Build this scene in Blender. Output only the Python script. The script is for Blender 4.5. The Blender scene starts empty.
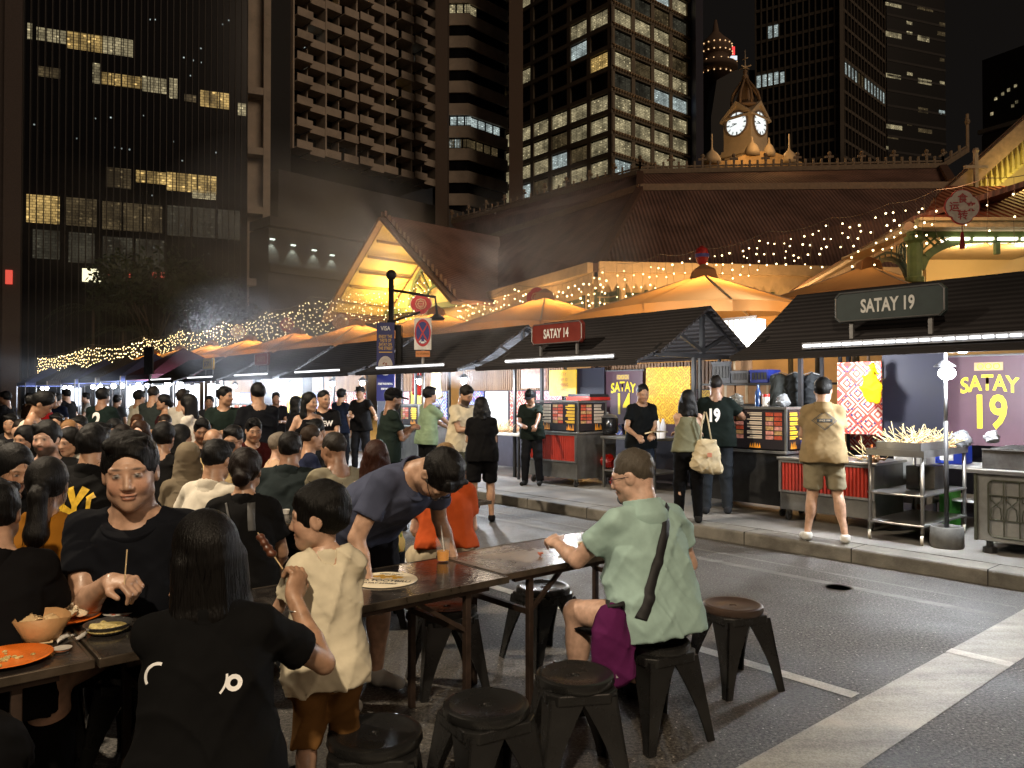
import bpy, bmesh, math, random
import numpy as np
from mathutils import Vector, Matrix
from mathutils.bvhtree import BVHTree
random.seed(7); np.random.seed(7)
R = math.radians
scn = bpy.context.scene
COL = scn.collection
# ---------------------------------------------------------------- camera maths
FPX, HC, PITCH, Y0 = 769.0, 1.65, R(0.82), 384.0
def ray(px, py):
    x = (px-512)/FPX; y = (Y0-py)/FPX
    return Vector((x, math.cos(PITCH)-y*math.sin(PITCH), math.sin(PITCH)+y*math.cos(PITCH)))
def G(px, py, z=0.0):
    r = ray(px, py); k = (z-HC)/r.z
    return Vector((r.x*k, r.y*k, z))
def D(px, py, d):
    r = ray(px, py); k = d/r.y
    return Vector((r.x*k, d, HC+r.z*k))
TH = R(40.5)
VV = Vector((math.cos(TH), math.sin(TH), 0)); UU = Vector((-math.sin(TH), math.cos(TH), 0))
def W(t, s, z=0.0):
    return VV*t + UU*s + Vector((0, 0, z))
def TS(p): return (p.dot(VV), p.dot(UU), p.z)
def SX(px, t):      # s of the point on the line t = const seen at column px
    xr = (px-512)/FPX; d = t/(math.sin(TH)+math.cos(TH)*xr)
    return d*(math.cos(TH)-math.sin(TH)*xr)
# ---------------------------------------------------------------- tags
def tag(o, label=None, cat=None, group=None, kind=None):
    if label: o['label'] = label
    if cat: o['category'] = cat
    if group: o['group'] = group
    if kind: o['kind'] = kind
    return o
def thing(name, label, cat, loc=(0, 0, 0), rz=0.0, group=None):
    o = bpy.data.objects.new(name, None); COL.objects.link(o)
    o.empty_display_size = .1
    o.location = loc; o.rotation_euler = (0, 0, rz)
    return tag(o, label, cat, group)
def sthing(name, label, cat, t, s, z=0.0, group=None, rz=0.0):
    return thing(name, label, cat, W(t, s, z), TH+rz, group)
def link(name, me, mat=None, parent=None, loc=None):
    o = bpy.data.objects.new(name, me); COL.objects.link(o)
    if mat is not None:
        me.materials.clear()
        for m in (mat if isinstance(mat, (list, tuple)) else [mat]): me.materials.append(m)
    if parent is not None: o.parent = parent
    if loc is not None: o.location = loc
    return o
def kids(o): return [c for c in bpy.data.objects if c.parent == o]
_kids = {}
def copy_tree(o, parent=None):
    c = o.copy(); COL.objects.link(c)
    if parent is not None: c.parent = parent
    for ch in kids(o): copy_tree(ch, c)
    return c
# ---------------------------------------------------------------- mesh builder
class MB:
    def __init__(s): s.v = []; s.f = []; s.m = []; s.mi = 0
    def add(s, vs, fs):
        b = len(s.v); s.v += [tuple(q) for q in vs]
        for f in fs: s.f.append([b+i for i in f]); s.m.append(s.mi)
    def box(s, c, d, R_=None, taper=None):
        hx, hy, hz = d[0]/2, d[1]/2, d[2]/2; vs = []
        for z in (-hz, hz):
            k = 1 if (taper is None or z < 0) else taper
            for x, y in ((-hx, -hy), (hx, -hy), (hx, hy), (-hx, hy)):
                p = Vector((x*k, y*k, z))
                if R_ is not None: p = R_ @ p
                vs.append(p+Vector(c))
        s.add(vs, [(0, 3, 2, 1), (4, 5, 6, 7), (0, 1, 5, 4), (1, 2, 6, 5), (2, 3, 7, 6), (3, 0, 4, 7)]); return s
    def b2(s, x0, x1, y0, y1, z0, z1):
        return s.box(((x0+x1)/2, (y0+y1)/2, (z0+z1)/2), (abs(x1-x0), abs(y1-y0), abs(z1-z0)))
    def beam(s, a, b, w, h=None, up=(0, 0, 1)):
        a = Vector(a); b = Vector(b); h = h or w; d = (b-a); L = d.length
        if L < 1e-6: return s
        d.normalize(); up = Vector(up)
        if abs(d.dot(up)) > .98: up = Vector((1, 0, 0))
        x = d.cross(up).normalized(); z = x.cross(d)
        M = Matrix((x, d, z)).transposed()
        return s.box((a+b)/2, (w, L, h), M)
    def tube(s, pts, r, n=8, caps=True):
        pts = [Vector(p) for p in pts]; rs = r if isinstance(r, (list, tuple)) else [r]*len(pts)
        rings = []; prev = None
        for i, p in enumerate(pts):
            d = (pts[min(i+1, len(pts)-1)]-pts[max(i-1, 0)])
            d = d.normalized() if d.length > 1e-9 else Vector((0, 0, 1))
            if prev is None:
                a = Vector((0, 0, 1)) if abs(d.z) < .9 else Vector((1, 0, 0))
                x = d.cross(a).normalized()
            else:
                x = (prev-d*prev.dot(d)); x = x.normalized() if x.length > 1e-6 else d.orthogonal().normalized()
            prev = x; y = d.cross(x)
            rings.append([p+(x*math.cos(2*math.pi*k/n)+y*math.sin(2*math.pi*k/n))*rs[i] for k in range(n)])
        vs = [q for g in rings for q in g]; fs = []
        for i in range(len(rings)-1):
            for k in range(n):
                k2 = (k+1) % n
                fs.append((i*n+k, i*n+k2, (i+1)*n+k2, (i+1)*n+k))
        if caps:
            fs.append(tuple(range(n))[::-1]); fs.append(tuple((len(rings)-1)*n+k for k in range(n)))
        s.add(vs, fs); return s
    def lathe(s, prof, c=(0, 0, 0), n=24, closed=False):
        c = Vector(c); vs = []; fs = []
        for r, z in prof:
            for k in range(n):
                a = 2*math.pi*k/n; vs.append(c+Vector((r*math.cos(a), r*math.sin(a), z)))
        m = len(prof)
        for i in range(m-1 if not closed else m):
            j = (i+1) % m
            for k in range(n):
                k2 = (k+1) % n; fs.append((i*n+k, i*n+k2, j*n+k2, j*n+k))
        if not closed:
            if prof[0][0] > 1e-5: fs.append(tuple(range(n))[::-1])
            if prof[-1][0] > 1e-5: fs.append(tuple((m-1)*n+k for k in range(n)))
        s.add(vs, fs); return s
    def prism(s, poly, z0, z1, M=None):
        n = len(poly); vs = [Vector((p[0], p[1], z0)) for p in poly]+[Vector((p[0], p[1], z1)) for p in poly]
        if M is not None: vs = [M @ v for v in vs]
        fs = [tuple(range(n))[::-1], tuple(range(n, 2*n))]+[(i, (i+1) % n, n+(i+1) % n, n+i) for i in range(n)]
        s.add(vs, fs); return s
    def slab(s, quad, th, nrm=None):
        q = [Vector(p) for p in quad]
        n = (q[1]-q[0]).cross(q[2]-q[0]).normalized() if nrm is None else Vector(nrm)
        k = len(q); vs = q+[p-n*th for p in q]
        s.add(vs, [tuple(range(k)), tuple(range(k, 2*k))[::-1]]+[(i, k+i, k+(i+1) % k, (i+1) % k) for i in range(k)]); return s
    def ball(s, c, r, n=8, sc=(1, 1, 1)):
        prof = []; c = Vector(c); vs = []; fs = []; m = max(3, n//2+1)
        vs.append(c+Vector((0, 0, -r*sc[2])))
        for i in range(1, m):
            a = math.pi*i/m
            for k in range(n):
                b = 2*math.pi*k/n
                vs.append(c+Vector((r*math.sin(a)*math.cos(b)*sc[0], r*math.sin(a)*math.sin(b)*sc[1], -r*math.cos(a)*sc[2])))
        vs.append(c+Vector((0, 0, r*sc[2]))); top = len(vs)-1
        for k in range(n):
            k2 = (k+1) % n; fs.append((0, 1+k2, 1+k)); fs.append((top, 1+(m-2)*n+k, 1+(m-2)*n+k2))
            for i in range(m-2): fs.append((1+i*n+k, 1+i*n+k2, 1+(i+1)*n+k2, 1+(i+1)*n+k))
        s.add(vs, fs); return s
    def mesh(s, name='m', smooth=False):
        me = bpy.data.meshes.new(name); me.from_pydata(s.v, [], s.f); me.update()
        if any(s.m): me.polygons.foreach_set('material_index', s.m)
        if smooth: me.polygons.foreach_set('use_smooth', [True]*len(me.polygons))
        return me
    def build(s, name, mat, parent=None, smooth=False, bevel=0.0, loc=None):
        me = s.mesh(name, smooth); o = link(name, me, mat, parent, loc)
        if bevel:
            m = o.modifiers.new('bevel', 'BEVEL'); m.width = bevel; m.segments = 2; m.limit_method = 'ANGLE'
            m.harden_normals = False
        return o
def _wb(s, name, mat, root, **k):
    L = root.location; s.v = [(a-L.x, b-L.y, c-L.z) for a, b, c in s.v]; return s.build(name, mat, root, **k)
MB.wb = _wb   # def wb(
def autosmooth(o, ang=40):
    me = o.data; bm = bmesh.new(); bm.from_mesh(me)
    for f in bm.faces: f.smooth = True
    for e in bm.edges:
        if len(e.link_faces) == 2 and e.calc_face_angle(0) > R(ang): e.smooth = False
    bm.to_mesh(me); bm.free(); return o
# ---------------------------------------------------------------- materials
_M = {}
def srgb(c):
    if isinstance(c, str):
        c = [int(c[i:i+2], 16)/255 for i in (0, 2, 4)]
        return tuple(((x/12.92) if x <= .04045 else ((x+.055)/1.055)**2.4) for x in c)
    return tuple(c)
def nmat(name):
    m = bpy.data.materials.new(name); m.use_nodes = True; nt = m.node_tree
    b = nt.nodes['Principled BSDF']; return m, nt, b
def N(nt, t, **kw):
    n = nt.nodes.new(t)
    for k, v in kw.items():
        if k in n.inputs: n.inputs[k].default_value = v
        else: setattr(n, k, v)
    return n
def mat(name, col, rough=.6, metal=0.0, var=.25, vscale=8.0, bump=.0, bscale=60.0, emit=None, es=0.0, spec=.5, coat=0.0, trans=0.0, stretch=None, dirt=0.0, alpha=1.0):
    if name in _M: return _M[name]
    m, nt, b = nmat(name); col = srgb(col); L = nt.links
    tc = N(nt, 'ShaderNodeTexCoord'); src = tc.outputs['Object']
    if stretch:
        mp = N(nt, 'ShaderNodeMapping'); mp.inputs['Scale'].default_value = stretch; L.new(src, mp.inputs['Vector']); src = mp.outputs['Vector']
    if var:
        nz = N(nt, 'ShaderNodeTexNoise', Scale=vscale, Detail=6.0, Roughness=.6); L.new(src, nz.inputs['Vector'])
        mr = N(nt, 'ShaderNodeMapRange'); mr.inputs[1].default_value = .3; mr.inputs[2].default_value = .7
        mr.inputs[3].default_value = 1-var; mr.inputs[4].default_value = 1+var*.6; L.new(nz.outputs['Fac'], mr.inputs[0])
        mx = N(nt, 'ShaderNodeVectorMath', operation='SCALE'); mx.inputs[0].default_value = col; L.new(mr.outputs[0], mx.inputs['Scale'])
        out = mx.outputs[0]
        if dirt:
            n2 = N(nt, 'ShaderNodeTexNoise', Scale=vscale*.35, Detail=8.0, Roughness=.7); L.new(src, n2.inputs['Vector'])
            m2 = N(nt, 'ShaderNodeMapRange'); m2.inputs[1].default_value = .5; m2.inputs[2].default_value = .68; m2.inputs[4].default_value = dirt; L.new(n2.outputs['Fac'], m2.inputs[0])
            mm = N(nt, 'ShaderNodeMix', data_type='RGBA'); L.new(m2.outputs[0], mm.inputs[0]); L.new(out, mm.inputs[6]); mm.inputs[7].default_value = (.03, .022, .015, 1); out = mm.outputs[2]
        L.new(out, b.inputs['Base Color'])
        rr = N(nt, 'ShaderNodeMapRange'); rr.inputs[3].default_value = max(.05, rough-.12); rr.inputs[4].default_value = min(1, rough+.12); L.new(nz.outputs['Fac'], rr.inputs[0]); L.new(rr.outputs[0], b.inputs['Roughness'])
    else:
        b.inputs['Base Color'].default_value = (*col, 1); b.inputs['Roughness'].default_value = rough
    b.inputs['Metallic'].default_value = metal
    b.inputs['Specular IOR Level'].default_value = spec
    if coat: b.inputs['Coat Weight'].default_value = coat; b.inputs['Coat Roughness'].default_value = .15
    if trans: b.inputs['Transmission Weight'].default_value = trans
    if alpha < 1: b.inputs['Alpha'].default_value = alpha
    if bump:
        bz = N(nt, 'ShaderNodeTexNoise', Scale=bscale, Detail=4.0); L.new(src, bz.inputs['Vector'])
        bp = N(nt, 'ShaderNodeBump', Strength=bump, Distance=.01); L.new(bz.outputs['Fac'], bp.inputs['Height']); L.new(bp.outputs[0], b.inputs['Normal'])
    if emit is not None:
        b.inputs['Emission Color'].default_value = (*srgb(emit), 1); b.inputs['Emission Strength'].default_value = es
        m.cycles.emission_sampling = 'NONE'
    _M[name] = m; return m
def emat(name, col, es, sampling='NONE'):
    if name in _M: return _M[name]
    m, nt, b = nmat(name); b.inputs['Base Color'].default_value = (.5, .5, .5, 1)
    b.inputs['Emission Color'].default_value = (*srgb(col), 1); b.inputs['Emission Strength'].default_value = es
    m.cycles.emission_sampling = sampling; _M[name] = m; return m
# ---------------------------------------------------------------- signed distance bodies
def V3(*a): return np.array(a, dtype=np.float64)
def unit(a): return a/max(1e-9, np.linalg.norm(a))
class Field:
    def __init__(s): s.p = []; s.post = []
    def cone(s, a, b, ra, rb, k=.03, cap=None, op='u', grow=0.0):
        s.p.append(('c', np.array(a, float), np.array(b, float), ra+grow, rb+grow, k, cap, op)); return s
    def ell(s, c, r, Rm=None, k=.03, op='u', cap=None):
        s.p.append(('e', np.array(c, float), np.array(r, float), Rm, 0, k, cap, op)); return s
    def plane(s, pt, n, k=0.0):     # keep the side where dot(p-pt,n) < 0
        s.p.append(('h', np.array(pt, float), unit(np.array(n, float)), 0, 0, k, None, 'i')); return s
    def bounds(s):
        lo = np.full(3, 1e9); hi = -lo
        for q in s.p:
            if q[7] != 'u': continue
            if q[0] == 'c':
                for c, r in ((q[1], q[3]), (q[2], q[4])): lo = np.minimum(lo, c-r); hi = np.maximum(hi, c+r)
            elif q[0] == 'e':
                r = np.full(3, q[2].max()) if q[3] is not None else q[2]
                lo = np.minimum(lo, q[1]-r); hi = np.maximum(hi, q[1]+r)
        return lo-.02, hi+.02
    def eval(s, lo, hi, vox):
        n = np.maximum(4, np.ceil((hi-lo)/vox).astype(int)+1)
        ax = [lo[i]+vox*np.arange(n[i]) for i in range(3)]
        f = np.full(n, .3)
        for ty, A, B, ra, rb, k, cap, op in s.p:
            if ty == 'h':
                d = (ax[0][:, None, None]-A[0])*B[0]+(ax[1][None, :, None]-A[1])*B[1]+(ax[2][None, None, :]-A[2])*B[2]
                f = np.maximum(f, d); continue
            m = k+2.5*vox
            if ty == 'c': l = np.minimum(A-ra, B-rb)-m; h = np.maximum(A+ra, B+rb)+m
            else:
                rr = B.max() if ra is not None else B; l = A-rr-m; h = A+rr+m
            i0 = np.clip(np.floor((l-lo)/vox).astype(int), 0, n); i1 = np.clip(np.ceil((h-lo)/vox).astype(int)+1, 0, n)
            if (i1 <= i0).any(): continue
            sl = tuple(slice(i0[i], i1[i]) for i in range(3))
            X = ax[0][sl[0]][:, None, None]; Y = ax[1][sl[1]][None, :, None]; Z = ax[2][sl[2]][None, None, :]
            if ty == 'c':
                AB = B-A; L2 = max(1e-9, AB @ AB)
                t = np.clip(((X-A[0])*AB[0]+(Y-A[1])*AB[1]+(Z-A[2])*AB[2])/L2, 0, 1)
                d = np.sqrt((X-A[0]-t*AB[0])**2+(Y-A[1]-t*AB[1])**2+(Z-A[2]-t*AB[2])**2)-(ra+(rb-ra)*t)
            else:
                x, y, z = X-A[0], Y-A[1], Z-A[2]
                if ra is not None:
                    M = ra.T; x, y, z = M[0, 0]*x+M[0, 1]*y+M[0, 2]*z, M[1, 0]*x+M[1, 1]*y+M[1, 2]*z, M[2, 0]*x+M[2, 1]*y+M[2, 2]*z
                q = np.sqrt((x/B[0])**2+(y/B[1])**2+(z/B[2])**2)
                g = np.sqrt((x/B[0]**2)**2+(y/B[1]**2)**2+(z/B[2]**2)**2)
                d = q*(q-1)/np.maximum(g, 1e-6)
            if cap is not None:
                for cp, cn in (cap if isinstance(cap, list) else [cap]):
                    d = np.maximum(d, (X-cp[0])*cn[0]+(Y-cp[1])*cn[1]+(Z-cp[2])*cn[2])
            a = f[sl]
            if op == 's':
                d = -d; h_ = np.maximum(k-np.abs(a-d), 0)/max(k, 1e-6); f[sl] = np.maximum(a, d)+h_*h_*k*.25
            else:
                h_ = np.maximum(k-np.abs(a-d), 0)/max(k, 1e-6); f[sl] = np.minimum(a, d)-h_*h_*k*.25
        for fn in s.post: f = fn(f, ax[0][:, None, None], ax[1][None, :, None], ax[2][None, None, :])
        for i in range(3):
            sl = [slice(None)]*3; sl[i] = 0; f[tuple(sl)] = np.maximum(f[tuple(sl)], .001); sl[i] = -1; f[tuple(sl)] = np.maximum(f[tuple(sl)], .001)
        return f
    def surf(s, vox, lo=None, hi=None):
        l, h = s.bounds()
        lo = l if lo is None else np.array(lo, float); hi = h if hi is None else np.array(hi, float)
        return nets(s.eval(lo, hi, vox), lo, vox)
def nets(f, lo, vox):
    neg = f < 0
    n = np.array(f.shape)
    c = np.zeros(n-1, np.uint8)
    for dx in (0, 1):
        for dy in (0, 1):
            for dz in (0, 1): c += neg[dx:n[0]-1+dx, dy:n[1]-1+dy, dz:n[2]-1+dz]
    act = (c > 0) & (c < 8); idx = np.full(act.shape, -1, np.int64); ii = np.argwhere(act); idx[act] = np.arange(len(ii))
    if len(ii) == 0: return np.zeros((0, 3)), np.zeros((0, 4), int)
    acc = np.zeros((len(ii), 3)); cnt = np.zeros(len(ii))
    off = np.array([(a, b, d) for a in (0, 1) for b in (0, 1) for d in (0, 1)])
    vals = {tuple(o): f[ii[:, 0]+o[0], ii[:, 1]+o[1], ii[:, 2]+o[2]] for o in off}
    for o in off:
        for a in range(3):
            if o[a] == 0:
                o2 = o.copy(); o2[a] = 1; va = vals[tuple(o)]; vb = vals[tuple(o2)]
                m = (va < 0) != (vb < 0); t = np.where(m, va/np.where(m, va-vb, 1), 0)
                p = np.repeat(o[None].astype(float), len(ii), 0); p[:, a] += t
                acc[m] += p[m]; cnt[m] += 1
    v = lo+vox*(ii+acc/cnt[:, None])
    quads = []
    for a in range(3):
        b, d = (a+1) % 3, (a+2) % 3
        s0 = [slice(1, -1)]*3; s0[a] = slice(0, -1); s1 = [slice(1, -1)]*3; s1[a] = slice(1, None)
        A = neg[tuple(s0)]; B = neg[tuple(s1)]; e = np.argwhere(A != B)
        if len(e) == 0: continue
        base = e.copy(); base[:, b] += 1; base[:, d] += 1
        def cell(db, dd):
            q = base.copy(); q[:, b] -= db; q[:, d] -= dd; return idx[q[:, 0], q[:, 1], q[:, 2]]
        Q = np.stack([cell(1, 1), cell(0, 1), cell(0, 0), cell(1, 0)], 1)
        inside = A[tuple(e.T)]
        Q[~inside] = Q[~inside][:, ::-1]; quads.append(Q)
    Q = np.concatenate(quads); Q = Q[(Q >= 0).all(1)]
    return v, Q
def qmesh(name, parts, cols=None):
    V = []; F = []; b = 0
    for v, q in parts: V.append(v); F.append(q+b); b += len(v)
    V = np.concatenate(V); F = np.concatenate(F)
    me = bpy.data.meshes.new(name); me.vertices.add(len(V)); me.vertices.foreach_set('co', V.astype(np.float32).ravel())
    me.loops.add(len(F)*4); me.loops.foreach_set('vertex_index', F.astype(np.int32).ravel())
    me.polygons.add(len(F)); me.polygons.foreach_set('loop_start', np.arange(0, len(F)*4, 4, dtype=np.int32))
    me.polygons.foreach_set('use_smooth', np.ones(len(F), bool))
    me.update(calc_edges=True)
    if cols is not None:
        a = me.color_attributes.new('tint', 'FLOAT_COLOR', 'POINT'); c = np.ones((len(V), 4), np.float32); c[:, :3] = cols(V); a.data.foreach_set('color', c.ravel())
    return me
def folds(amp, freq, seed, axis=None):
    rs = np.random.RandomState(seed); ph = rs.uniform(0, 6.3, 16); ds = []
    for i in range(4):
        a = np.array([rs.uniform(-1, 1), rs.uniform(-1, 1), rs.uniform(.5, 1.6)*rs.choice([-1, 1])]); ds.append(a/np.linalg.norm(a))
    def fn(f, X, Y, Z):
        d = 0; k = freq*.5
        wx = .9*np.sin(5.1*X+3*Z+ph[0])+.8*np.sin(6.3*Y-4*Z+ph[1])+.5*np.sin(11*X-9*Y+ph[2])
        for i, a in enumerate(ds):
            fr = k*(1+.45*i); r = 1-np.abs(np.sin(fr*(a[0]*X+a[1]*Y+a[2]*Z)+2.2*wx+ph[i+3])); r = r**3*1.25
            m = .5+.5*np.sin(7*X+ph[i+7])*np.sin(8*Z+ph[i+11]+2*Y)
            d = d+r*m*(1.3-.25*i)
        return f-amp*1.5*(d-.7)
    return fn
# ================================================================ people
def skin_mat():
    if 'skin' in _M: return _M['skin']
    m, nt, b = nmat('skin'); L = nt.links
    at = N(nt, 'ShaderNodeAttribute'); at.attribute_name = 'tint'
    tc = N(nt, 'ShaderNodeTexCoord'); nz = N(nt, 'ShaderNodeTexNoise', Scale=28.0, Detail=5.0); L.new(tc.outputs['Object'], nz.inputs['Vector'])
    mr = N(nt, 'ShaderNodeMapRange'); mr.inputs[1].default_value = .3; mr.inputs[2].default_value = .7; mr.inputs[3].default_value = .78; mr.inputs[4].default_value = 1.16; L.new(nz.outputs['Fac'], mr.inputs[0])
    sc = N(nt, 'ShaderNodeVectorMath', operation='SCALE'); L.new(at.outputs['Color'], sc.inputs[0]); L.new(mr.outputs[0], sc.inputs['Scale']); L.new(sc.outputs[0], b.inputs['Base Color'])
    b.inputs['Specular IOR Level'].default_value = .5
    rr = N(nt, 'ShaderNodeMapRange'); rr.inputs[1].default_value = .35; rr.inputs[2].default_value = .65; rr.inputs[3].default_value = .30; rr.inputs[4].default_value = .58; L.new(nz.outputs['Fac'], rr.inputs[0]); L.new(rr.outputs[0], b.inputs['Roughness'])
    b.inputs['Subsurface Weight'].default_value = .0
    bz = N(nt, 'ShaderNodeTexNoise', Scale=220.0, Detail=3.0); L.new(tc.outputs['Object'], bz.inputs['Vector'])
    bp = N(nt, 'ShaderNodeBump', Strength=.12, Distance=.004); L.new(bz.outputs['Fac'], bp.inputs['Height']); L.new(bp.outputs[0], b.inputs['Normal'])
    _M['skin'] = m; return m
def cloth_mat(col, pattern=None):
    key = 'cloth_'+str(col)+str(pattern)
    if key in _M: return _M[key]
    m, nt, b = nmat('cloth'); L = nt.links; c = srgb(col)
    tc = N(nt, 'ShaderNodeTexCoord'); src = tc.outputs['Object']
    nz = N(nt, 'ShaderNodeTexNoise', Scale=9.0, Detail=5.0); L.new(src, nz.inputs['Vector'])
    mr = N(nt, 'ShaderNodeMapRange'); mr.inputs[1].default_value = .3; mr.inputs[2].default_value = .7; mr.inputs[3].default_value = .8; mr.inputs[4].default_value = 1.1; L.new(nz.outputs['Fac'], mr.inputs[0])
    sc = N(nt, 'ShaderNodeVectorMath', operation='SCALE'); sc.inputs[0].default_value = c; L.new(mr.outputs[0], sc.inputs['Scale']); out = sc.outputs[0]
    if pattern:
        vz = N(nt, 'ShaderNodeTexVoronoi', Scale=22.0); L.new(src, vz.inputs['Vector']); st = N(nt, 'ShaderNodeMapRange'); st.inputs[1].default_value = .35; st.inputs[2].default_value = .45; L.new(vz.outputs['Distance'], st.inputs[0])
        mm = N(nt, 'ShaderNodeMix', data_type='RGBA'); L.new(st.outputs[0], mm.inputs[0]); mm.inputs[6].default_value = (*srgb(pattern), 1); L.new(out, mm.inputs[7]); out = mm.outputs[2]
    L.new(out, b.inputs['Base Color']); b.inputs['Roughness'].default_value = .9; b.inputs['Specular IOR Level'].default_value = .12
    b.inputs['Sheen Weight'].default_value = .0
    bz = N(nt, 'ShaderNodeTexNoise', Scale=5.0, Detail=5.0, Distortion=.8, noise_type='RIDGED_MULTIFRACTAL'); L.new(src, bz.inputs['Vector'])
    bp = N(nt, 'ShaderNodeBump', Strength=.9, Distance=.03); L.new(bz.outputs['Fac'], bp.inputs['Height'])
    b2 = N(nt, 'ShaderNodeTexNoise', Scale=400.0); L.new(src, b2.inputs['Vector']); bq = N(nt, 'ShaderNodeBump', Strength=.15, Distance=.002); L.new(b2.outputs['Fac'], bq.inputs['Height']); L.new(bp.outputs[0], bq.inputs['Normal']); L.new(bq.outputs[0], b.inputs['Normal'])
    _M[key] = m; return m
def hair_mat(col):
    key = 'hair_'+str(col)
    if key in _M: return _M[key]
    m, nt, b = nmat('hair'); L = nt.links; c = srgb(col)
    tc = N(nt, 'ShaderNodeTexCoord'); mp = N(nt, 'ShaderNodeMapping'); mp.inputs['Scale'].default_value = (1, 1, .06); L.new(tc.outputs['Object'], mp.inputs['Vector'])
    nz = N(nt, 'ShaderNodeTexNoise', Scale=260.0, Detail=4.0, Distortion=.3); L.new(mp.outputs[0], nz.inputs['Vector'])
    mr = N(nt, 'ShaderNodeMapRange'); mr.inputs[3].default_value = .4; mr.inputs[4].default_value = 1.7; L.new(nz.outputs['Fac'], mr.inputs[0])
    sc = N(nt, 'ShaderNodeVectorMath', operation='SCALE'); sc.inputs[0].default_value = c; L.new(mr.outputs[0], sc.inputs['Scale']); L.new(sc.outputs[0], b.inputs['Base Color'])
    b.inputs['Roughness'].default_value = .5; b.inputs['Specular IOR Level'].default_value = .2
    bp = N(nt, 'ShaderNodeBump', Strength=.7, Distance=.006); L.new(nz.outputs['Fac'], bp.inputs['Height']); L.new(bp.outputs[0], b.inputs['Normal'])
    _M[key] = m; return m
def rotm(yaw=0, pitch=0, roll=0):   # yaw: turn to the figure's left (+), pitch: nod down (+), roll: tilt to its right (+)
    cy, sy = math.cos(R(yaw)), math.sin(R(yaw)); cp, sp = math.cos(R(-pitch)), math.sin(R(-pitch)); cr, sr = math.cos(R(roll)), math.sin(R(roll))
    Z = np.array([[cy, -sy, 0], [sy, cy, 0], [0, 0, 1]]); X = np.array([[1, 0, 0], [0, cp, -sp], [0, sp, cp]]); Y = np.array([[cr, 0, sr], [0, 1, 0], [-sr, 0, cr]])
    return Z @ X @ Y
def ik(S, T, l1, l2, pole):
    d = T-S; L = np.linalg.norm(d); L = min(L, (l1+l2)*.995); u = unit(d); T = S+u*L
    a = (l1*l1-l2*l2+L*L)/(2*L); h = math.sqrt(max(0, l1*l1-a*a)); p = pole-u*(pole @ u); p = unit(p)
    return S+u*a+p*h, T
SKINS = {'a': (.47, .29, .20), 'b': (.37, .215, .135), 'c': (.24, .13, .08), 'd': (.12, .06, .035), 'p': (.56, .36, .27)}
PEOPLE = []
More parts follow.
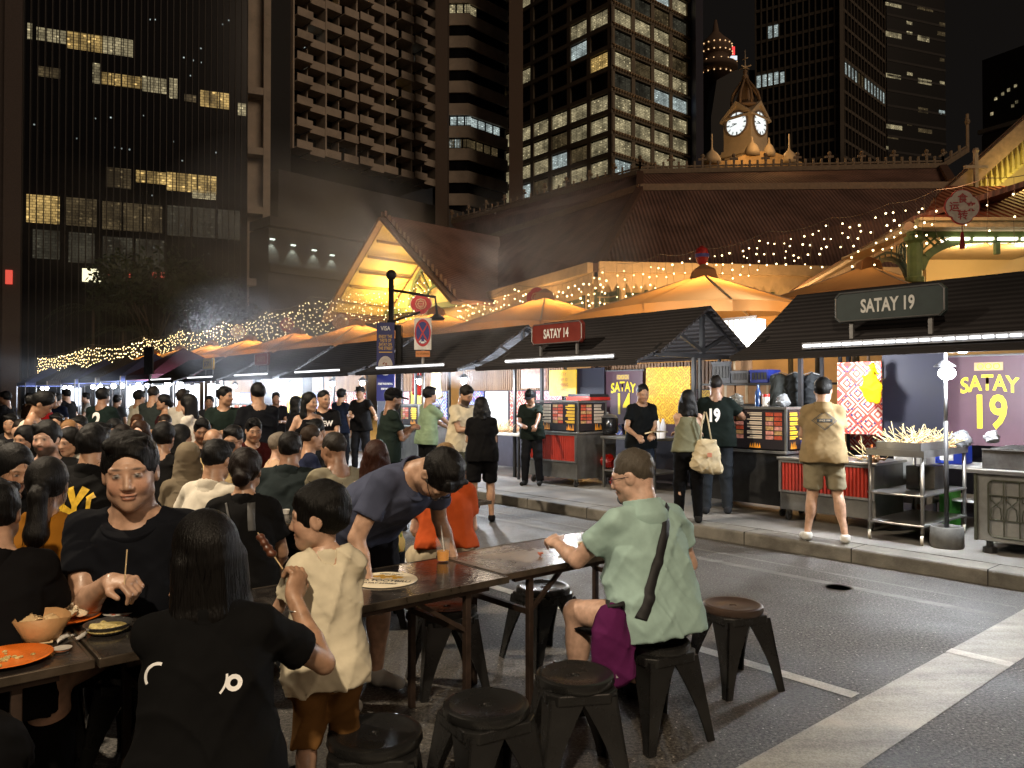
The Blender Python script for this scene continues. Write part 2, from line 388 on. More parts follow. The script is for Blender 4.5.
def person(label, loc, face=0, h=1.72, pose='stand', lean=4, side=0, w=1.0, fem=False, belly=0.0, head=(0, 0, 0), L='down', Rr='down', skin='a',
           top=('tee', '101010'), bottom=('pants', '15161a'), shoes='202020', hair=('short', '0b0908'), glasses=None, cap=None, beard=False,
           seat=.47, legs=None, lod=None, group=None, hcurl=(35, 45), handdir=(None, None), child=False, twist=0, fold=1.0, hs=1.0, hem_at=None):
    loc = Vector(loc); dist = max(1.5, math.hypot(loc.x, loc.y)); seed = len(PEOPLE)*13+5
    S = h/1.705
    root = thing('person', label, 'person', loc, -R(face), group); PEOPLE.append(root)
    vb = min(.021, max(.0085, dist*.0026)) if lod is None else lod; vh = min(.012, max(.0036, dist*.0013)); vh = max(vh, .0036)
    near = dist < 9.5
    up0 = V3(0, 0, 1)
    sit = pose == 'sit'
    P = V3(0, 0, (seat+.095*S) if sit else .93*S)
    la, sa = R(lean), R(side)
    U = unit(V3(math.sin(sa), math.sin(la), math.cos(la)))
    tw = R(twist); X0 = unit(V3(math.cos(tw), math.sin(tw), 0)); X = unit(X0-U*(X0 @ U)); F = np.cross(U, X)
    def at(x, f, u): return P+X*x*S+F*f*S+U*u*S
    sw = (.142 if fem else .160)*(1+(w-1)*.6)
    if child: sw *= .92
    RS, LS = at(sw, -.01, .435), at(-sw, -.01, .435)
    NB = at(0, -.015, .50)
    HR = rotm(*head) if not isinstance(head, np.ndarray) else head
    bend_ = max(0, (head[1]-30)/50.0) if not isinstance(head, np.ndarray) else 0; nd = unit(U*.75+V3(0, .12, .6)*(1-min(1, bend_))+V3(0, .5, -.1)*min(1.2, bend_))
    HS = (1.14 if child else 1.0)*hs*(S if not child else 1.0)*(1.0 if not child else .86)
    HCn = NB+nd*.092*S+HR @ V3(0, .022, .055)*HS
    RT = np.stack([X, F, U], 1)
    # ---- arms
    presets = {'down': V3(.27, .04, -.05), 'hip': V3(.22, .16, .02), 'table': V3(.14, .36, .12), 'lap': V3(.08, .25, .02), 'front': V3(.07, .33, .22), 'phone': V3(.05, .27, .30),
               'mouth': V3(.03, .17, .56), 'reach': V3(.2, .55, .25), 'cross': V3(-.10, .2, .22), 'back': V3(.2, -.12, 0), 'out': V3(.5, .2, .2), 'pocket': V3(.2, .06, .0)}
    ARM = {}
    for sd, tg, Sh in ((1, Rr, RS), (-1, L, LS)):
        if isinstance(tg, str):
            q = presets[tg]; T = at(q[0]*sd, q[1], q[2])
            if tg == 'down': T = Sh+V3(sd*.07, .05, -.515)*S
        else: T = np.array(tg, float)*1.0
        l1, l2 = .285*S, .25*S
        if child: l1 *= .93; l2 *= .93
        pole = X*sd*.5+V3(0, -.45, -.8)
        E, Wp = ik(Sh, T, l1, l2, pole); ARM[sd] = (Sh, E, Wp)
    # ---- legs
    LEG = {}
    for sd in (1, -1):
        Hp = P+X*sd*.088*S*w+U*(-.02*S)
        if legs and sd in legs: K, A = [np.array(q, float) for q in legs[sd]]
        elif sit:
            K = Hp+V3(sd*.07, .40, .0)*S; K[2] = min(K[2], .50*S); A = K+V3(sd*.01, -.04, 0); A[2] = .085*S
        else:
            st = .02*sd; K = V3(Hp[0]+sd*.02*S, .03*S+st, .50*S); A = V3(Hp[0]+sd*.035*S, -.02*S+st*1.5, .085*S)
        LEG[sd] = (Hp, K, A)
    fw = .93 if fem else 1.0
    def torso(f, g=0.0, lower=True, upper=True):
        if lower:
            f.ell(at(0, -.01, 0), ((.168*w+g/S)*S, (.118*w+g/S)*S, .125*S+g), RT, k=.05)
            for q in (1, -1): f.ell(at(.075*q, -.055, -.03), (.085*S+g, .085*S+g, .09*S+g), RT, k=.05)
        if upper:
            f.ell(at(0, belly*.35, .16), ((.142*w*fw+belly*.45)*S+g, (.102+belly*.7)*S*1.0+g, .17*S+g), RT, k=.06)
            f.ell(at(0, 0, .33), (.162*w*fw*S+g, .115*(.6+.4*w)*S+g, .165*S+g), RT, k=.06)
            f.cone(at(-sw*.82, -.012, .432), at(sw*.82, -.012, .432), .046*S+g, .046*S+g, k=.035)
            f.cone(at(-.05, -.025, .487), LS, .038*S+g, .034*S+g, k=.03); f.cone(at(.05, -.025, .487), RS, .038*S+g, .034*S+g, k=.03)
            if fem:
                for q in (1, -1): f.ell(at(.07*q, .085, .31), (.06*S+g, .055*S+g, .06*S+g), RT, k=.05)
    aw = (.9 if fem else 1.0)*(.5+.5*w)*S*(1.0 if not child else .85)
    B = Field(); torso(B, -.004)
    for sd in (1, -1):
        Sh, E, Wp = ARM[sd]
        B.cone(Sh, E, .049*aw, .036*aw, k=.03); B.cone(E, E+(Wp-E)*.35, .035*aw, .037*aw, k=.012); B.cone(E+(Wp-E)*.35, Wp, .037*aw, .024*aw, k=.012)
        Hp, K, A = LEG[sd]; lw = (.45+.55*w)*S*(1.0 if not child else .82)
        B.cone(Hp, K, .088*lw, .055*lw, k=.04); B.cone(K, A, .050*lw, .034*lw, k=.03)
        cf = K+(A-K)*.32; back = unit(np.cross(np.cross(A-K, K-Hp), A-K)) if np.linalg.norm(np.cross(A-K, K-Hp)) > 1e-3 else V3(0, 1, 0)
        B.ell(cf-V3(0, .018, 0)*S, (.052*lw, .052*lw, .12*S), None, k=.04)
        fd = unit(V3(sd*.18, 1, 0)); tilt = V3(0, 0, 0)
        B.cone(A+V3(0, -.03, -.045*S), A+fd*.13*S+V3(0, 0, -.055*S), .032*S, .026*S, k=.03)
    neckr = (.051 if fem else .064)*S*(.5+.5*w)*(1 if not child else .8)
    def neck(f): f.cone(NB-U*.03*S, HCn-HR @ V3(0, .02, .05)*HS, neckr*1.08, neckr*.95, k=.03)
    neck(B)
    hand_lo = []
    parts = []
    skinc = np.array(SKINS[skin])
    # ---- hands
    for i, sd in enumerate((-1, 1)):
        Sh, E, Wp = ARM[sd]; fd = unit(Wp-E)
        if handdir[i] is not None: fd = unit(np.array(handdir[i], float))
        nrm = -X*sd if abs(fd @ X) < .8 else V3(0, 0, -1)
        if fd[1] > .5 or handdir[i] is not None: nrm = unit(V3(-sd*.5, 0, -1))
        nrm = unit(nrm-fd*(nrm @ fd)); b_ = np.cross(fd, nrm); 
        inner = b_ if (b_ @ (V3(0, 1, .6))) > 0 else -b_
        c1, c2 = hcurl if not isinstance(hcurl, dict) else hcurl[sd]
        HFd = Field() if near else B
        kk = .008 if near else .02; hsz = S*(1 if fem else 1.06)*(1.0 if not child else .9)
        HFd.ell(Wp+fd*.045*hsz, (.040*hsz, .052*hsz, .017*hsz), np.stack([b_, fd, nrm], 1), k=.015)
        for j, (o, ln) in enumerate(((.029, .068), (.010, .076), (-.010, .071), (-.028, .056))):
            b0 = Wp+fd*.082*hsz+inner*o*hsz; spread = inner*o*1.2
            a1 = R(c1+j*5); d1 = unit(fd*math.cos(a1)+nrm*math.sin(a1)+spread); a2 = R(c1+c2+j*5); d2 = unit(fd*math.cos(a2)+nrm*math.sin(a2)+spread*.5)
            m1 = b0+d1*ln*.55*hsz; HFd.cone(b0, m1, .0098*hsz, .0088*hsz, k=kk); HFd.cone(m1, m1+d2*ln*.5*hsz, .0088*hsz, .0070*hsz, k=kk)
        tb = Wp+fd*.022*hsz+inner*.028*hsz; td = unit(fd*.75+inner*.6+nrm*.35); tm = tb+td*.04*hsz
        HFd.cone(tb, tm, .0135*hsz, .011*hsz, k=kk+.004); HFd.cone(tm, tm+unit(fd*.9+nrm*.5+inner*.05)*.034*hsz, .011*hsz, .008*hsz, k=kk)
        if near:
            HFd.cone(E+(Wp-E)*.6, Wp+fd*.01, (.040*.4+.025*.6)*aw, .0255*aw, k=.02)
            v, q = HFd.surf(max(.0036, vh*1.0)); parts.append((v, q))
    # ---- head
    H = Field()
    def hp(x, y, z): return HCn+HR @ V3(x, y, z)*HS
    def he(x, y, z, a, b, c, k=.02, op='u'): H.ell(hp(x, y, z), (a*HS, b*HS, c*HS), HR, k=k, op=op)
    neck(H)
    he(0, -.012, .03, .077, .096, .092, k=.03); he(0, .028, -.02, .066, .068, .082, k=.035)
    H.cone(hp(-.045, .02, -.065), hp(0, .066, -.092), .024*HS, .022*HS, k=.03); H.cone(hp(.045, .02, -.065), hp(0, .066, -.092), .024*HS, .022*HS, k=.03)
    he(-.036, .066, -.03, .024, .02, .024, .025); he(.036, .066, -.03, .024, .02, .024, .025)
    if dist < 12:
        he(-.031, .104, .002, .019, .014, .012, .012, 's'); he(.031, .104, .002, .019, .014, .012, .012, 's')
        H.cone(hp(-.048, .078, .022), hp(0, .088, .026), .008*HS, .008*HS, k=.015); H.cone(hp(.048, .078, .022), hp(0, .088, .026), .008*HS, .008*HS, k=.015)
        H.cone(hp(0, .088, .012), hp(0, .108, -.03), .007*HS, .0115*HS, k=.014); he(-.012, .098, -.035, .009, .010, .008, .008); he(.012, .098, -.035, .009, .010, .008, .008)
        he(0, .090, -.058, .024, .012, .006, .007); he(0, .088, -.069, .020, .013, .0075, .007)
        he(0, .104, -.0635, .024, .010, .0018, .004, 's')
        for q in (1, -1):
            he(q*.078, -.004, -.004, .010, .022, .032, .012); he(q*.088, .004, -.002, .006, .010, .018, .006, 's')
            he(q*.030, .086, .0025, .0145, .010, .0105, .003)
    hv, hq = H.surf(vh, lo=HCn-V3(.125, .145, .17)*HS, hi=HCn+V3(.125, .145, .145)*HS)
    parts.append((hv, hq))
    bv, bq = B.surf(vb); parts.append((bv, bq))
    hc = np.array(srgb(hair[1]))
    def tint(V):
        c = np.repeat(skinc[None], len(V), 0)
        q = ((V-HCn) @ HR)/HS
        inh = (np.abs(q) < .16).all(1)
        def blob(x, y, z, a, b, d): return np.clip(1.6-1.2*np.sqrt(((q[:, 0]-x)/a)**2+((q[:, 1]-y)/b)**2+((q[:, 2]-z)/d)**2), 0, 1)*inh
        def mix(c, m, col): return c*(1-m[:, None])+np.array(col)[None]*m[:, None]
        red = np.maximum(blob(-.04, .08, -.03, .03, .03, .028), blob(.04, .08, -.03, .03, .03, .028))*.35
        c = mix(c, red, skinc*[1.1, .78, .75])
        c = mix(c, np.maximum(blob(-.03, .09, .004, .024, .03, .014), blob(.03, .09, .004, .024, .03, .014))*.4, skinc*[.6, .5, .5])
        c = mix(c, blob(0, .095, -.0635, .024, .03, .0125)*.8, skinc*[.85, .45, .42])
        c = mix(c, blob(0, .1, -.0635, .026, .03, .0022)*.9, [.03, .012, .01])
        for s_ in (1, -1):
            c = mix(c, blob(s_*.030, .094, .0025, .0125, .014, .0062), [.30, .28, .26]); c = mix(c, blob(s_*.030, .096, .0028, .0062, .03, .0060), [.012, .008, .006])
            c = mix(c, blob(s_*.030, .094, .0092, .015, .02, .0022), [.02, .012, .01])
            c = mix(c, blob(s_*.031, .09, .025-.0, .019, .03, .0042)*.85, hc*.8+.004)
        if beard:
            m = np.clip((-.035-q[:, 2])/.02, 0, 1)*np.clip((q[:, 1]+.0)/.03, 0, 1)*inh*(1-blob(0, .1, -.0635, .02, .03, .008)); c = mix(c, m*.9, hc*.7+.008)
        elif not fem and not child:
            m = np.clip((-.045-q[:, 2])/.02, 0, 1)*np.clip((q[:, 1]-.02)/.03, 0, 1)*inh; c = mix(c, m*.25, skinc*.4)
        return np.clip(c, 0, 1)
    link('body', qmesh('body', parts, tint), skin_mat(), root)
    # ---- hair
    kind = hair[0]
    if kind != 'bald':
        Hh = Field()
        def hh(x, y, z, a, b, c, k=.015, op='u'): Hh.ell(hp(x, y, z), (a*HS, b*HS, c*HS), HR, k=k, op=op)
        rs = random.Random(seed)
        if kind == 'balding':
            hh(0, -.02, .0, .084, .100, .075); hh(0, -.005, .10, .09, .13, .055, .02, 's')
            hh(0, .09, -.02, .10, .085, .2, .01, 's')
        else:
            th = {'short': .013, 'crop': .006, 'boy': .020, 'long': .016, 'bob': .020, 'pony': .012, 'bun': .014, 'curly': .024, 'hijab': .022}[kind]
            hh(0, -.016, .036, .077+th*(.8 if kind in ('short', 'boy') else 1), .094+th, .090+th*1.25)
            if kind in ('short', 'boy', 'crop'):
                for _ in range(26 if kind != 'crop' else 0):      # uneven tufts on top
                    a = rs.uniform(0, 6.28); r_ = rs.uniform(.2, .9)
                    x_, y_ = .06*r_*math.cos(a), .08*r_*math.sin(a); hh(x_, y_, .108-.055*r_*r_+rs.uniform(0, .012), rs.uniform(.010, .022), rs.uniform(.016, .034), .014, .008)
                Hh.cone(hp(-.045, .058, .088), hp(.05, .060, .100), .014*HS, .022*HS, k=.02) if kind != 'crop' else None
                if kind == 'short' and dist < 8:
                    for q in range(9): x_ = -.060+q*.015; Hh.cone(hp(x_, .080-.25*x_*x_*30, .074+rs.uniform(-.014, .004)), hp(x_*.9, .045, .112), .004*HS, .012*HS, k=.010)
                hh(0, .118, .010, .070, .064, .070 if kind != 'boy' else .050, .010, 's')     # face opening
                hh(0, .10, -.04, .082, .085, .060, .010, 's')
                hh(0, .06, -.09, .12, .10, .075, .012, 's'); hh(0, -.05, -.165, .12, .14, .085, .012, 's')
                for q in (1, -1): hh(q*.09, .0, -.02, .022, .026, .036, .008, 's')
            elif kind == 'hijab':
                hh(0, -.01, -.06, .098, .105, .10, .04); Hh.cone(hp(0, -.02, -.12), hp(0, -.02, -.24), .11*HS, .17*HS, k=.05)
                Hh.cone(hp(0, .1, .0), hp(0, .16, -.01), .063*HS, .07*HS, k=.01, op='s')
            else:
                hh(0, .122, .0, .062, .066, .088, .010, 's')
                if kind in ('pony', 'bun'):
                    hh(0, -.04, -.135, .12, .12, .085, .012, 's'); hh(0, .06, -.09, .12, .085, .06, .012, 's')
                    for q in (1, -1): hh(q*.09, .0, -.025, .022, .03, .04, .008, 's')
                if kind == 'pony':
                    a = hp(0, -.105, .0); b = hp(0, -.14, -.03); Hh.cone(hp(0, -.09, .02), a, .04*HS, .026*HS); Hh.cone(a, b, .022*HS, .034*HS)
                    c = b+V3(0, -.02, -.17)*S; d = c+V3(.01, .02, -.17)*S; Hh.cone(b, c, .036*HS, .046*HS); Hh.cone(c, d, .046*HS, .016*HS)
                if kind == 'bun': hh(0, -.11, -.03, .05, .042, .05, .02); hh(.01, -.135, -.02, .035, .025, .03, .01)
                if kind in ('long', 'bob', 'curly'):
                    ln = {'long': .34, 'bob': .16, 'curly': .2}[kind]
                    nk = HCn+V3(0, -.05, 0)*HS
                    for q in (-1, -.5, 0, .5, 1):
                        a = hp(q*.066, -.035-.045*(1-abs(q)), -.01); b = a+(HR @ V3(0, 0, -1)*.4+V3(0, -.0, -.6))*ln*.45+V3(q*.012, 0, 0); 
                        c = np.array(b)+V3(q*.02, -.012-.03*math.sin(la), -1*ln*.55)
                        Hh.cone(a, b, .045*HS, .042*HS, k=.02); Hh.cone(b, c, .042*HS, (.016 if kind == 'long' else .034)*HS, k=.02)
                    hh(0, .09, -.09, .07, .06, .10, .012, 's')
        sd = seed
        def strands(f, X_, Y_, Z_):
            x = X_-HCn[0]; y = Y_-HCn[1]; z = Z_-HCn[2]; a = np.arctan2(x, y-.02)
            return f+.0006*HS*(np.sin(a*38+4*np.sin(z*12+sd))*.7+np.sin(a*67+5*np.sin(z*9+sd*2)))+(.0035*np.sin(x*38+sd+3*np.sin(z*21))*np.sin(y*31+z*26)+.002*np.sin(x*90+4*np.sin(y*40))*np.sin(y*75+z*80))*(0 if kind in ('long', 'pony') else 1)
        if kind != 'hijab': Hh.post.append(strands)
        else: Hh.post.append(folds(.004, 60, seed))
        if kind == 'curly': Hh.post.append(lambda f, X_, Y_, Z_: f+.008*np.sin(X_*110)*np.sin(Y_*100+1)*np.sin(Z_*95+2))
        v, q = Hh.surf(max(.0042, vh)); me = qmesh('hair', [(v, q)])
        if dist < 5.7 and kind != 'hijab':
            mb = MB(); tops = v[rs_idx] if False else v; pick = np.random.RandomState(seed).choice(len(v), 260 if kind in ('long', 'pony') else 150)
            for i in pick:
                p = Vector(v[i]); o = (p-Vector(HCn)); o.normalize()
                if kind in ('long', 'bob', 'pony', 'curly'): a = o*rs.uniform(.001, .004); ln = rs.uniform(.04, .10); q1 = p+a+Vector((rs.uniform(-.006, .006), rs.uniform(-.006, .006), -ln*.5)); q2 = q1+Vector((rs.uniform(-.012, .012), rs.uniform(-.012, .012), -ln*.5))
                else: ln = rs.uniform(.010, .022); tg_ = Vector((rs.uniform(-1, 1), rs.uniform(-.2, 1), rs.uniform(-.8, .6))); q1 = p+(o*.35+tg_*.5)*ln*.5; q2 = q1+(o*.10+tg_*.6+Vector((0, 0, -.2)))*ln*.6
                mb.tube([p-o*.003, q1, q2], [.0011, .0009, .0004], 3, False)
            mb.build('loose_hair', hair_mat(hair[1]), root, True)
        link('headscarf' if kind == 'hijab' else 'hair', me, cloth_mat(hair[1]) if kind == 'hijab' else hair_mat(hair[1]), root)
        if kind == 'pony':
            a = Vector(hp(0, -.108, -.003)); mb = MB()
            mb.tube([a+Vector((0.026*math.cos(t), .010*math.sin(t)-.0, .026*math.sin(t))) for t in [k*math.pi/6 for k in range(13)]], .008, 6, False)
            mb.build('hair_tie', mat('hair_tie', 'b8b0a4', .6), root, True)
    if cap:
        C = Field(); C.ell(hp(0, -.012, .045), (.094*HS, .112*HS, .088*HS), HR, k=.01); C.plane(hp(0, 0, .035), HR @ V3(0, .12, -1))
        v, q = C.surf(max(.005, vh)); C2 = Field(); C2.ell(hp(0, .115, .043), (.075*HS, .085*HS, .010*HS), HR, k=.005); v2, q2 = C2.surf(max(.005, vh*.8))
        link('cap', qmesh('cap', [(v, q), (v2, q2)]), cloth_mat(cap), root)
    if glasses:
        mb = MB()
        for q in (1, -1):
            ctr = (q*.034, .112, .0); mb.tube([Vector(hp(ctr[0]+.024*math.cos(t), ctr[1]-.004*abs(math.cos(t)), ctr[2]+.017*math.sin(t))) for t in [k*math.pi/7 for k in range(15)]], .0021, 5, False)
            mb.tube([Vector(hp(q*.058, .108, .004)), Vector(hp(q*.078, .06, .006)), Vector(hp(q*.083, -.01, .004))], .002, 5)
        mb.tube([Vector(hp(-.01, .114, .003)), Vector(hp(.01, .114, .003))], .002, 5)
        mb.build('glasses', mat('glasses_'+glasses, glasses, .3, .3), root, True)
    # ---- clothes
    fo = .0045*fold
    def flesh_cone(f, a, b, ra, rb, **k): f.cone(a, b, ra, rb, **k)
    tk, tc_ = top[0], top[1]
    tp = top[2] if len(top) > 2 else None
    made = {}
    if tk:
        T = Field(); g = .013
        torso(T, g, lower=False)
        wx = (.082 if not fem else .06)*w; wr = (.096 if not fem else .088)*(.4+.6*w)*S+g
        if child: wx *= .9; wr *= .95
        T.ell(at(0, -.01, -.02), (.185*w*S+.006, .14*(.5+.5*w)*S+.006, .15*S), RT, k=.05)
        for q in (1, -1): T.ell(at(.075*q, -.055, -.04), (.105*S, .105*S, .12*S), RT, k=.05); T.cone(LEG[q][0], LEG[q][0]+U*.08*S, .100*lw+.024, .100*lw+.018, k=.04)
        for q in (1, -1, 0): T.cone(at(wx*q, -.008, .26), at(wx*q*1.3, -.012, -.30), wr, wr*1.2+.016, k=.05)
        long_ = tk in ('long', 'jacket')
        hem = {'dress': -.45, 'tank': -.06, 'top': -.02}.get(tk, -.11)
        if hem_at is not None: hem = hem_at
        if tk == 'dress' and not sit:
            T.cone(at(0, 0, .0), P+V3(0, 0, -.40)*S, .15*S, .19*S, k=.06)
        if tk in ('tank', 'dress', 'top'):
            T.plane(at(0, 0, .44), U)
            for q in (1, -1): T.ell(at(q*(sw+.03), 0, .43), (.075*S, .12*S, .12*S), RT, k=.02, op='s')
        T.plane(at(0, 0, hem), -U)
        if not tk in ('tank', 'dress', 'top'):
            for sd in (1, -1):
                Sh, E, Wp = ARM[sd]; ad = unit(E-Sh)
                if long_:
                    T.cone(Sh, E, .052*aw+.008, .044*aw+.008, k=.035); T.cone(E, Wp, .050*aw+.006, .036*aw+.004, k=.02, cap=(Wp-unit(Wp-E)*.01, unit(Wp-E)))
                else:
                    fr = .62; e = Sh+(E-Sh)*fr; T.cone(Sh-ad*.005, Sh+(E-Sh)*.9, .050*aw+.010, .062*aw+.012, k=.035, cap=(e, ad))
        T.cone(NB-U*.045*S, NB+U*.12*S, neckr*1.04+.006, neckr*1.5, k=.01, op='s')
        T.ell(at(0, .06, .505), (.056*S, .06*S, .040*S), RT, k=.01, op='s')
        T.post.append(folds(fo*1.0, 24/S, seed)); T.post.append(folds(fo*.25, 60/S, seed+3))
        v, q = T.surf(min(vb, .012)); me = qmesh('shirt', [(v, q)])
        nm = {'dress': 'dress', 'tank': 'tank_top', 'top': 'top', 'polo': 'polo_shirt', 'jacket': 'jacket'}.get(tk, 'shirt')
        made['shirt'] = link(nm, me, cloth_mat(tc_, tp), root)
        if tk == 'tee' and dist < 6.5:
            C = Field(); C.cone(NB-U*.050*S+F*.012*S, NB-U*.012*S, neckr*1.50+.010, neckr*1.22+.008, k=.01); C.plane(NB-U*.004*S+F*.0, U+F*.35); C.cone(NB-U*.09*S, NB+U*.1*S, neckr*1.14, neckr*1.2, k=.004, op='s')
            v, q = C.surf(.006); link('collar', qmesh('collar', [(v, q)]), cloth_mat(tc_), made['shirt'])
        if tk == 'polo':
            C = Field(); C.cone(NB-U*.045*S, NB+U*.02*S, neckr*1.5+.012, neckr*1.2+.009, k=.01); C.plane(NB+U*.030*S, U); C.cone(NB-U*.06*S, NB+U*.1*S, neckr*1.12, neckr*1.18, k=.004, op='s'); C.ell(at(0, .1, .5), (.025, .07, .08), RT, k=.004, op='s')
            v, q = C.surf(.006)
            link('collar', qmesh('collar', [(v, q)]), cloth_mat(tc_), made['shirt'])
        if tk == 'dress' and not sit: bottom = (None,)
    if bottom[0]:
        Bt = Field(); g = .012; bk = bottom[0]
        Bt.ell(at(0, -.01, -.01), (.175*S*w, .13*S*w, .13*S), RT, k=.04)
        for q in (1, -1): Bt.ell(at(.075*q, -.055, -.03), (.09*S+g*.5, .09*S, .095*S), RT, k=.05)
        for sd in (1, -1):
            Hp, K, A = LEG[sd]
            if bk == 'pants':
                Bt.cone(Hp, K, .098*lw+.006, .074*lw+.008, k=.04); ad = unit(A-K); Bt.cone(K, A, .074*lw+.008, .055*lw+.006, k=.03, cap=(A+ad*.02, ad))
            elif bk == 'shorts':
                ad = unit(K-Hp); Bt.cone(Hp, K, .100*lw+.008, .083*lw+.012, k=.03, cap=(Hp+(K-Hp)*.88, ad))
            elif bk == 'skirt':
                ad = unit(K-Hp); Bt.cone(Hp, K, .11*lw, .12*lw, k=.12, cap=(Hp+(K-Hp)*.62, ad))
        Bt.plane(at(0, 0, ((-.045 if sit else .01) if tk not in ('top',) else .06) if hem_at is None else hem_at+.03), U)
        Bt.post.append(folds(fo, 24/S, seed+7))
        v, q = Bt.surf(min(vb, .014)); link({'pants': 'trousers', 'shorts': 'shorts', 'skirt': 'skirt'}[bk], qmesh('bottom', [(v, q)]), cloth_mat(bottom[1]), root)
    if shoes:
        for sd in (1, -1):
            Hp, K, A = LEG[sd]; Sf = Field(); fd = unit(V3(sd*.18, 1, 0)); up_ = .0
            a = A+V3(0, -.035*S, -.035*S); b = A+fd*.155*S+V3(0, 0, -.048*S)
            Sf.cone(a, b, .042*S, .036*S, k=.02); Sf.cone(A+V3(0, -.02*S, .0), A+V3(0, .02, -.04*S), .046*S, .045*S, k=.03)
            Sf.plane(A+V3(0, 0, -.083*S), (0, 0, -1)); Sf.plane(A+V3(0, 0, .012*S), (0, 0, 1))
            v, q = Sf.surf(min(.012, vb)); link('shoe', qmesh('shoe', [(v, q)]), cloth_mat(shoes), root)
    made.update(root=root, at=at, HC=HCn, HR=HR, ARM=ARM, S=S, P=P, U=U, X=X, F=F, NB=NB, LEG=LEG)
    return made
def text_mesh(s, size, bold=0.0, xs=1.0, align='CENTER', ext=0.0):
    cu = bpy.data.curves.new('t', 'FONT'); cu.body = s; cu.size = size; cu.align_x = align; cu.align_y = 'CENTER'; cu.offset = bold; cu.extrude = ext; cu.resolution_u = 3
    o = bpy.data.objects.new('t', cu); COL.objects.link(o); bpy.context.view_layer.update()
    me = bpy.data.meshes.new_from_object(o.evaluated_get(bpy.context.evaluated_depsgraph_get())); bpy.data.objects.remove(o); bpy.data.curves.remove(cu)
    for v in me.vertices: v.co.x *= xs
    return me
def put_mesh(name, me, M, m, parent):
    me.transform(M); return link(name, me, m, parent)
def drape(name, me, host, org, ax, ay, m, parent, off=.003, maxe=.02):
    """lay a flat mesh (x,y) on the surface of host seen from org side (all local)"""
    bm = bmesh.new(); bm.from_mesh(me); bmesh.ops.triangulate(bm, faces=bm.faces[:])
    for _ in range(5):
        es = [e for e in bm.edges if e.calc_length() > maxe]
        if not es: break
        bmesh.ops.subdivide_edges(bm, edges=es, cuts=1); bmesh.ops.triangulate(bm, faces=bm.faces[:])
    hm = host.data; bvh = BVHTree.FromPolygons([v.co.copy() for v in hm.vertices], [list(p.vertices) for p in hm.polygons])
    org = Vector(org); ax = Vector(ax).normalized(); ay = Vector(ay).normalized(); n = ax.cross(ay).normalized()
    for v in bm.verts:
        q = org+ax*v.co.x+ay*v.co.y; hit = bvh.ray_cast(q+n*.5, -n)
        v.co = (hit[0]+n*off) if hit[0] is not None else q
    bm.to_mesh(me); bm.free(); return link(name, me, m, parent)
# ================================================================ setting: ground, road, kerb
KT = 7.47; KH = .14
def asphalt():
    m, nt, b = nmat('asphalt'); L = nt.links
    g = N(nt, 'ShaderNodeNewGeometry'); src = g.outputs['Position']
    n1 = N(nt, 'ShaderNodeTexNoise', Scale=55.0, Detail=6.0, Roughness=.85); n2 = N(nt, 'ShaderNodeTexNoise', Scale=.6, Detail=8.0, Roughness=.65); v = N(nt, 'ShaderNodeTexVoronoi', Scale=60.0)
    for q in (n1, n2, v): L.new(src, q.inputs['Vector'])
    cr = N(nt, 'ShaderNodeValToRGB'); cr.color_ramp.elements[0].color = (.006, .0055, .005, 1); cr.color_ramp.elements[0].position = .43; cr.color_ramp.elements[1].color = (.16, .148, .132, 1); cr.color_ramp.elements[1].position = .60
    L.new(n1.outputs['Fac'], cr.inputs[0])
    sp = N(nt, 'ShaderNodeMapRange'); sp.inputs[1].default_value = .0; sp.inputs[2].default_value = .35; sp.inputs[3].default_value = 7.0; sp.inputs[4].default_value = .9; L.new(v.outputs['Distance'], sp.inputs[0])
    w = N(nt, 'ShaderNodeTexWhiteNoise', noise_dimensions='3D'); L.new(v.outputs['Position'], w.inputs['Vector']); gt = N(nt, 'ShaderNodeMath', operation='GREATER_THAN'); gt.inputs[1].default_value = .86; L.new(w.outputs['Value'], gt.inputs[0])
    mx = N(nt, 'ShaderNodeMix', data_type='FLOAT'); mx.inputs[2].default_value = 1.0; L.new(gt.outputs[0], mx.inputs[0]); L.new(sp.outputs[0], mx.inputs[3])
    mr = N(nt, 'ShaderNodeMapRange'); mr.inputs[1].default_value = .32; mr.inputs[2].default_value = .68; mr.inputs[3].default_value = .62; mr.inputs[4].default_value = 1.25; L.new(n2.outputs['Fac'], mr.inputs[0])
    m1 = N(nt, 'ShaderNodeMath', operation='MULTIPLY'); L.new(mx.outputs[0], m1.inputs[0]); L.new(mr.outputs[0], m1.inputs[1])
    sc = N(nt, 'ShaderNodeVectorMath', operation='SCALE'); L.new(cr.outputs[0], sc.inputs[0]); L.new(m1.outputs[0], sc.inputs['Scale']); L.new(sc.outputs[0], b.inputs['Base Color'])
    rr = N(nt, 'ShaderNodeMapRange'); rr.inputs[1].default_value = .4; rr.inputs[2].default_value = .62; rr.inputs[3].default_value = .42; rr.inputs[4].default_value = .75; L.new(n2.outputs['Fac'], rr.inputs[0]); L.new(rr.outputs[0], b.inputs['Roughness'])
    bp = N(nt, 'ShaderNodeBump', Strength=.8, Distance=.006); L.new(n1.outputs['Fac'], bp.inputs['Height']); L.new(bp.outputs[0], b.inputs['Normal'])
    _M['asphalt'] = m; return m
def st_sheet(name, x0, x1, y0, y1, z, m, kind='structure', th=0.0):
    mb = MB()
    if th: mb.b2(x0, x1, y0, y1, z-th, z)
    else: mb.add([(x0, y0, z), (x1, y0, z), (x1, y1, z), (x0, y1, z)], [(0, 1, 2, 3)])
    o = mb.build(name, m); o.rotation_euler = (0, 0, TH); tag(o, kind=kind); return o
ASP = asphalt()
st_sheet('ground', -400, 400, -200, 900, -.03, mat('earth_dark', (.04, .038, .035), .9))
st_sheet('road', -60, KT-.001, -60, 300, 0, ASP)
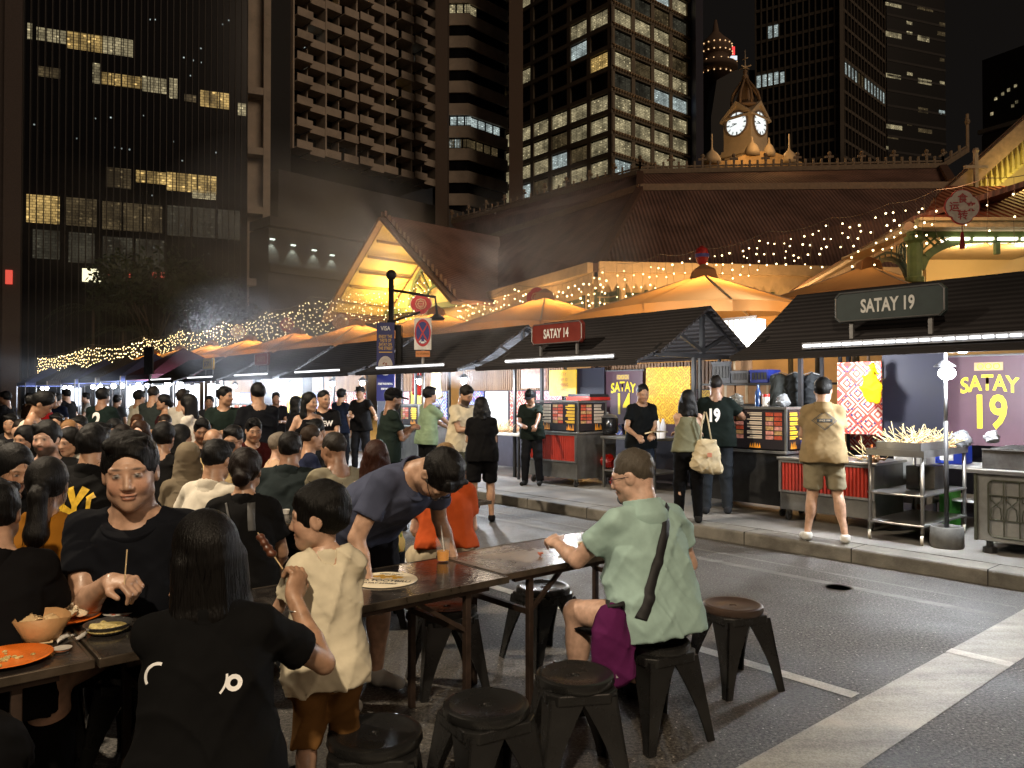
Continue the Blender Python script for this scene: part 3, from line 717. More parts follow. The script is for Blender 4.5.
conc = mat('pavement_concrete', (.20, .19, .175), .5, var=.45, vscale=1.6, bump=.3, bscale=45, dirt=.55)
kerb = mat('kerb_concrete', (.15, .14, .12), .62, var=.45, vscale=4.0, bump=.5, bscale=50, dirt=.6)
o = st_sheet('kerb', KT, KT+.32, -60, 300, KH, kerb, th=.16)
m_ = o.modifiers.new('b', 'BEVEL'); m_.width = .025; m_.segments = 3
st_sheet('pavement', KT+.321, 60, -60, 300, KH, conc, th=.12)
mb = MB()
for k in range(-8, 60): mb.b2(KT-.004, KT+.322, k*1.2, k*1.2+.008, .0, KH+.0015)
o = mb.build('kerb_joints', mat('joint', (.02, .018, .015), .9, var=0)); o.rotation_euler = (0, 0, TH); tag(o, kind='structure')
# painted lines: the pale concrete band across the road and the thin white bay line
def paint(name, col, dens):
    m, nt, b = nmat(name); L = nt.links; g = N(nt, 'ShaderNodeNewGeometry')
    n1 = N(nt, 'ShaderNodeTexNoise', Scale=110.0, Detail=5.0); n2 = N(nt, 'ShaderNodeTexNoise', Scale=1.6, Detail=9.0, Roughness=.7)
    mp = N(nt, 'ShaderNodeMapping'); mp.inputs['Rotation'].default_value = (0, 0, -TH); mp.inputs['Scale'].default_value = (.6, 5, 1); n3 = N(nt, 'ShaderNodeTexNoise', Scale=1.3, Detail=6.0)
    L.new(g.outputs['Position'], n1.inputs['Vector']); L.new(g.outputs['Position'], n2.inputs['Vector']); L.new(g.outputs['Position'], mp.inputs[0]); L.new(mp.outputs[0], n3.inputs['Vector'])
    a = N(nt, 'ShaderNodeMath', operation='ADD'); L.new(n1.outputs['Fac'], a.inputs[0]); L.new(n2.outputs['Fac'], a.inputs[1]); a2 = N(nt, 'ShaderNodeMath', operation='ADD'); L.new(a.outputs[0], a2.inputs[0]); L.new(n3.outputs['Fac'], a2.inputs[1])
    mr = N(nt, 'ShaderNodeMapRange'); mr.inputs[1].default_value = 1.2; mr.inputs[2].default_value = 1.8; mr.inputs[3].default_value = dens; mr.inputs[4].default_value = 1.15; L.new(a2.outputs[0], mr.inputs[0])
    sc = N(nt, 'ShaderNodeVectorMath', operation='SCALE'); sc.inputs[0].default_value = col; L.new(mr.outputs[0], sc.inputs['Scale']); L.new(sc.outputs[0], b.inputs['Base Color'])
    b.inputs['Roughness'].default_value = .6; bp = N(nt, 'ShaderNodeBump', Strength=.5, Distance=.004); L.new(n1.outputs['Fac'], bp.inputs['Height']); L.new(bp.outputs[0], b.inputs['Normal']); return m
white = paint('road_paint', (.62, .60, .54), .55); band = paint('band_concrete', (.40, .38, .33), .42)
def strip(name, pts, z, m):
    mb = MB(); mb.add([(p.x, p.y, z) for p in pts], [tuple(range(len(pts)))]); return tag(mb.build(name, m), kind='structure')
s0 = TS(G(750, 768))[1]; s1 = TS(G(862, 768))[1]
sA = TS(G(1024, 612))[1]; sB = TS(G(1024, 651))[1]; sL = (s0+sA)/2; sR = (s1+sB)/2
lo_, hi_ = min(sL, sR)-.02, max(sL, sR)+.03
strip('road_stripe', [W(-10, lo_), W(KT-.35, lo_), W(KT-.35, hi_), W(-10, hi_)], .004, band)
tc_ = TS(G(1000, 664))[0]; tl_ = TS(G(862, 699))[0]; tt2 = TS(G(542, 601))[0]; tl = (tl_+tt2)/2
strip('cross_joint', [W(TS(G(972, 657))[0]-.04, lo_), W(TS(G(972, 657))[0]+.06, lo_), W(TS(G(972, 657))[0]+.06, hi_), W(TS(G(972, 657))[0]-.04, hi_)], .008, white)
strip('bay_line', [W(tl-.05, hi_+.041), W(tl+.05, hi_+.041), W(tl+.05, 60), W(tl-.05, 60)], .004, white)
faint = paint('faded_line', (.17, .165, .15), .4)
strip('gutter_line', [W(KT-1.02, hi_+.05), W(KT-.92, hi_+.05), W(KT-.92, 60), W(KT-1.02, 60)], .004, faint)
strip('gutter_line', [W(KT-.62, hi_+.05), W(KT-.58, hi_+.05), W(KT-.58, 60), W(KT-.62, 60)], .004, faint)
mb = MB(); p = G(838, 588); mb.lathe([(0, .0), (.10, .0), (.11, .003), (.13, .0)], (p.x, p.y, .0045), 16)
o = mb.build('road_patch', mat('pothole', (.075, .068, .06), .8, bump=.4, bscale=60)); tag(o, kind='structure')
# ================================================================ the towers behind
def dirv(deg): return Vector((math.sin(R(deg)), math.cos(R(deg)), 0))
def zat(py, px, Y): return D(px, py, Y).z
class Face:
    """one facade: starts at P0 on the ground, runs along e, faces n (towards the viewer)"""
    def __init__(s, root, P0, e):
        s.o = root.location.copy(); s.P = Vector((P0.x, P0.y, 0)); s.e = e; n = Vector((e.y, -e.x, 0)); s.n = n if n.dot(-s.P) > 0 else -n; s.root = root
        s.M = Matrix((s.e, s.n, Vector((0, 0, 1)))).transposed()
    def a(s, px): xr = (px-512)/FPX; return (xr*s.P.y-s.P.x)/(s.e.x-xr*s.e.y)
    def Y(s, a): return s.P.y+a*s.e.y
    def z(s, px, py): return zat(py, px, s.Y(s.a(px)))
    def pt(s, a, z, o=0.0): return s.P+s.e*a+s.n*o+Vector((0, 0, z))-s.o
    def box(s, mb, a0, a1, z0, z1, o0, o1): mb.box(s.pt((a0+a1)/2, (z0+z1)/2, (o0+o1)/2), (abs(a1-a0), abs(o1-o0), abs(z1-z0)), s.M); return mb
def litmat(name, c, es, sc=1.0, lo=.3, hi=1.2):
    m, nt, b = nmat(name); L = nt.links; tc = N(nt, 'ShaderNodeTexCoord'); mp = N(nt, 'ShaderNodeMapping'); mp.inputs['Scale'].default_value = (1.1, 1.1, 1.9); L.new(tc.outputs['Object'], mp.inputs[0])
    v = N(nt, 'ShaderNodeTexVoronoi', Scale=1.0, Randomness=.6); L.new(mp.outputs[0], v.inputs['Vector']); sp = N(nt, 'ShaderNodeMapRange'); sp.inputs[1].default_value = .10; sp.inputs[2].default_value = .22; sp.inputs[3].default_value = 1.3; sp.inputs[4].default_value = 0; L.new(v.outputs['Distance'], sp.inputs[0])
    nz = N(nt, 'ShaderNodeTexNoise', Scale=.5, Detail=1.5); L.new(tc.outputs['Object'], nz.inputs['Vector']); mr = N(nt, 'ShaderNodeMapRange'); mr.inputs[1].default_value = .3; mr.inputs[2].default_value = .7; mr.inputs[3].default_value = lo; mr.inputs[4].default_value = hi; L.new(nz.outputs['Fac'], mr.inputs[0])
    w = N(nt, 'ShaderNodeTexBrick'); w.inputs['Scale'].default_value = .9; w.inputs['Color1'].default_value = (1, 1, 1, 1); w.inputs['Color2'].default_value = (.55, .55, .55, 1); w.inputs['Mortar'].default_value = (.25, .25, .25, 1); w.inputs['Mortar Size'].default_value = .03; mq = N(nt, 'ShaderNodeMapping'); mq.inputs['Rotation'].default_value = (R(90), 0, 0); L.new(tc.outputs['Object'], mq.inputs[0]); L.new(mq.outputs[0], w.inputs[0])
    a = N(nt, 'ShaderNodeMath', operation='MULTIPLY'); L.new(mr.outputs[0], a.inputs[0]); L.new(w.outputs['Color'], a.inputs[1]); ad = N(nt, 'ShaderNodeMath', operation='ADD'); L.new(a.outputs[0], ad.inputs[0]); L.new(sp.outputs[0], ad.inputs[1]); ml = N(nt, 'ShaderNodeMath', operation='MULTIPLY'); ml.inputs[1].default_value = es; L.new(ad.outputs[0], ml.inputs[0])
    b.inputs['Base Color'].default_value = (.02, .02, .02, 1); b.inputs['Emission Color'].default_value = (*c, 1); L.new(ml.outputs[0], b.inputs['Emission Strength']); b.inputs['Roughness'].default_value = .3
    m.cycles.emission_sampling = 'NONE'; _M[name] = m; return m
LW = [litmat('window_light_warm', (1, .66, .22), .7), litmat('window_light_pale', (1, .84, .48), .45), litmat('window_light_white', (.80, .95, .92), .6, 1.0, .5, 1.3), litmat('window_light_dim', (.8, .58, .28), .12), litmat('window_light_grey', (.9, .85, .6), .05)]
glass_d = mat('dark_glass', (.010, .010, .012), .15, var=0, spec=.35)
conc_b = mat('tower_concrete', (.56, .47, .38), .85, var=.15, vscale=.6, dirt=.3)
conc_g = mat('podium_concrete', (.11, .10, .095), .85, var=.2, vscale=.5, dirt=.3)
steel_d = mat('fin_metal', (.045, .038, .033), .5, .3, var=0)
dark_b = mat('dark_cladding', (.05, .035, .032), .7, var=.2, vscale=.5)
def lits(F_, root, rects, mt, spacing=None, th=.06, frm=None, off=.02):
    for x0, x1, y0, y1, *k in rects:
        m = mt if not k else LW[k[0]]
        a0, a1 = F_.a(x0), F_.a(x1); z1, z0 = F_.z(x0, y0), F_.z(x0, y1)
        n = 1 if not spacing else max(1, round((a1-a0)/spacing))
        for i in range(n):
            p, q = a0+(a1-a0)*i/n, a0+(a1-a0)*(i+1)/n; g = (a1-a0)/n*.05
            F_.box(MB(), p+g, q-g, z0, z1, off, off+th).build('window', m, root)
# --- left glass tower
e = dirv(68.5); P0 = D(21, 380, 78); tw = thing('office_tower', 'tall dark glass office tower with thin vertical fins, at the far left', 'tower', (P0.x, P0.y, 0)); F1 = Face(tw, P0, e)
aR = F1.a(246); mb = MB(); F1.box(mb, 0, aR, 0, 62, -22, 0); mb.build('glass_wall', glass_d, tw)
mb = MB(); n = 34
for i in range(n+1): F1.box(mb, aR*i/n-.035, aR*i/n+.035, 0, 62, .1, .32)
mb.build('fins', steel_d, tw)
mb = MB(); F1.box(mb, -1.6, -.05, 0, 62, -22, .5); F1.box(mb, -2.9, -1.65, 0, 62, -30, -1); mb.build('corner_pier', mat('pier_brown', (.10, .075, .065), .7), tw)
mb = MB(); F1.box(mb, aR+.05, F1.a(262), 0, 62, -20, -1.0); F1.box(mb, F1.a(262), F1.a(269), 0, 62, -20, .6)
for y in (95, 155, 214, 286): z = F1.z(250, y); F1.box(mb, aR+.05, F1.a(262), z, z+.8, -1.0, .5)
mb.build('concrete_pier', conc_b, tw)
lits(F1, tw, [(24, 29, 23, 39, 1), (33, 64, 27, 40, 1), (64, 100, 31, 48, 0), (100, 131, 36, 53, 1), (35, 58, 66, 76, 3), (90, 98, 63, 83, 1), (99, 140, 72, 84, 0), (140, 165, 76, 91, 1), (167, 176, 78, 98, 1), (182, 195, 94, 101, 3), (198, 228, 90, 106, 0), (236, 245, 103, 115, 1),
              (104, 130, 167, 187, 3), (134, 165, 170, 182, 0), (165, 216, 172, 190, 0)], LW[0], .95)
lits(F1, tw, [(23, 60, 194, 222, 0), (63, 97, 197, 225, 3), (100, 162, 201, 229, 3), (190, 216, 190, 198, 1)], LW[3], 2.2)
lits(F1, tw, [(30, 60, 229, 258, 4), (66, 95, 232, 262, 4), (100, 165, 236, 270, 4), (165, 240, 205, 235, 4)], LW[4], 3.0)
rn = random.Random(3)
lits(F1, tw, [(x, x+rn.uniform(.8, 2), y, y+1.2, 2) for x, y in ((147, 19), (152, 19), (220, 24), (226, 20), (181, 57), (191, 60), (199, 62), (198, 48), (188, 75), (141, 115), (108, 117), (74, 138), (127, 149), (112, 147), (214, 152), (180, 225), (119, 148), (31, 124), (171, 141), (180, 160), (150, 195), (70, 238), (152, 247), (207, 253), (93, 118))], LW[2], off=.03)  # glowing specks imitate small lights reflected in the glass, not lit rooms
mb = MB(); F1.box(mb, F1.a(82), F1.a(103), F1.z(82, 282), F1.z(82, 269), .34, .5); mb.build('sign_panel', emat('sign_cream', (1, .93, .6), 1.6), tw)
for x in (106, 125, 152, 158): mb = MB(); F1.box(mb, F1.a(x), F1.a(x+6), F1.z(x, 278), F1.z(x, 273), .34, .45); mb.build('sign_lamp', emat('sign_red', (.8, .04, .02), .7), tw)
mb = MB(); F1.box(mb, -1.3, -.7, F1.z(10, 285), F1.z(10, 271), .52, .7); mb.build('sign_panel', emat('sign_red_l', (.9, .05, .03), .8), tw)
# --- hotel with balconies
e = dirv(43.6); P0 = D(292, 380, 98); ht = thing('hotel_tower', 'brown hotel tower with rows of staggered concrete balconies', 'tower', (P0.x, P0.y, 0)); F2 = Face(ht, P0, e)
aR = F2.a(436); zb = F2.z(292, 148); mb = MB(); F2.box(mb, 0, aR, zb, 75, -18, -2.2); mb.build('back_wall', glass_d, ht)
mb = MB(); F2.box(mb, -.01, -4.5, 0, 75, -18, -.5); mb.build('side_wall', mat('black_cladding', (.02, .02, .022), .6), ht)
bays = 5; bw = aR/bays; pitch = F2.z(295, 125)-F2.z(295, 147); mb = MB()
for i in range(bays+1): F2.box(mb, bw*i-.11, bw*i+.11, zb, 75, -2.2, .1)
mb.build('fins', conc_b, ht)
nf = 13
for r in range(nf):
    z = zb+pitch*r
    for i in range(bays):
        s_ = (i+r*0) % 2; mb = MB(); a0 = bw*i+.13; am = bw*(i+.5); a1 = bw*(i+1)-.13; o1 = .75 if i % 2 == 0 else .0; o2 = .0 if i % 2 == 0 else .75
        for (p, q, o_, dz) in ((a0, am, .05 if s_ else .8, 0), (am+.02, a1, .8 if s_ else .05, -.25)):
            F2.box(mb, p, q, z+dz, z+.16+dz, -2.2, o_); F2.box(mb, p, q, z+.161+dz, z+1.05+dz, o_-.13, o_)
        mb.build('balcony', conc_b, ht)
        mb = MB(); F2.box(mb, am-.06, am+.06, z+.9, z+pitch-.3, -2.2, -.6); mb.build('divider', conc_b, ht)
        k = rn.random()
        if k < .3: c0 = a0+rn.random()*bw*.6; mb = MB(); F2.box(mb, c0, c0+rn.uniform(.35, .8), z+.3, z+2.3, -2.19, -2.1); mb.build('window', [LW[3], LW[2], LW[0], LW[3], LW[4]][rn.randrange(5)], ht)
# podium under the hotel
P1 = D(268, 380, 84); pd = thing('podium_block', 'grey stepped car park podium under the hotel, with planted ledge', 'building', (P1.x, P1.y, 0)); F2b = Face(pd, P1, e)
mb = MB()
zt = F2b.z(300, 222); F2b.box(mb, 0, 34, 0, zt-1.2, -6, 0); F2b.box(mb, 0, 34, zt-1.0, zt, -5, .3)
F2b.box(mb, 4, 34, zt+.1, F2b.z(320, 165), -14, -5.01); mb.build('wall', conc_g, pd)
mb = MB(); F2b.box(mb, 0, 34, F2b.z(300, 276), F2b.z(300, 268), .0, .45); F2b.box(mb, 0, 34, F2b.z(300, 316), F2b.z(300, 308), .0, .45); mb.build('ledge', conc_g, pd)
for x, y in ((271, 240), (292, 246), (313, 251), (331, 256)):
    mb = MB(); a = F2b.a(x); z = F2b.z(x, y); F2b.box(mb, a-.25, a+.25, z, z+.12, .02, .3); lp = mb.build('wall_lamp', emat('cool_lamp', (.85, 1, .85), 2.5), pd)
    l = bpy.data.lights.new('podium_spot', 'SPOT'); l.energy = 190; l.spot_size = R(75); l.spot_blend = .6; l.color = (.85, 1, .85); l.shadow_soft_size = .1
    lo = bpy.data.objects.new('wall_light', l); COL.objects.link(lo); q = F2b.pt(a, z-.1, .5)+F2b.o; lo.location = q; lo.rotation_euler = (Vector((0, 0, -1))*1+(-F2b.n)*.35).to_track_quat('-Z', 'Y').to_euler()
# --- striped tower
e = dirv(44); P0 = D(468, 380, 112); st = thing('striped_tower', 'slim tower striped with tan concrete and dark glass bands', 'tower', (P0.x, P0.y, 0)); F3 = Face(st, P0, e); F3b = Face(st, P0, dirv(-88))
F3b.n = Vector((0, -1, 0)); F3b.M = Matrix((F3b.e, F3b.n, Vector((0, 0, 1)))).transposed()
aR = F3.a(508); aL = F3b.a(447); mb = MB(); F3.box(mb, 0, aR, 0, 80, -8, -.35); F3b.box(mb, 0, aL, 0, 80, -5, -.35); mb.build('glass_wall', glass_d, st)
pz = F3.z(470, 120)-F3.z(470, 142.5); z0 = F3.z(470, 183)
for k in range(-6, 12):
    mb = MB(); z = z0+pz*k; F3.box(mb, 0, aR, z, z+pz*.52, -.4, 0); F3b.box(mb, 0, aL, z+.001, z+pz*.519, -.4, -.002); mb.build('spandrel_band', conc_b, st)
zz = lambda k: (z0+pz*k+pz*.54, z0+pz*(k+1)-.1)
for k, rng, m in ((1, (447, 462), 2), (1, (448, 505), 3), (2, (450, 506), 2), (7, (449, 477), 1)):
    for x in np.arange(rng[0], rng[1]-5, 7.5):
        f_ = F3 if x > 466 else F3b; a0, a1 = f_.a(x), f_.a(x+5.8); q0, q1 = zz(k); mb = MB(); f_.box(mb, min(a0, a1), max(a0, a1), q0+.15, q1-.1, -.34, -.28); mb.build('window', LW[m], st)
mb = MB(); P_ = D(435, 380, 104)-F3.o; q = D(447, 380, 104)-F3.o; mb.b2(P_.x, q.x, P_.y, P_.y+3, 0, 80); mb.build('service_shaft', mat('shaft_brown', (.15, .11, .085), .8), st)
P0 = D(509, 380, 104); sl = thing('bronze_slab_tower', 'narrow plain brown slab between the striped tower and the office block', 'tower', (P0.x, P0.y, 0)); mb = MB(); mb.b2(0, 1.9, 0, 14, 0, 80); mb.build('wall', mat('bronze_clad', (.15, .10, .07), .75), sl)
# --- corner office tower
P0 = D(612, 380, 116); ct = thing('office_tower', 'lit corner office tower with beaded cornices, behind the red sign stall roof', 'tower', (P0.x, P0.y, 0)); Fr = Face(ct, P0, VV); Fl = Face(ct, P0, UU)
aR = Fr.a(696); aL = Fl.a(500); pz = Fr.z(615, 112)-Fr.z(615, 133.6); zr0 = Fr.z(614, 176)
body = mat('office_stone', (.28, .23, .17), .8, var=.15, vscale=.4); mb = MB(); Fr.box(mb, .3, aR, 0, 75, -aL, -.3); mb.build('core', glass_d, ct)
mb = MB(); nb = 4; bwr = aR/(nb+.45)
for i in range(nb): Fr.box(mb, bwr*i-(.0 if i else 0), bwr*i+bwr*.17, 0, 75, -.3, 0)
Fr.box(mb, bwr*nb, aR, 0, 75, -.3, 0.02)
nl = 6; bwl = aL/nl
for i in range(nl): Fl.box(mb, bwl*i+.0, bwl*i+bwl*.18, 0, 75, -.3, 0)
mb.build('piers', body, ct)
mb = MB()
for k in range(-4, 16):
    z = zr0+pz*k; Fr.box(mb, -.01, aR, z-.35, z+.32, -.3, .06); Fl.box(mb, .0, aL, z-.35, z+.32, -.3, .05)
mb.build('spandrels', body, ct)
mb = MB()
for k in range(-2, 16):
    z = zr0+pz*k
    Fr.box(mb, .0, aR, z+.24, z+.34, .061, .30)
    for j in range(int(aR/.62)): Fr.box(mb, .3+j*.62, .3+j*.62+.30, z-.05, z+.239, .061, .42)
mb.build('cornice_blocks', mat('cornice_stone', (.5, .36, .22), .8), ct)
R_l = {0: [2, 3, 2, 3], 1: [1, 1, 1, 1], 2: [1, 1, 1, 1], 3: [1, 1, 1, 1], 4: [4, 4, 2, 2], 5: [1, 3, 1, 1], 6: [4, 4, 1, 3], 7: [1, 1, 1, 3], 8: [4, 4, 3, 4], 9: [4, 4, 2, 1], 10: [4, 2, 1, 4]}
L_l = {0: [1, 1, 1, 3, 2, 1], 1: [1, 3, 2, 1, 1, 1], 2: [1, 1, 3, 1, 1, 1], 3: [1, 1, 1, 1, 1, 1], 4: [9, 9, 9, 9, 9, 9], 5: [0, 9, 9, 9, 9, 9], 6: [9, 2, 9, 9, 1, 9], 7: [1, 1, 9, 9, 9, 9], 8: [9]*6, 9: [9]*6, 10: [9, 9, 9, 9, 1, 9]}
def pane(F_, root, a0, a1, z0, z1, m):
    mb = MB(); w = (a1-a0)/3
    zm = z0+(z1-z0)*.62
    for j in range(3): F_.box(mb, a0+w*j+.07, a0+w*(j+1)-.07, z0, zm-.05, -.28, -.2); F_.box(mb, a0+w*j+.07, a0+w*(j+1)-.07, zm+.05, z1, -.28, -.2)
    F_.box(mb, a0+.07, a1-.07, zm-.06, zm+.06, -.30, -.281)
    mb.build('window', m, root)
for k in range(0, 11):
    z = zr0+pz*k+.33
    for i in range(nb):
        j = R_l[k][i]
        if j != 9: pane(Fr, ct, bwr*i+bwr*.17, bwr*(i+1), z+.25, z+pz-.95, LW[j])
    for i in range(nl):
        j = (L_l[k]*6)[i] if len(L_l[k]) < 6 else L_l[k][i]
        if j != 9: pane(Fl, ct, bwl*i+bwl*.18, bwl*(i+1), z+.25, z+pz-.95, LW[j])
P0 = D(697, 380, 125); t5 = thing('slab_tower', 'narrow blue-black slab right of the lit corner office tower', 'tower', (P0.x, P0.y, 0)); mb = MB(); mb.b2(0, 1.2, 0, 10, 0, 75); mb.build('wall', mat('blue_black', (.03, .028, .06), .6), t5)
# --- far round-topped tower, red sign tower, slanted dark block
P0 = D(717, 380, 190); t = thing('round_top_tower', 'far slim tower with tiers of small lamps round its rounded top', 'tower', (P0.x, P0.y, 0)); mb = MB(); r_ = 4.2; zt = zat(72, 717, 190)
mb.lathe([(r_, 0), (r_, zt), (r_*1.25, zt+.2), (r_*1.25, zt+1.5), (r_*.8, zt+1.6), (r_*.8, zt+4), (r_*.95, zt+4.2), (r_*.9, zt+7), (r_*.5, zt+8.5), (r_*.2, zt+10), (.3, zt+13)], (0, 0, 0), 20); mb.build('wall', mat('far_wall', (.2, .13, .09), .8), t, True)
for q, (zz_, rr_) in enumerate(((zt+1.55, 1.22), (zt+1.2-2.2, 1.02), (zt+4.3, .97), (zt+6.2, .95))):
    for k in range(9):
        a = math.pi+math.pi*(k+.5)/9; mb = MB(); mb.ball((r_*rr_*math.cos(a), r_*rr_*math.sin(a), zz_), .17, 6); mb.build('lamp', emat('bead', (1, .62, .3), 1.2), t)
P0 = D(731, 380, 200); t = thing('sign_tower', 'far tower topped by a small red logo above a white strip', 'tower', (P0.x, P0.y, 0)); mb = MB(); mb.b2(-2.2, 2.2, 0, 8, 0, zat(60, 731, 200)); mb.build('wall', mat('far_dark', (.06, .05, .05), .7), t)
mb = MB(); mb.b2(-1.9, 1.9, -.2, 0, zat(60, 731, 200), zat(56, 731, 200)); mb.build('sign_strip', emat('sg_w', (.8, .9, 1), 1.0), t)
mb = MB(); mb.b2(-1.3, 1.3, -.2, 0, zat(55, 731, 200), zat(47, 731, 200)); mb.build('sign_logo', emat('sg_r', (1, .02, .03), 1.6), t)
P0 = D(712, 380, 160); t = thing('slanted_block', 'black block with a slanted roof edge behind the clock turret', 'tower', (P0.x, P0.y, 0)); mb = MB(); x1 = D(762, 380, 160).x-P0.x; za, zb_, zc = zat(165, 712, 160), zat(80, 720, 160), zat(70, 745, 160)
mb.prism([(0, 0), (x1, 0), (x1, zc), (x1*.5, zc), (x1*.12, zb_), (0, zb_-8)], 0, -6, Matrix(((1, 0, 0, 0), (0, 0, -1, 0), (0, 1, 0, 0), (0, 0, 0, 1)))); mb.build('wall', mat('ink_block', (.012, .012, .013), .5), t)
# --- gridded tower
P0 = D(843, 380, 150); gt = thing('grid_tower', 'dark gridded tower block with one row of white lit windows', 'tower', (P0.x, P0.y, 0)); Fr = Face(gt, P0, dirv(44.4)); Fl = Face(gt, P0, dirv(-58.4))
aR = Fr.a(887.5); aL = Fl.a(757); mb = MB(); q = [Fr.pt(0, 0)-Fr.n*.3, Fr.pt(aR, 0)-Fr.n*.3, Fr.pt(aR, 0)+Fl.e*aL-Fl.n*.3, Fl.pt(aL, 0)-Fl.n*.3]; mb.slab([v+Vector((0, 0, 88)) for v in q], 88, (0, 0, 1)); mb.build('glass_wall', mat('black_glass', (.008, .008, .009), .3, var=0), gt)
gm = mat('grid_frame', (.14, .115, .09), .8, var=0); mb = MB(); pz = Fl.z(800, 48)-Fl.z(800, 64); nz_ = int(88/pz)
for F_, L_, n in ((Fr, aR, 14), (Fl, aL, 14)):
    for i in range(n+1): F_.box(mb, L_*i/n-.12, L_*i/n+.12, 0, 88, -.3, .05)
    for k in range(nz_): F_.box(mb, 0, L_, k*pz-.3, k*pz+.3, -.3, .0)
mb.build('grid_frame', gm, gt)
mb = MB(); mb.b2(-.4, .4, -.4, .4, 0, 88); mb.build('corner_column', gm, gt)
kz = round((Fl.z(770, 65))/pz); kz2 = round(Fl.z(770, 28)/pz)
wl = {0: .6, 1: .6, 2: 0, 3: .7, 4: 1.0, 5: .7, 6: .6, 7: .6, 8: .9, 9: .9, 10: 1, 11: 1, 12: 1, 13: 1}
for i in range(14):
    if i in (1, 3, 4, 5, 6, 7, 9, 10, 11, 12, 13): h_ = wl[i]; mb = MB(); Fl.box(mb, aL*i/14+.2, aL*(i+1)/14-.2, kz*pz+.4-pz, kz*pz+.4-pz+(pz-.8)*max(.3, h_), -.28, -.2); mb.build('window', LW[2], gt)
    if i in (10, 11): mb = MB(); Fl.box(mb, aL*i/14+.2, aL*(i+1)/14-.2, kz2*pz+.4-pz, kz2*pz-.4, -.28, -.2); mb.build('window', LW[2], gt)
    mb = MB(); Fr.box(mb, aR*i/14+.2, aR*(i+1)/14-.2, kz*pz+.4-pz, kz*pz-.4, -.28, -.2)
    if i > 0: mb.build('window', LW[3] if i in (5, 6) else LW[2], gt)
# --- dark tower right of it, and the tower cut by the right edge
P0 = D(889, 380, 170); t = thing('office_tower', 'black office tower with scattered short lit strips, right of the gridded block', 'tower', (P0.x, P0.y, 0)); F_ = Face(t, P0, dirv(70)); aR = F_.a(948); mb = MB(); F_.box(mb, 0, aR, 0, 95, -20, 0); mb.build('glass_wall', mat('black_glass2', (.010, .009, .009), .3, var=0), t)
lits(F_, t, [(x0, x1, y, y+h_, c) for x0, x1, y, h_, c in ((888, 904, 2, 3, 1), (920, 936, 6, 3, 3), (909, 915, 21, 3, 1), (888, 904, 31, 5, 1), (909, 915, 31, 3, 1), (920, 932, 35, 5, 1), (942, 948, 22, 4, 3), (940, 948, 31, 4, 3), (888, 903, 73, 4, 1), (909, 915, 72, 3, 1), (920, 934, 78, 5, 1), (942, 947, 81, 3, 1), (888, 904, 124, 4, 1), (920, 934, 128, 4, 3), (889, 900, 136, 2, 3), (920, 930, 107, 5, 3), (941, 947, 110, 4, 2), (887, 890, 146, 3, 1), (942, 947, 58, 3, 3), (909, 914, 124, 1.2, 3))], LW[1], 1.2)
mb = MB()
for k in range(26): F_.box(mb, 0, aR, 8+k*3.4, 8.5+k*3.4, 0, .08)
mb.build('floor_bands', mat('band_black', (.025, .02, .018), .6, var=0), t)
P0 = D(1030, 380, 120); t = thing('office_tower', 'dark tower cut by the right edge, with a tan lower cornice', 'tower', (P0.x, P0.y, 0)); F_ = Face(t, P0, dirv(-30)); aR = F_.a(985); mb = MB(); F_.box(mb, 0, aR, 0, F_.z(1000, 55), -10, 0); mb.build('wall', mat('tower_dk', (.035, .027, .025), .7), t)
mb = MB(); F_.box(mb, -.5, aR+.5, F_.z(1000, 130), F_.z(1000, 126), 0, .6); mb.build('cornice', conc_b, t)
mb = MB(); F_.box(mb, 0, aR, 0, F_.z(1000, 132), .0, .3); mb.build('lower_wall', mat('tan_wall', (.10, .075, .06), .8), t)
for x, y in ((997, 97), (1004, 92), (1010, 88), (993, 112), (1017, 84), (1014, 104), (1018, 100)): lits(F_, t, [(x+3, x, y, y+3, 1)], LW[1])
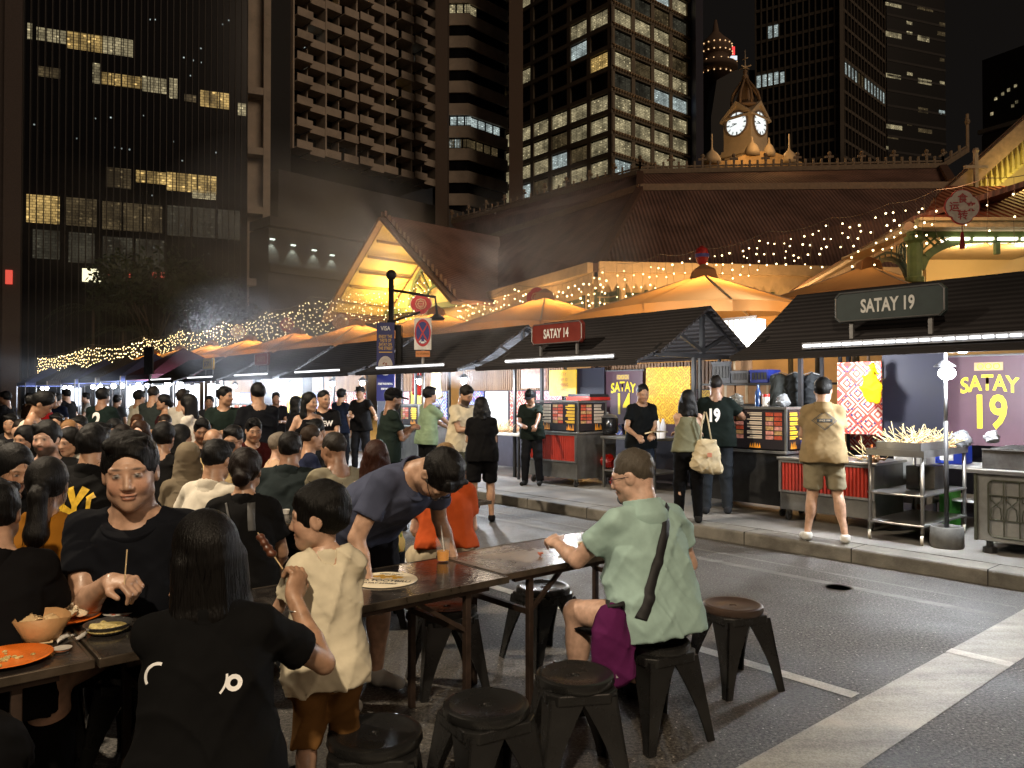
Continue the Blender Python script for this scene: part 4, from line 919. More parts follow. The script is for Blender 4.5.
# --- street trees in front of the left tower
def tree(label, base, h, r, seed, n=900, palm=False):
    rs = random.Random(seed); t = thing('palm_tree' if palm else 'street_tree', label, 'tree', base); mb = MB()
    bark = mat('bark', (.10, .07, .05), .9, bump=.5, bscale=20); leaf = mat('leaf_dark', (.035, .06, .02), .55, var=.5, vscale=1.2); 
    if palm:
        mb.tube([(0, 0, 0), (.1, 0, h*.5), (0, .1, h)], [.16, .12, .10], 8); mb.build('trunk', bark, t, True); mb = MB()
        for k in range(16):
            a = rs.uniform(0, 6.28); el = rs.uniform(.1, 1.1); L_ = r*rs.uniform(.8, 1.1); pts = []
            for j in range(7): q = j/6; pts.append(Vector((math.cos(a)*L_*q*math.cos(el*.4), math.sin(a)*L_*q*math.cos(el*.4), h+math.sin(el)*L_*q*.8-q*q*L_*.75)))
            for j in range(6):
                d = (pts[j+1]-pts[j]); sd = d.cross(Vector((0, 0, 1))).normalized()
                for u_ in (0, .33, .66):
                    p = pts[j]+d*u_
                    for s_ in (1, -1): tip = p+sd*s_*.45*(1-j/8)+d*.35+Vector((0, 0, -.22)); mb.add([p, p+d*.12, tip], [(0, 1, 2)])
        mb.build('fronds', leaf, t); return t
    mb.tube([(0, 0, 0), (.1, .1, h*.25), (-.1, .2, h*.5)], [.22, .18, .13], 9); cl = []
    for k in range(9):
        a = rs.uniform(0, 6.28); el = rs.uniform(.2, 1.2); q = Vector((math.cos(a)*r*.8*math.cos(el), math.sin(a)*r*.8*math.cos(el), h*.55+math.sin(el)*h*.4)); s_ = Vector((0, .1, h*rs.uniform(.25, .5)))
        mb.tube([s_, (s_+q)/2+Vector((0, 0, .3)), q], [.09, .06, .03], 6); cl.append((q, rs.uniform(.3, .5)*r))
    mb.build('trunk', bark, t, True); mb = MB()
    for k in range(n):
        c, rr = rs.choice(cl); v = Vector((rs.gauss(0, 1), rs.gauss(0, 1), rs.gauss(0, .7))); v = v.normalized()*rr*rs.uniform(.35, 1.15)**.6; p = c+v
        x = Vector((rs.gauss(0, 1), rs.gauss(0, 1), rs.gauss(0, 1))).normalized(); y = x.orthogonal().normalized(); s_ = rs.uniform(.14, .36); mb.add([p-x*s_, p+y*s_*.5, p+x*s_, p-y*s_*.5], [(0, 1, 2, 3)])
    mb.build('crown', leaf, t); return t
def gb(px, d, z=0): q = D(px, 395, d); return (q.x, q.y, z)
tree('broad dark street tree in front of the glass tower', gb(155, 76), 15, 6.8, 11, 2600)
tree('smaller bushy tree at the right foot of the glass tower', gb(200, 72), 12.5, 4.6, 12, 1800)
tree('feathery palm left of the broad street tree', gb(92, 66), 9.0, 4.6, 13, palm=True)
tree('short palm peeking out under the broad street tree', gb(122, 68), 7.4, 3.8, 14, palm=True)
for k, (px, d) in enumerate(((322, 84), (338, 85), (352, 86), (365, 87), (376, 88))):
    pass
pl = thing('ledge_planting', 'ragged shrubs planted along the podium ledge', 'shrubs', F2b.pt(10, zt, -1)+F2b.o); pl.rotation_euler = (0, 0, math.atan2(F2b.e.y, F2b.e.x)); mb = MB(); rs = random.Random(5)
for k in range(900):
    p = Vector((rs.uniform(-5, 11), rs.uniform(-1, .8), abs(rs.gauss(0, .9)))); x = Vector((rs.gauss(0, .5), rs.gauss(0, .5), rs.gauss(.6, .5))).normalized(); y = x.orthogonal().normalized(); s_ = rs.uniform(.15, .4); mb.add([p-x*s_, p+y*s_*.3, p+x*s_, p-y*s_*.3], [(0, 1, 2, 3)])
mb.build('foliage', mat('leaf_ledge', (.07, .08, .03), .6, var=.5, vscale=1), pl)
# ================================================================ the market hall
LAMPS = []
def L_(kind, p, e, col, size=.1, **k): LAMPS.append((kind, Vector(p), e, col, dict(size=size, **k)))
def roofmat(name, col, pitch, ang):
    m, nt, b = nmat(name); L = nt.links; g = N(nt, 'ShaderNodeNewGeometry'); mp = N(nt, 'ShaderNodeMapping'); mp.inputs['Rotation'].default_value = (0, 0, ang); L.new(g.outputs['Position'], mp.inputs[0])
    w = N(nt, 'ShaderNodeTexWave', Scale=.314/pitch, Distortion=.3, Detail=1.0); w.bands_direction = 'X'; L.new(mp.outputs[0], w.inputs[0])
    w2 = N(nt, 'ShaderNodeTexWave', Scale=.314/(pitch*1.3), Distortion=.2); w2.bands_direction = 'Z'; w2.wave_profile = 'SAW'; L.new(mp.outputs[0], w2.inputs[0])
    nz = N(nt, 'ShaderNodeTexNoise', Scale=.8, Detail=8.0); L.new(g.outputs['Position'], nz.inputs[0]); nz2 = N(nt, 'ShaderNodeTexWhiteNoise'); 
    v = N(nt, 'ShaderNodeTexVoronoi', Scale=1/pitch*.8); L.new(g.outputs['Position'], v.inputs[0])
    mr = N(nt, 'ShaderNodeMapRange'); mr.inputs[1].default_value = .25; mr.inputs[2].default_value = .75; mr.inputs[3].default_value = .55; mr.inputs[4].default_value = 1.3; L.new(nz.outputs['Fac'], mr.inputs[0])
    a = N(nt, 'ShaderNodeMath', operation='MULTIPLY'); L.new(mr.outputs[0], a.inputs[0]); m3 = N(nt, 'ShaderNodeMapRange'); m3.inputs[3].default_value = .78; m3.inputs[4].default_value = 1.1; L.new(w.outputs['Fac'], m3.inputs[0]); L.new(m3.outputs[0], a.inputs[1])
    sc = N(nt, 'ShaderNodeVectorMath', operation='SCALE'); sc.inputs[0].default_value = srgb(col); L.new(a.outputs[0], sc.inputs['Scale']); L.new(sc.outputs[0], b.inputs['Base Color'])
    ad = N(nt, 'ShaderNodeMath', operation='ADD'); L.new(w.outputs['Fac'], ad.inputs[0]); L.new(w2.outputs['Fac'], ad.inputs[1])
    bp = N(nt, 'ShaderNodeBump', Strength=.8, Distance=pitch*.3); L.new(ad.outputs[0], bp.inputs['Height']); L.new(bp.outputs[0], b.inputs['Normal']); b.inputs['Roughness'].default_value = .75; return m
tile_dk = roofmat('hall_tiles', (.26, .145, .115), .16, 0); tile_l = roofmat('hall_tiles_side', (.34, .20, .165), .16, R(60)); tile_red = roofmat('pavilion_tiles', (.30, .085, .045), .22, 0)  # side tiles coloured lighter to make up for light missing that facet
cream = mat('cream_wall', (.62, .50, .33), .7, var=.12, vscale=1.5, dirt=.15); trim = mat('cream_trim', (.66, .52, .34), .6, var=.15, vscale=3); green = mat('green_iron', (.16, .24, .08), .45, .1, var=.2); greeng = mat('grey_green', (.10, .15, .12), .6, var=.3)
irond = mat('dark_iron', (.05, .055, .05), .5, .3); rib = mat('pale_rib', (.5, .42, .32), .6)
E0, E1, E2 = G(450, 308, 6.5), G(597, 267, 6.5), G(800, 271, 6.5); E3 = E1+(E2-E1)*2.1
H0, H1, H2 = G(478, 243, 11), G(640, 190, 11), G(952, 187, 11); H3 = G(1060, 187, 11)
K0, K1, K2 = G(452, 224, 12.8), G(640, 174, 12.8), G(943, 168, 12.8)
hall = thing('market_hall', 'Victorian market hall with dark tiled roof, crested ridge and cream fascia', 'market hall', (E1.x, E1.y+6, 0))
hall.location.z = 0
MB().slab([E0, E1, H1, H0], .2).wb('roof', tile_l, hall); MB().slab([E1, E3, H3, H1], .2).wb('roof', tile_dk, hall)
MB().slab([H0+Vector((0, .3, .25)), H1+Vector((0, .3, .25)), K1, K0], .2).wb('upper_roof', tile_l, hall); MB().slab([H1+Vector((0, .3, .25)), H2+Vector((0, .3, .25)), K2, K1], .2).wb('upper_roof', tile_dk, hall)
mb = MB(); mb.beam(H0+Vector((0, 0, .1)), H1+Vector((0, 0, .1)), .25, .3); mb.beam(H1+Vector((0, 0, .1)), H3+Vector((0, 0, .1)), .25, .3); mb.wb('gutter', mat('gutter_tan', (.4, .28, .18), .6), hall)
for a_, b_ in ((E1, H1), (H1, K1), (H2+Vector((0, 0, .2)), K2)): MB().beam(a_, b_, .33, .33).wb('hip_tiles', mat('hip', (.16, .085, .06), .8), hall)
# cresting along the ridge
def crest(a, b, hgt, step, big=3):
    mb = MB(); L = (b-a).length; e = (b-a)/L; mb.beam(a+Vector((0, 0, .12)), b+Vector((0, 0, .12)), .14, .24); mb.beam(a+Vector((0, 0, hgt*.55)), b+Vector((0, 0, hgt*.55)), .07, .08)
    n = int(L/step)
    for i in range(n+1):
        p = a+e*(L*i/n); h = hgt*(1.35 if i % big == 0 else .95); mb.beam(p, p+Vector((0, 0, h)), .09, .09)
        if i % big == 0: mb.beam(p+e*.2+Vector((0, 0, h*.8)), p-e*.2+Vector((0, 0, h*.8)), .08, .1); mb.ball(p+Vector((0, 0, h)), .11, 6)
    return mb
crm = mat('cresting', (.36, .27, .18), .7)
mb = crest(K0, K1, .62, .55); m2 = crest(K1, K2, .62, .38, 4)
q = K2+Vector((1.1, -.2, .7)); m3 = crest(K2, q, .62, .38, 4); m3.beam(q, q+Vector((0, 0, 1.9)), .1); m3.ball(q+Vector((0, 0, 1.5)), .14, 6)
for m_ in (m2, m3): mb.add(m_.v, m_.f)
mb.wb('ridge_cresting', crm, hall)
# fascia, valance and wall below it
def fascia(a, b, root):
    L = (b-a).length; e = (b-a)/L; n = Vector((e.y, -e.x, 0)); n = n if n.dot(a) < 0 else -n; M = Matrix((e, n, Vector((0, 0, 1)))).transposed()
    mb = MB(); mb.box((a+b)/2+Vector((0, 0, -.05))+n*.3, (L, .25, .4), M); mb.box((a+b)/2+Vector((0, 0, -.42))+n*.18, (L, .08, .42), M)
    k = int(L/.36)
    for i in range(k):
        c = a+e*(L*(i+.5)/k)+Vector((0, 0, -.63))+n*.18; w_ = L/k/2*.98; mb.add([c-e*w_+n*.03, c+e*w_+n*.03, c+Vector((0, 0, -.32))+n*.03], [(0, 2, 1)]); mb.add([c-e*w_-n*.02, c+e*w_-n*.02, c+Vector((0, 0, -.32))-n*.02], [(0, 1, 2)])
    mb.wb('fascia', trim, root)
    mb = MB(); mb.box((a+b)/2-n*1.2+Vector((0, 0, -.3-3.05)), (L, .2, 6.3), M); mb.wb('wall', cream, root)
    mb = MB(); k = int(L/2.4)
    for i in range(k):
        c = a+e*(L*(i+.5)/k)-n*1.08+Vector((0, 0, -1.75))
        for j in range(9): mb.box(c+Vector((0, 0, -.9+j*.22)), (L/k*.8, .06, .16), M)
        mb.box(c+e*L/k*.42, (.12, .1, 2.1), M); mb.box(c-e*L/k*.42, (.12, .1, 2.1), M)
    mb.wb('louvre_shutters', greeng, root)
fascia(E0, E1, hall); fascia(E1, E3, hall)
for k in range(9):   # warm point lights along the hall eave
    p = E0+(E1-E0)*(k/3.0) if k < 3 else E1+(E2-E1)*((k-3)/4.0)
    L_('POINT', p+Vector((0, -2.2, -1.6)), 150, (1, .55, .2), .3)
# left gable
Lb, Rb = G(333, 309, 6.5), G(447, 291, 6.5); Ap = (Lb+Rb)/2; Ap = Vector((Ap.x, Ap.y, 0)); Ap = D(385, 219, Ap.y); e = (Rb-Lb); Lg = e.length; e = e/Lg; n = Vector((e.y, -e.x, 0)); n = n if n.dot(Ap) < 0 else -n; bk = -n*7.5; Lb = Lb-n*1.3; Rb = Rb-n*1.3; Ap = Ap-n*1.3
gab = thing('gable_entrance', 'glowing yellow gable with green fanlight and dark pitched roof, left end of the hall', 'gable', ((Lb.x+Rb.x)/2, (Lb.y+Rb.y)/2, 0))
up = Vector((0, 0, 1)); dl = (Lb-Ap).normalized(); dr = (Rb-Ap).normalized()
for (b_, d_) in ((Lb, dl), (Rb, dr)):
    far = b_+d_*1.0; q = [Ap+n*1.3+up*.2, far+n*1.3+up*.2, far+bk+up*.2, Ap+bk+up*.2]; MB().slab(q if b_ is Rb else q[::-1], .22).wb('roof', tile_l, gab)
    mb = MB(); mb.beam(Ap+n*1.35, far+n*1.35, .16, .6, up=n); 
    k = int((far-Ap).length/.42)
    for i in range(k): p = Ap+(far-Ap)*((i+.5)/k)+n*1.35; mb.beam(p+up*.2, p+up*.50, .22, .1)
    mb.wb('bargeboard', mat('barge', (.42, .28, .2), .7), gab)
# soffit panels lit from inside and the fanlight wall set back
soff = mat('soffit_cream', (.74, .62, .34), .6, var=.1, vscale=1)
MB().slab([Ap+n*1.3-up*.15, Lb+n*1.3-up*.15, Lb-n*2.2-up*.15, Ap-n*2.2-up*.15], .06).wb('soffit', soff, gab); MB().slab([Ap+n*1.3-up*.15, Ap-n*2.2-up*.15, Rb-n*2.2-up*.15, Rb+n*1.3-up*.15], .06).wb('soffit', soff, gab)
mb = MB()
for k in range(1, 6):
    for b_ in (Lb, Rb): p = Ap+(b_-Ap)*(k/6.0)-up*.3; mb.beam(p+n*1.2, p-n*2.2, .10, .14)
mb.wb('soffit_ribs', mat('soffit_rib', (.3, .2, .1), .6), gab)
bw_ = Ap-n*2.3; mb = MB(); mb.add([Ap-n*2.3-up*.2, Lb-n*2.3-up*.2, Lb-n*2.3-up*6, Rb-n*2.3-up*6, Rb-n*2.3-up*.2], [(0, 1, 2, 3, 4)]); mb.wb('fanlight_wall', cream, gab)
ctr = (Lb+Rb)/2-n*2.1; mb = MB(); rad = Lg*.25
for k in range(25): a = math.pi*k/24; 
pts = [ctr+e*math.cos(math.pi*k/20)*rad+up*math.sin(math.pi*k/20)*rad for k in range(21)]; mb.tube(pts, .12, 6)
pts = [ctr+e*math.cos(math.pi*k/20)*rad*.45+up*math.sin(math.pi*k/20)*rad*.45 for k in range(21)]; mb.tube(pts, .09, 6)
for k in range(1, 10): a = math.pi*k/10; d = e*math.cos(a)+up*math.sin(a); mb.tube([ctr+d*rad*.45, ctr+d*rad], .08, 5)
mb.beam(ctr-e*Lg*.47, ctr+e*Lg*.47, .3, .3); mb.wb('fanlight_frame', greeng, gab)
L_('POINT', (Lb+Ap)/2-up*1.5-n*.9, 700, (1, .60, .12), .3); L_('POINT', (Rb+Ap)/2-up*1.6+n*.2, 120, (1, .62, .14), .3); L_('POINT', ctr+up*.6+n*1.5, 160, (1, .66, .25), .3)
# ---------------------------------------------------------------- clock turret
Pc = D(752, 380, 47); ck = thing('clock_turret', 'cream clock turret with two lit dials, ribbed dome and finial above the roof', 'clock tower', (Pc.x, Pc.y, 12.6), R(-48.4))
# local frame: corner at origin; left face runs along -x, right face along +y ... rotated so the corner points at the viewer
S_ = 1.92; stone = mat('turret_stone', (.66, .54, .38), .7, var=.15, vscale=2)
zc = lambda y: zat(y, 752, 47)-12.6
mb = MB(); cx, cy = -S_/2, S_/2; mb.b2(-S_, 0, 0, S_, zc(146), zc(112)); mb.b2(-S_*.98, -.04, .04, S_*.98, -.5, zc(150)); mb.b2(-S_-.22, .22, -.22, S_+.22, zc(146)-.35, zc(146)-.12); mb.b2(-S_-.12, .12, -.12, S_+.12, zc(146)-.119, zc(146)+.05)
for a0, a1, f in (((-S_-.2, -.06), (.06+.14, -.06), 0), ((.06, -.2), (.06, S_+.2), 1)):
    pass
gp = [(-.2, zc(113)), (S_/2, zc(97)), (S_+.2, zc(113)), (S_+.2, zc(113)-.14), (S_/2, zc(97)-.26), (-.2, zc(113)-.14)]
mb.prism([(-S_+q[0], q[1]) for q in gp], -.14, S_+.14, Matrix(((1, 0, 0, 0), (0, 0, 1, 0), (0, 1, 0, 0), (0, 0, 0, 1))))
mb.prism([(q[0], q[1]+.002) for q in gp], -S_-.14, .14, Matrix(((0, 0, 1, 0), (1, 0, 0, 0), (0, 1, 0, 0), (0, 0, 0, 1))))
mb.prism([(-S_, zc(112)), (0, zc(112)), (-S_/2, zc(98))], 0.001, S_-.001, Matrix(((1, 0, 0, 0), (0, 0, 1, 0), (0, 1, 0, 0), (0, 0, 0, 1)))); mb.prism([(0, zc(112)), (S_, zc(112)), (S_/2, zc(98))], -S_+.001, -.001, Matrix(((0, 0, 1, 0), (1, 0, 0, 0), (0, 1, 0, 0), (0, 0, 0, 1))))
mb.build('turret_body', stone, ck)
dm = mat('dome_bronze', (.26, .17, .10), .6, .2); mb = MB(); zd = zc(100); zt_ = zc(70)
for k in range(8):
    a = 2*math.pi*k/8+.2; pts = [(cx+math.cos(a)*r_, cy+math.sin(a)*r_, zd+(zt_-zd)*q) for q, r_ in ((0, .86), (.2, .92), (.45, .80), (.7, .5), (.9, .22), (1, .14))]; mb.tube(pts, .085, 6)
mb.lathe([(.98, zd-.12), (1.0, zd), (.9, zd+.1), (.5, zd+.1)], (cx, cy, 0), 16); mb.lathe([(.55, zd), (.58, zd+.5), (.4, zd+1.1), (.16, zt_-.1)], (cx, cy, 0), 10)
mb.lathe([(.24, zt_-.1), (.2, zt_+.15), (.1, zt_+.35), (.16, zt_+.5), (.05, zt_+.6)], (cx, cy, 0), 10); mb.build('dome', dm, ck, True)
mb = MB(); mb.tube([(cx, cy, zt_), (cx, cy, zc(40))], [.05, .02], 6); z = zc(58); mb.beam((cx-.42, cy, z), (cx+.42, cy, z), .06); mb.beam((cx, cy-.42, z), (cx, cy+.42, z), .06); z = zc(49); mb.beam((cx-.2, cy, z), (cx+.2, cy, z), .05); mb.ball((cx, cy, zc(58)), .12, 8); mb.ball((cx, cy, zc(68)), .2, 8); mb.build('finial', stone, ck, True)
dial = emat('dial_glow', (.85, .93, .93), 1.05); dk = mat('dial_black', (.01, .01, .015), .5, var=0)
for f in (0, 1):
    Mx = Matrix.Translation((-S_/2, -.02, zc(120))) @ Matrix.Rotation(R(90), 4, 'X') if f == 0 else Matrix.Translation((.02, S_/2, zc(120))) @ Matrix.Rotation(R(90), 4, 'Z') @ Matrix.Rotation(R(90), 4, 'X')
    r0 = .70; fc = MB(); fc.lathe([(0, .03), (r0, .03), (r0, 0)], (0, 0, 0), 32); me = fc.mesh(); me.transform(Mx); d_ = link('clock_face', me, dial, ck)
    fr = MB(); fr.lathe([(r0, 0), (r0, .09), (r0+.1, .09), (r0+.1, 0)], (0, 0, 0), 32); me = fr.mesh(); me.transform(Mx); link('clock_frame', me, mat('dial_frame', (.3, .24, .2), .5), ck)
    nb = MB()
    for k in range(12):
        a = 2*math.pi*k/12; c_, s_ = math.cos(a), math.sin(a); Rk = Matrix.Rotation(a, 3, 'Z'); nb.box((c_*.60, s_*.60, .04), (.22, .035 if k % 3 else .06, .012), Rk); nb.box((c_*.60-s_*.06, s_*.60+c_*.06, .04), (.16, .02, .012), Rk)
    me = nb.mesh(); me.transform(Mx); link('numerals', me, dk, d_)
    for nm, a, ln, w_ in (('hour_hand', R(90-270-12), .33, .06), ('minute_hand', R(90-258), .50, .04)):
        hb = MB(); hb.box((math.cos(a)*ln*.45, math.sin(a)*ln*.45, .055), (ln, w_, .01), Matrix.Rotation(a, 3, 'Z')); me = hb.mesh(); me.transform(Mx); link(nm, me, dk, d_)
L_('POINT', Pc+Vector((-.6, -4.0, 13.5)), 260, (1, .58, .24), .3); 
# golden filigree pediment, small domes and finials round the turret
gd = mat('gilded', (.62, .40, .16), .5, .3, bump=1, bscale=6); Pb = D(750, 380, 41.5); pt = thing('ridge_pediment', 'low gilded pediment with small domes at the foot of the clock turret', 'pediment', (Pb.x, Pb.y, 12.4)); zz = lambda y: zat(y, 750, 41.5)-12.4; xx = lambda x: D(x, 380, 41.5).x-Pb.x
mb = MB(); mb.prism([(xx(705), zz(170)), (xx(800), zz(170)), (xx(800), zz(165)), (xx(772), zz(155)), (xx(753), zz(154)), (xx(728), zz(163)), (xx(705), zz(165))], 0, -.5, Matrix(((1, 0, 0, 0), (0, 0, 1, 0), (0, 1, 0, 0), (0, 0, 0, 1))))
rs = random.Random(2)
for k in range(130): x = rs.uniform(715, 795); yt = 165-max(0, min((x-715)/40, (800-x)/35, 1))*9; mb.ball((xx(x), .05, zz(rs.uniform(yt, 168))), rs.uniform(.04, .10), 4)
mb.build('filigree', gd, pt)
for x, y, r_ in ((751, 156, .42), (768, 157, .34), (711, 164, .5), (788, 164, .45)):
    mb = MB(); mb.lathe([(r_, -.1), (r_*.95, .15), (r_*.6, .45), (r_*.2, .62), (.05, .75), (.04, 1.5 if y > 160 else .9), (.0, 1.55 if y > 160 else .95)], (xx(x), -.35, zz(y)), 14); mb.build('small_dome', stone, pt, True)
L_('POINT', Pb+Vector((.3, -3.0, 12.6)), 90, (1, .55, .2), .2)
L_('POINT', Pb+Vector((.3, -1.6, 13.2)), 40, (1, .55, .2), .1)
# ---------------------------------------------------------------- right-hand street pavilion with the lean-to running back
pv = thing('entrance_pavilion', 'pavilion with red tiled roof, green lattice arch and yellow gable, at right edge', 'pavilion', G(918, 300, 0) if False else (8.97, 17.0, 0))
d0 = 17.0; X_ = lambda px, d=d0: D(px, 395, d).x; Z_ = lambda py, d=d0: zat(py, 900, d)
xl, xr_ = X_(912), X_(1120)
MB().slab([(xl, d0-.3, Z_(224)), (xr_, d0-.3, Z_(224)), (xr_, d0+3.2, zat(186, 960, d0+3.2)), (X_(948, d0+3.2), d0+3.2, zat(186, 960, d0+3.2))], .12).wb('roof', tile_red, pv)
mb = MB(); mb.b2(xl-.05, xr_, d0-.42, d0-.25, Z_(231), Z_(222)); mb.b2(xl-.05, xr_, d0-.47, d0-.42, Z_(225), Z_(222)); mb.wb('fascia', mat('fascia_y', (.72, .6, .32), .6), pv)
mb = MB(); cxp = X_(918); cyp = d0+.1
mb.lathe([(.19, 0), (.19, .5), (.13, .55), (.13, Z_(283)), (.2, Z_(282)), (.2, Z_(277)), (.155, Z_(276)), (.15, Z_(243)), (.22, Z_(240)), (.22, Z_(236)), (.16, Z_(235)), (.16, Z_(231))], (cxp, cyp, 0), 14)
mb.wb('column', green, pv, smooth=False)
mb = MB(); z0_, z1_ = Z_(239), Z_(231)
pts = []; 
for k in range(15):
    q = k/14; px = 924+q*70; py = 268-34*0-30*(1-(1-q)**2.2)**.5 if q > 0 else 268
    pts.append(Vector((X_(px), cyp, Z_(min(268, py)))))
for k in range(14): mb.beam(pts[k], pts[k+1], .10, .16)
mb.beam(pts[-1], (X_(1120), cyp, pts[-1].z), .1, .16); mb.beam((cxp, cyp, z1_-.06), (xr_, cyp, z1_-.06), .12, .12); mb.beam((X_(924), cyp, z1_), (X_(924), cyp, Z_(268)), .08)
for k in range(26):
    for s_ in (1, -1):
        x0 = X_(918+k*8); x1 = x0+s_*.62; zt2 = z1_-.05
        # bar runs from the beam down to the arch line
        def arch_z(x):
            for a, b in zip(pts[:-1], pts[1:]):
                if a.x <= x <= b.x: return a.z+(b.z-a.z)*(x-a.x)/max(1e-6, b.x-a.x)
            return pts[-1].z if x > pts[-1].x else pts[0].z
        p = Vector((x0, cyp, zt2)); 
        for j in range(1, 30):
            qx = x0+s_*.05*j; qz = zt2-.05*j
            if qx < X_(924) or qz < arch_z(qx): break
        mb.beam(p, (qx, cyp, qz), .05, .03)
mb.beam((X_(1001), cyp, z1_-.5), (X_(1001), cyp, z1_), .1, .1); mb.wb('lattice_arch', green, pv)
wy = d0+3.6; mb = MB(); mb.b2(X_(927, wy), X_(1250, wy), wy, wy+.2, 0, zat(226, 960, wy)); mb.b2(X_(905, wy), X_(915, wy), wy-.1, wy+.1, 0, zat(240, 960, wy)); mb.wb('wall', mat('warm_wall', (.72, .58, .34), .7, var=.08, vscale=1), pv)
mb = MB(); mb.b2(xl, xr_, d0-.2, wy, Z_(231)+.0, Z_(231)+.05); mb.wb('ceiling', cream, pv)
for x in (1010, 1075): L_('POINT', (X_(x), d0+1.6, Z_(243)), 70, (1, .64, .26), .15)
for k in range(5):
    mb = MB(); x = X_(952+k*24); mb.b2(x, x+.42, cyp-.12, cyp-.02+.3, z1_-.2, z1_-.14); mb.wb('lamp_tube', emat('tube_warm', (1, .9, .7), 3), pv)
# gable above
dg = 20.5; ap = D(1085, 72, dg); lb = D(948, 196, dg); rb = Vector((2*ap.x-lb.x, dg, lb.z)); mb = MB(); mb.beam(ap, lb, .4, .55, up=(0, 1, 0)); mb.beam(ap, rb, .4, .55, up=(0, 1, 0)); mb.wb('bargeboard', mat('barge2', (.52, .38, .26), .7), pv)
far = Vector((1.5, 3.5, 0)); MB().slab([ap+up*.3, lb+up*.3-Vector((.4, 0, .35)), lb+up*.3+far-Vector((.4, 0, .35)), ap+up*.3+far][::-1], .2).wb('roof', tile_dk, pv); MB().slab([ap+up*.3, rb+up*.3, rb+up*.3+far, ap+up*.3+far], .2).wb('roof', tile_dk, pv)
mb = MB(); mb.add([ap+Vector((0, .9, -.5)), lb+Vector((0, .9, -.1)), rb+Vector((0, .9, -.1))], [(0, 1, 2)]); mb.wb('gable_wall', mat('gable_y', (.78, .66, .32), .6, var=.05), pv)
mb = MB(); k = 26
for i in range(k):
    p = lb+(ap-lb)*((i+.5)/k)+Vector((.25, .25, -.55)); mb.tube([p+up*-.25, p+up*.12, p+up*.42], [.06, .055, .008], 5)
mb.beam(lb+Vector((.5, .3, -.35)), ap+Vector((.5, .3, -.9)), .08, .12, up=(0, 1, 0)); mb.wb('gable_spikes', mat('spike', (.5, .46, .16), .5), pv)
q = D(976, 188, dg-.4); mb = MB(); mb.beam(q, q+up*.95, .09); mb.beam(q+Vector((-.3, 0, .55)), q+Vector((.3, 0, .55)), .1, .08); mb.ball(q+up*.98, .09, 6); mb.wb('finial', rib, pv)
L_('POINT', D(955, 165, 15.6), 60, (1, .5, .25), .3)
L_('POINT', (D(1030, 180, dg-.6)), 60, (1, .72, .22), .2)
# lean-to walkway running back from the pavilion
A_, B_ = G(914, 226, 5.45), G(790, 297, 5.45); A_ = Vector((A_.x, A_.y, 5.45)); wk = thing('walkway_canopy', 'sloping walkway canopy with pale gutter and iron arches, left of the red tiled pavilion', 'canopy', (A_.x, A_.y, 0)); d = (B_-A_); Lw = d.length; dn = d/Lw; nn = Vector((dn.y, -dn.x, 0)); nn = nn if nn.x < 0 else -nn
MB().slab([A_+up*.1, B_+up*.1, B_-nn*2.6+up*.9, A_-nn*2.6+up*.9], .12).wb('roof', tile_dk, wk)
mb = MB(); mb.tube([A_+nn*.1, B_+nn*.1], .11, 8); mb.beam(A_-up*.16, B_-up*.16, .1, .16); mb.wb('gutter', mat('gutter_cream', (.68, .52, .36), .5), wk)
for k in range(3):
    a = A_+d*(.02+k*.325); b = A_+d*(.02+(k+1)*.325)
    mb = MB(); mb.lathe([(.16, 0), (.12, .4), (.1, .5), (.1, 3.5), (.17, 3.6), (.17, 3.75), (.11, 3.8), (.11, 5.2)], (b.x, b.y, 0), 10); mb.wb('column', irond, wk)
    pts = [a+(b-a)*(.5-.48*math.cos(math.pi*j/14))+up*(-1.35+.95*math.sin(math.pi*j/14)) for j in range(15)]; mb = MB(); mb.tube(pts, .07, 6)
    pts2 = [p+up*.16 for p in pts]; mb.tube(pts2, .035, 5)
    for j in range(1, 14): mb.tube([pts[j], Vector((pts[j].x, pts[j].y, 5.25))], .022, 4)
    for s_, c_ in ((1, a+(b-a)*.12), (1, a+(b-a)*.88)):
        for r_ in (.22, .12): mb.tube([c_+up*-.45+dn*math.cos(t)*r_+up*math.sin(t)*r_ for t in [2*math.pi*j/12 for j in range(13)]], .02, 4, False)
    mb.wb('iron_arch', greeng, wk)
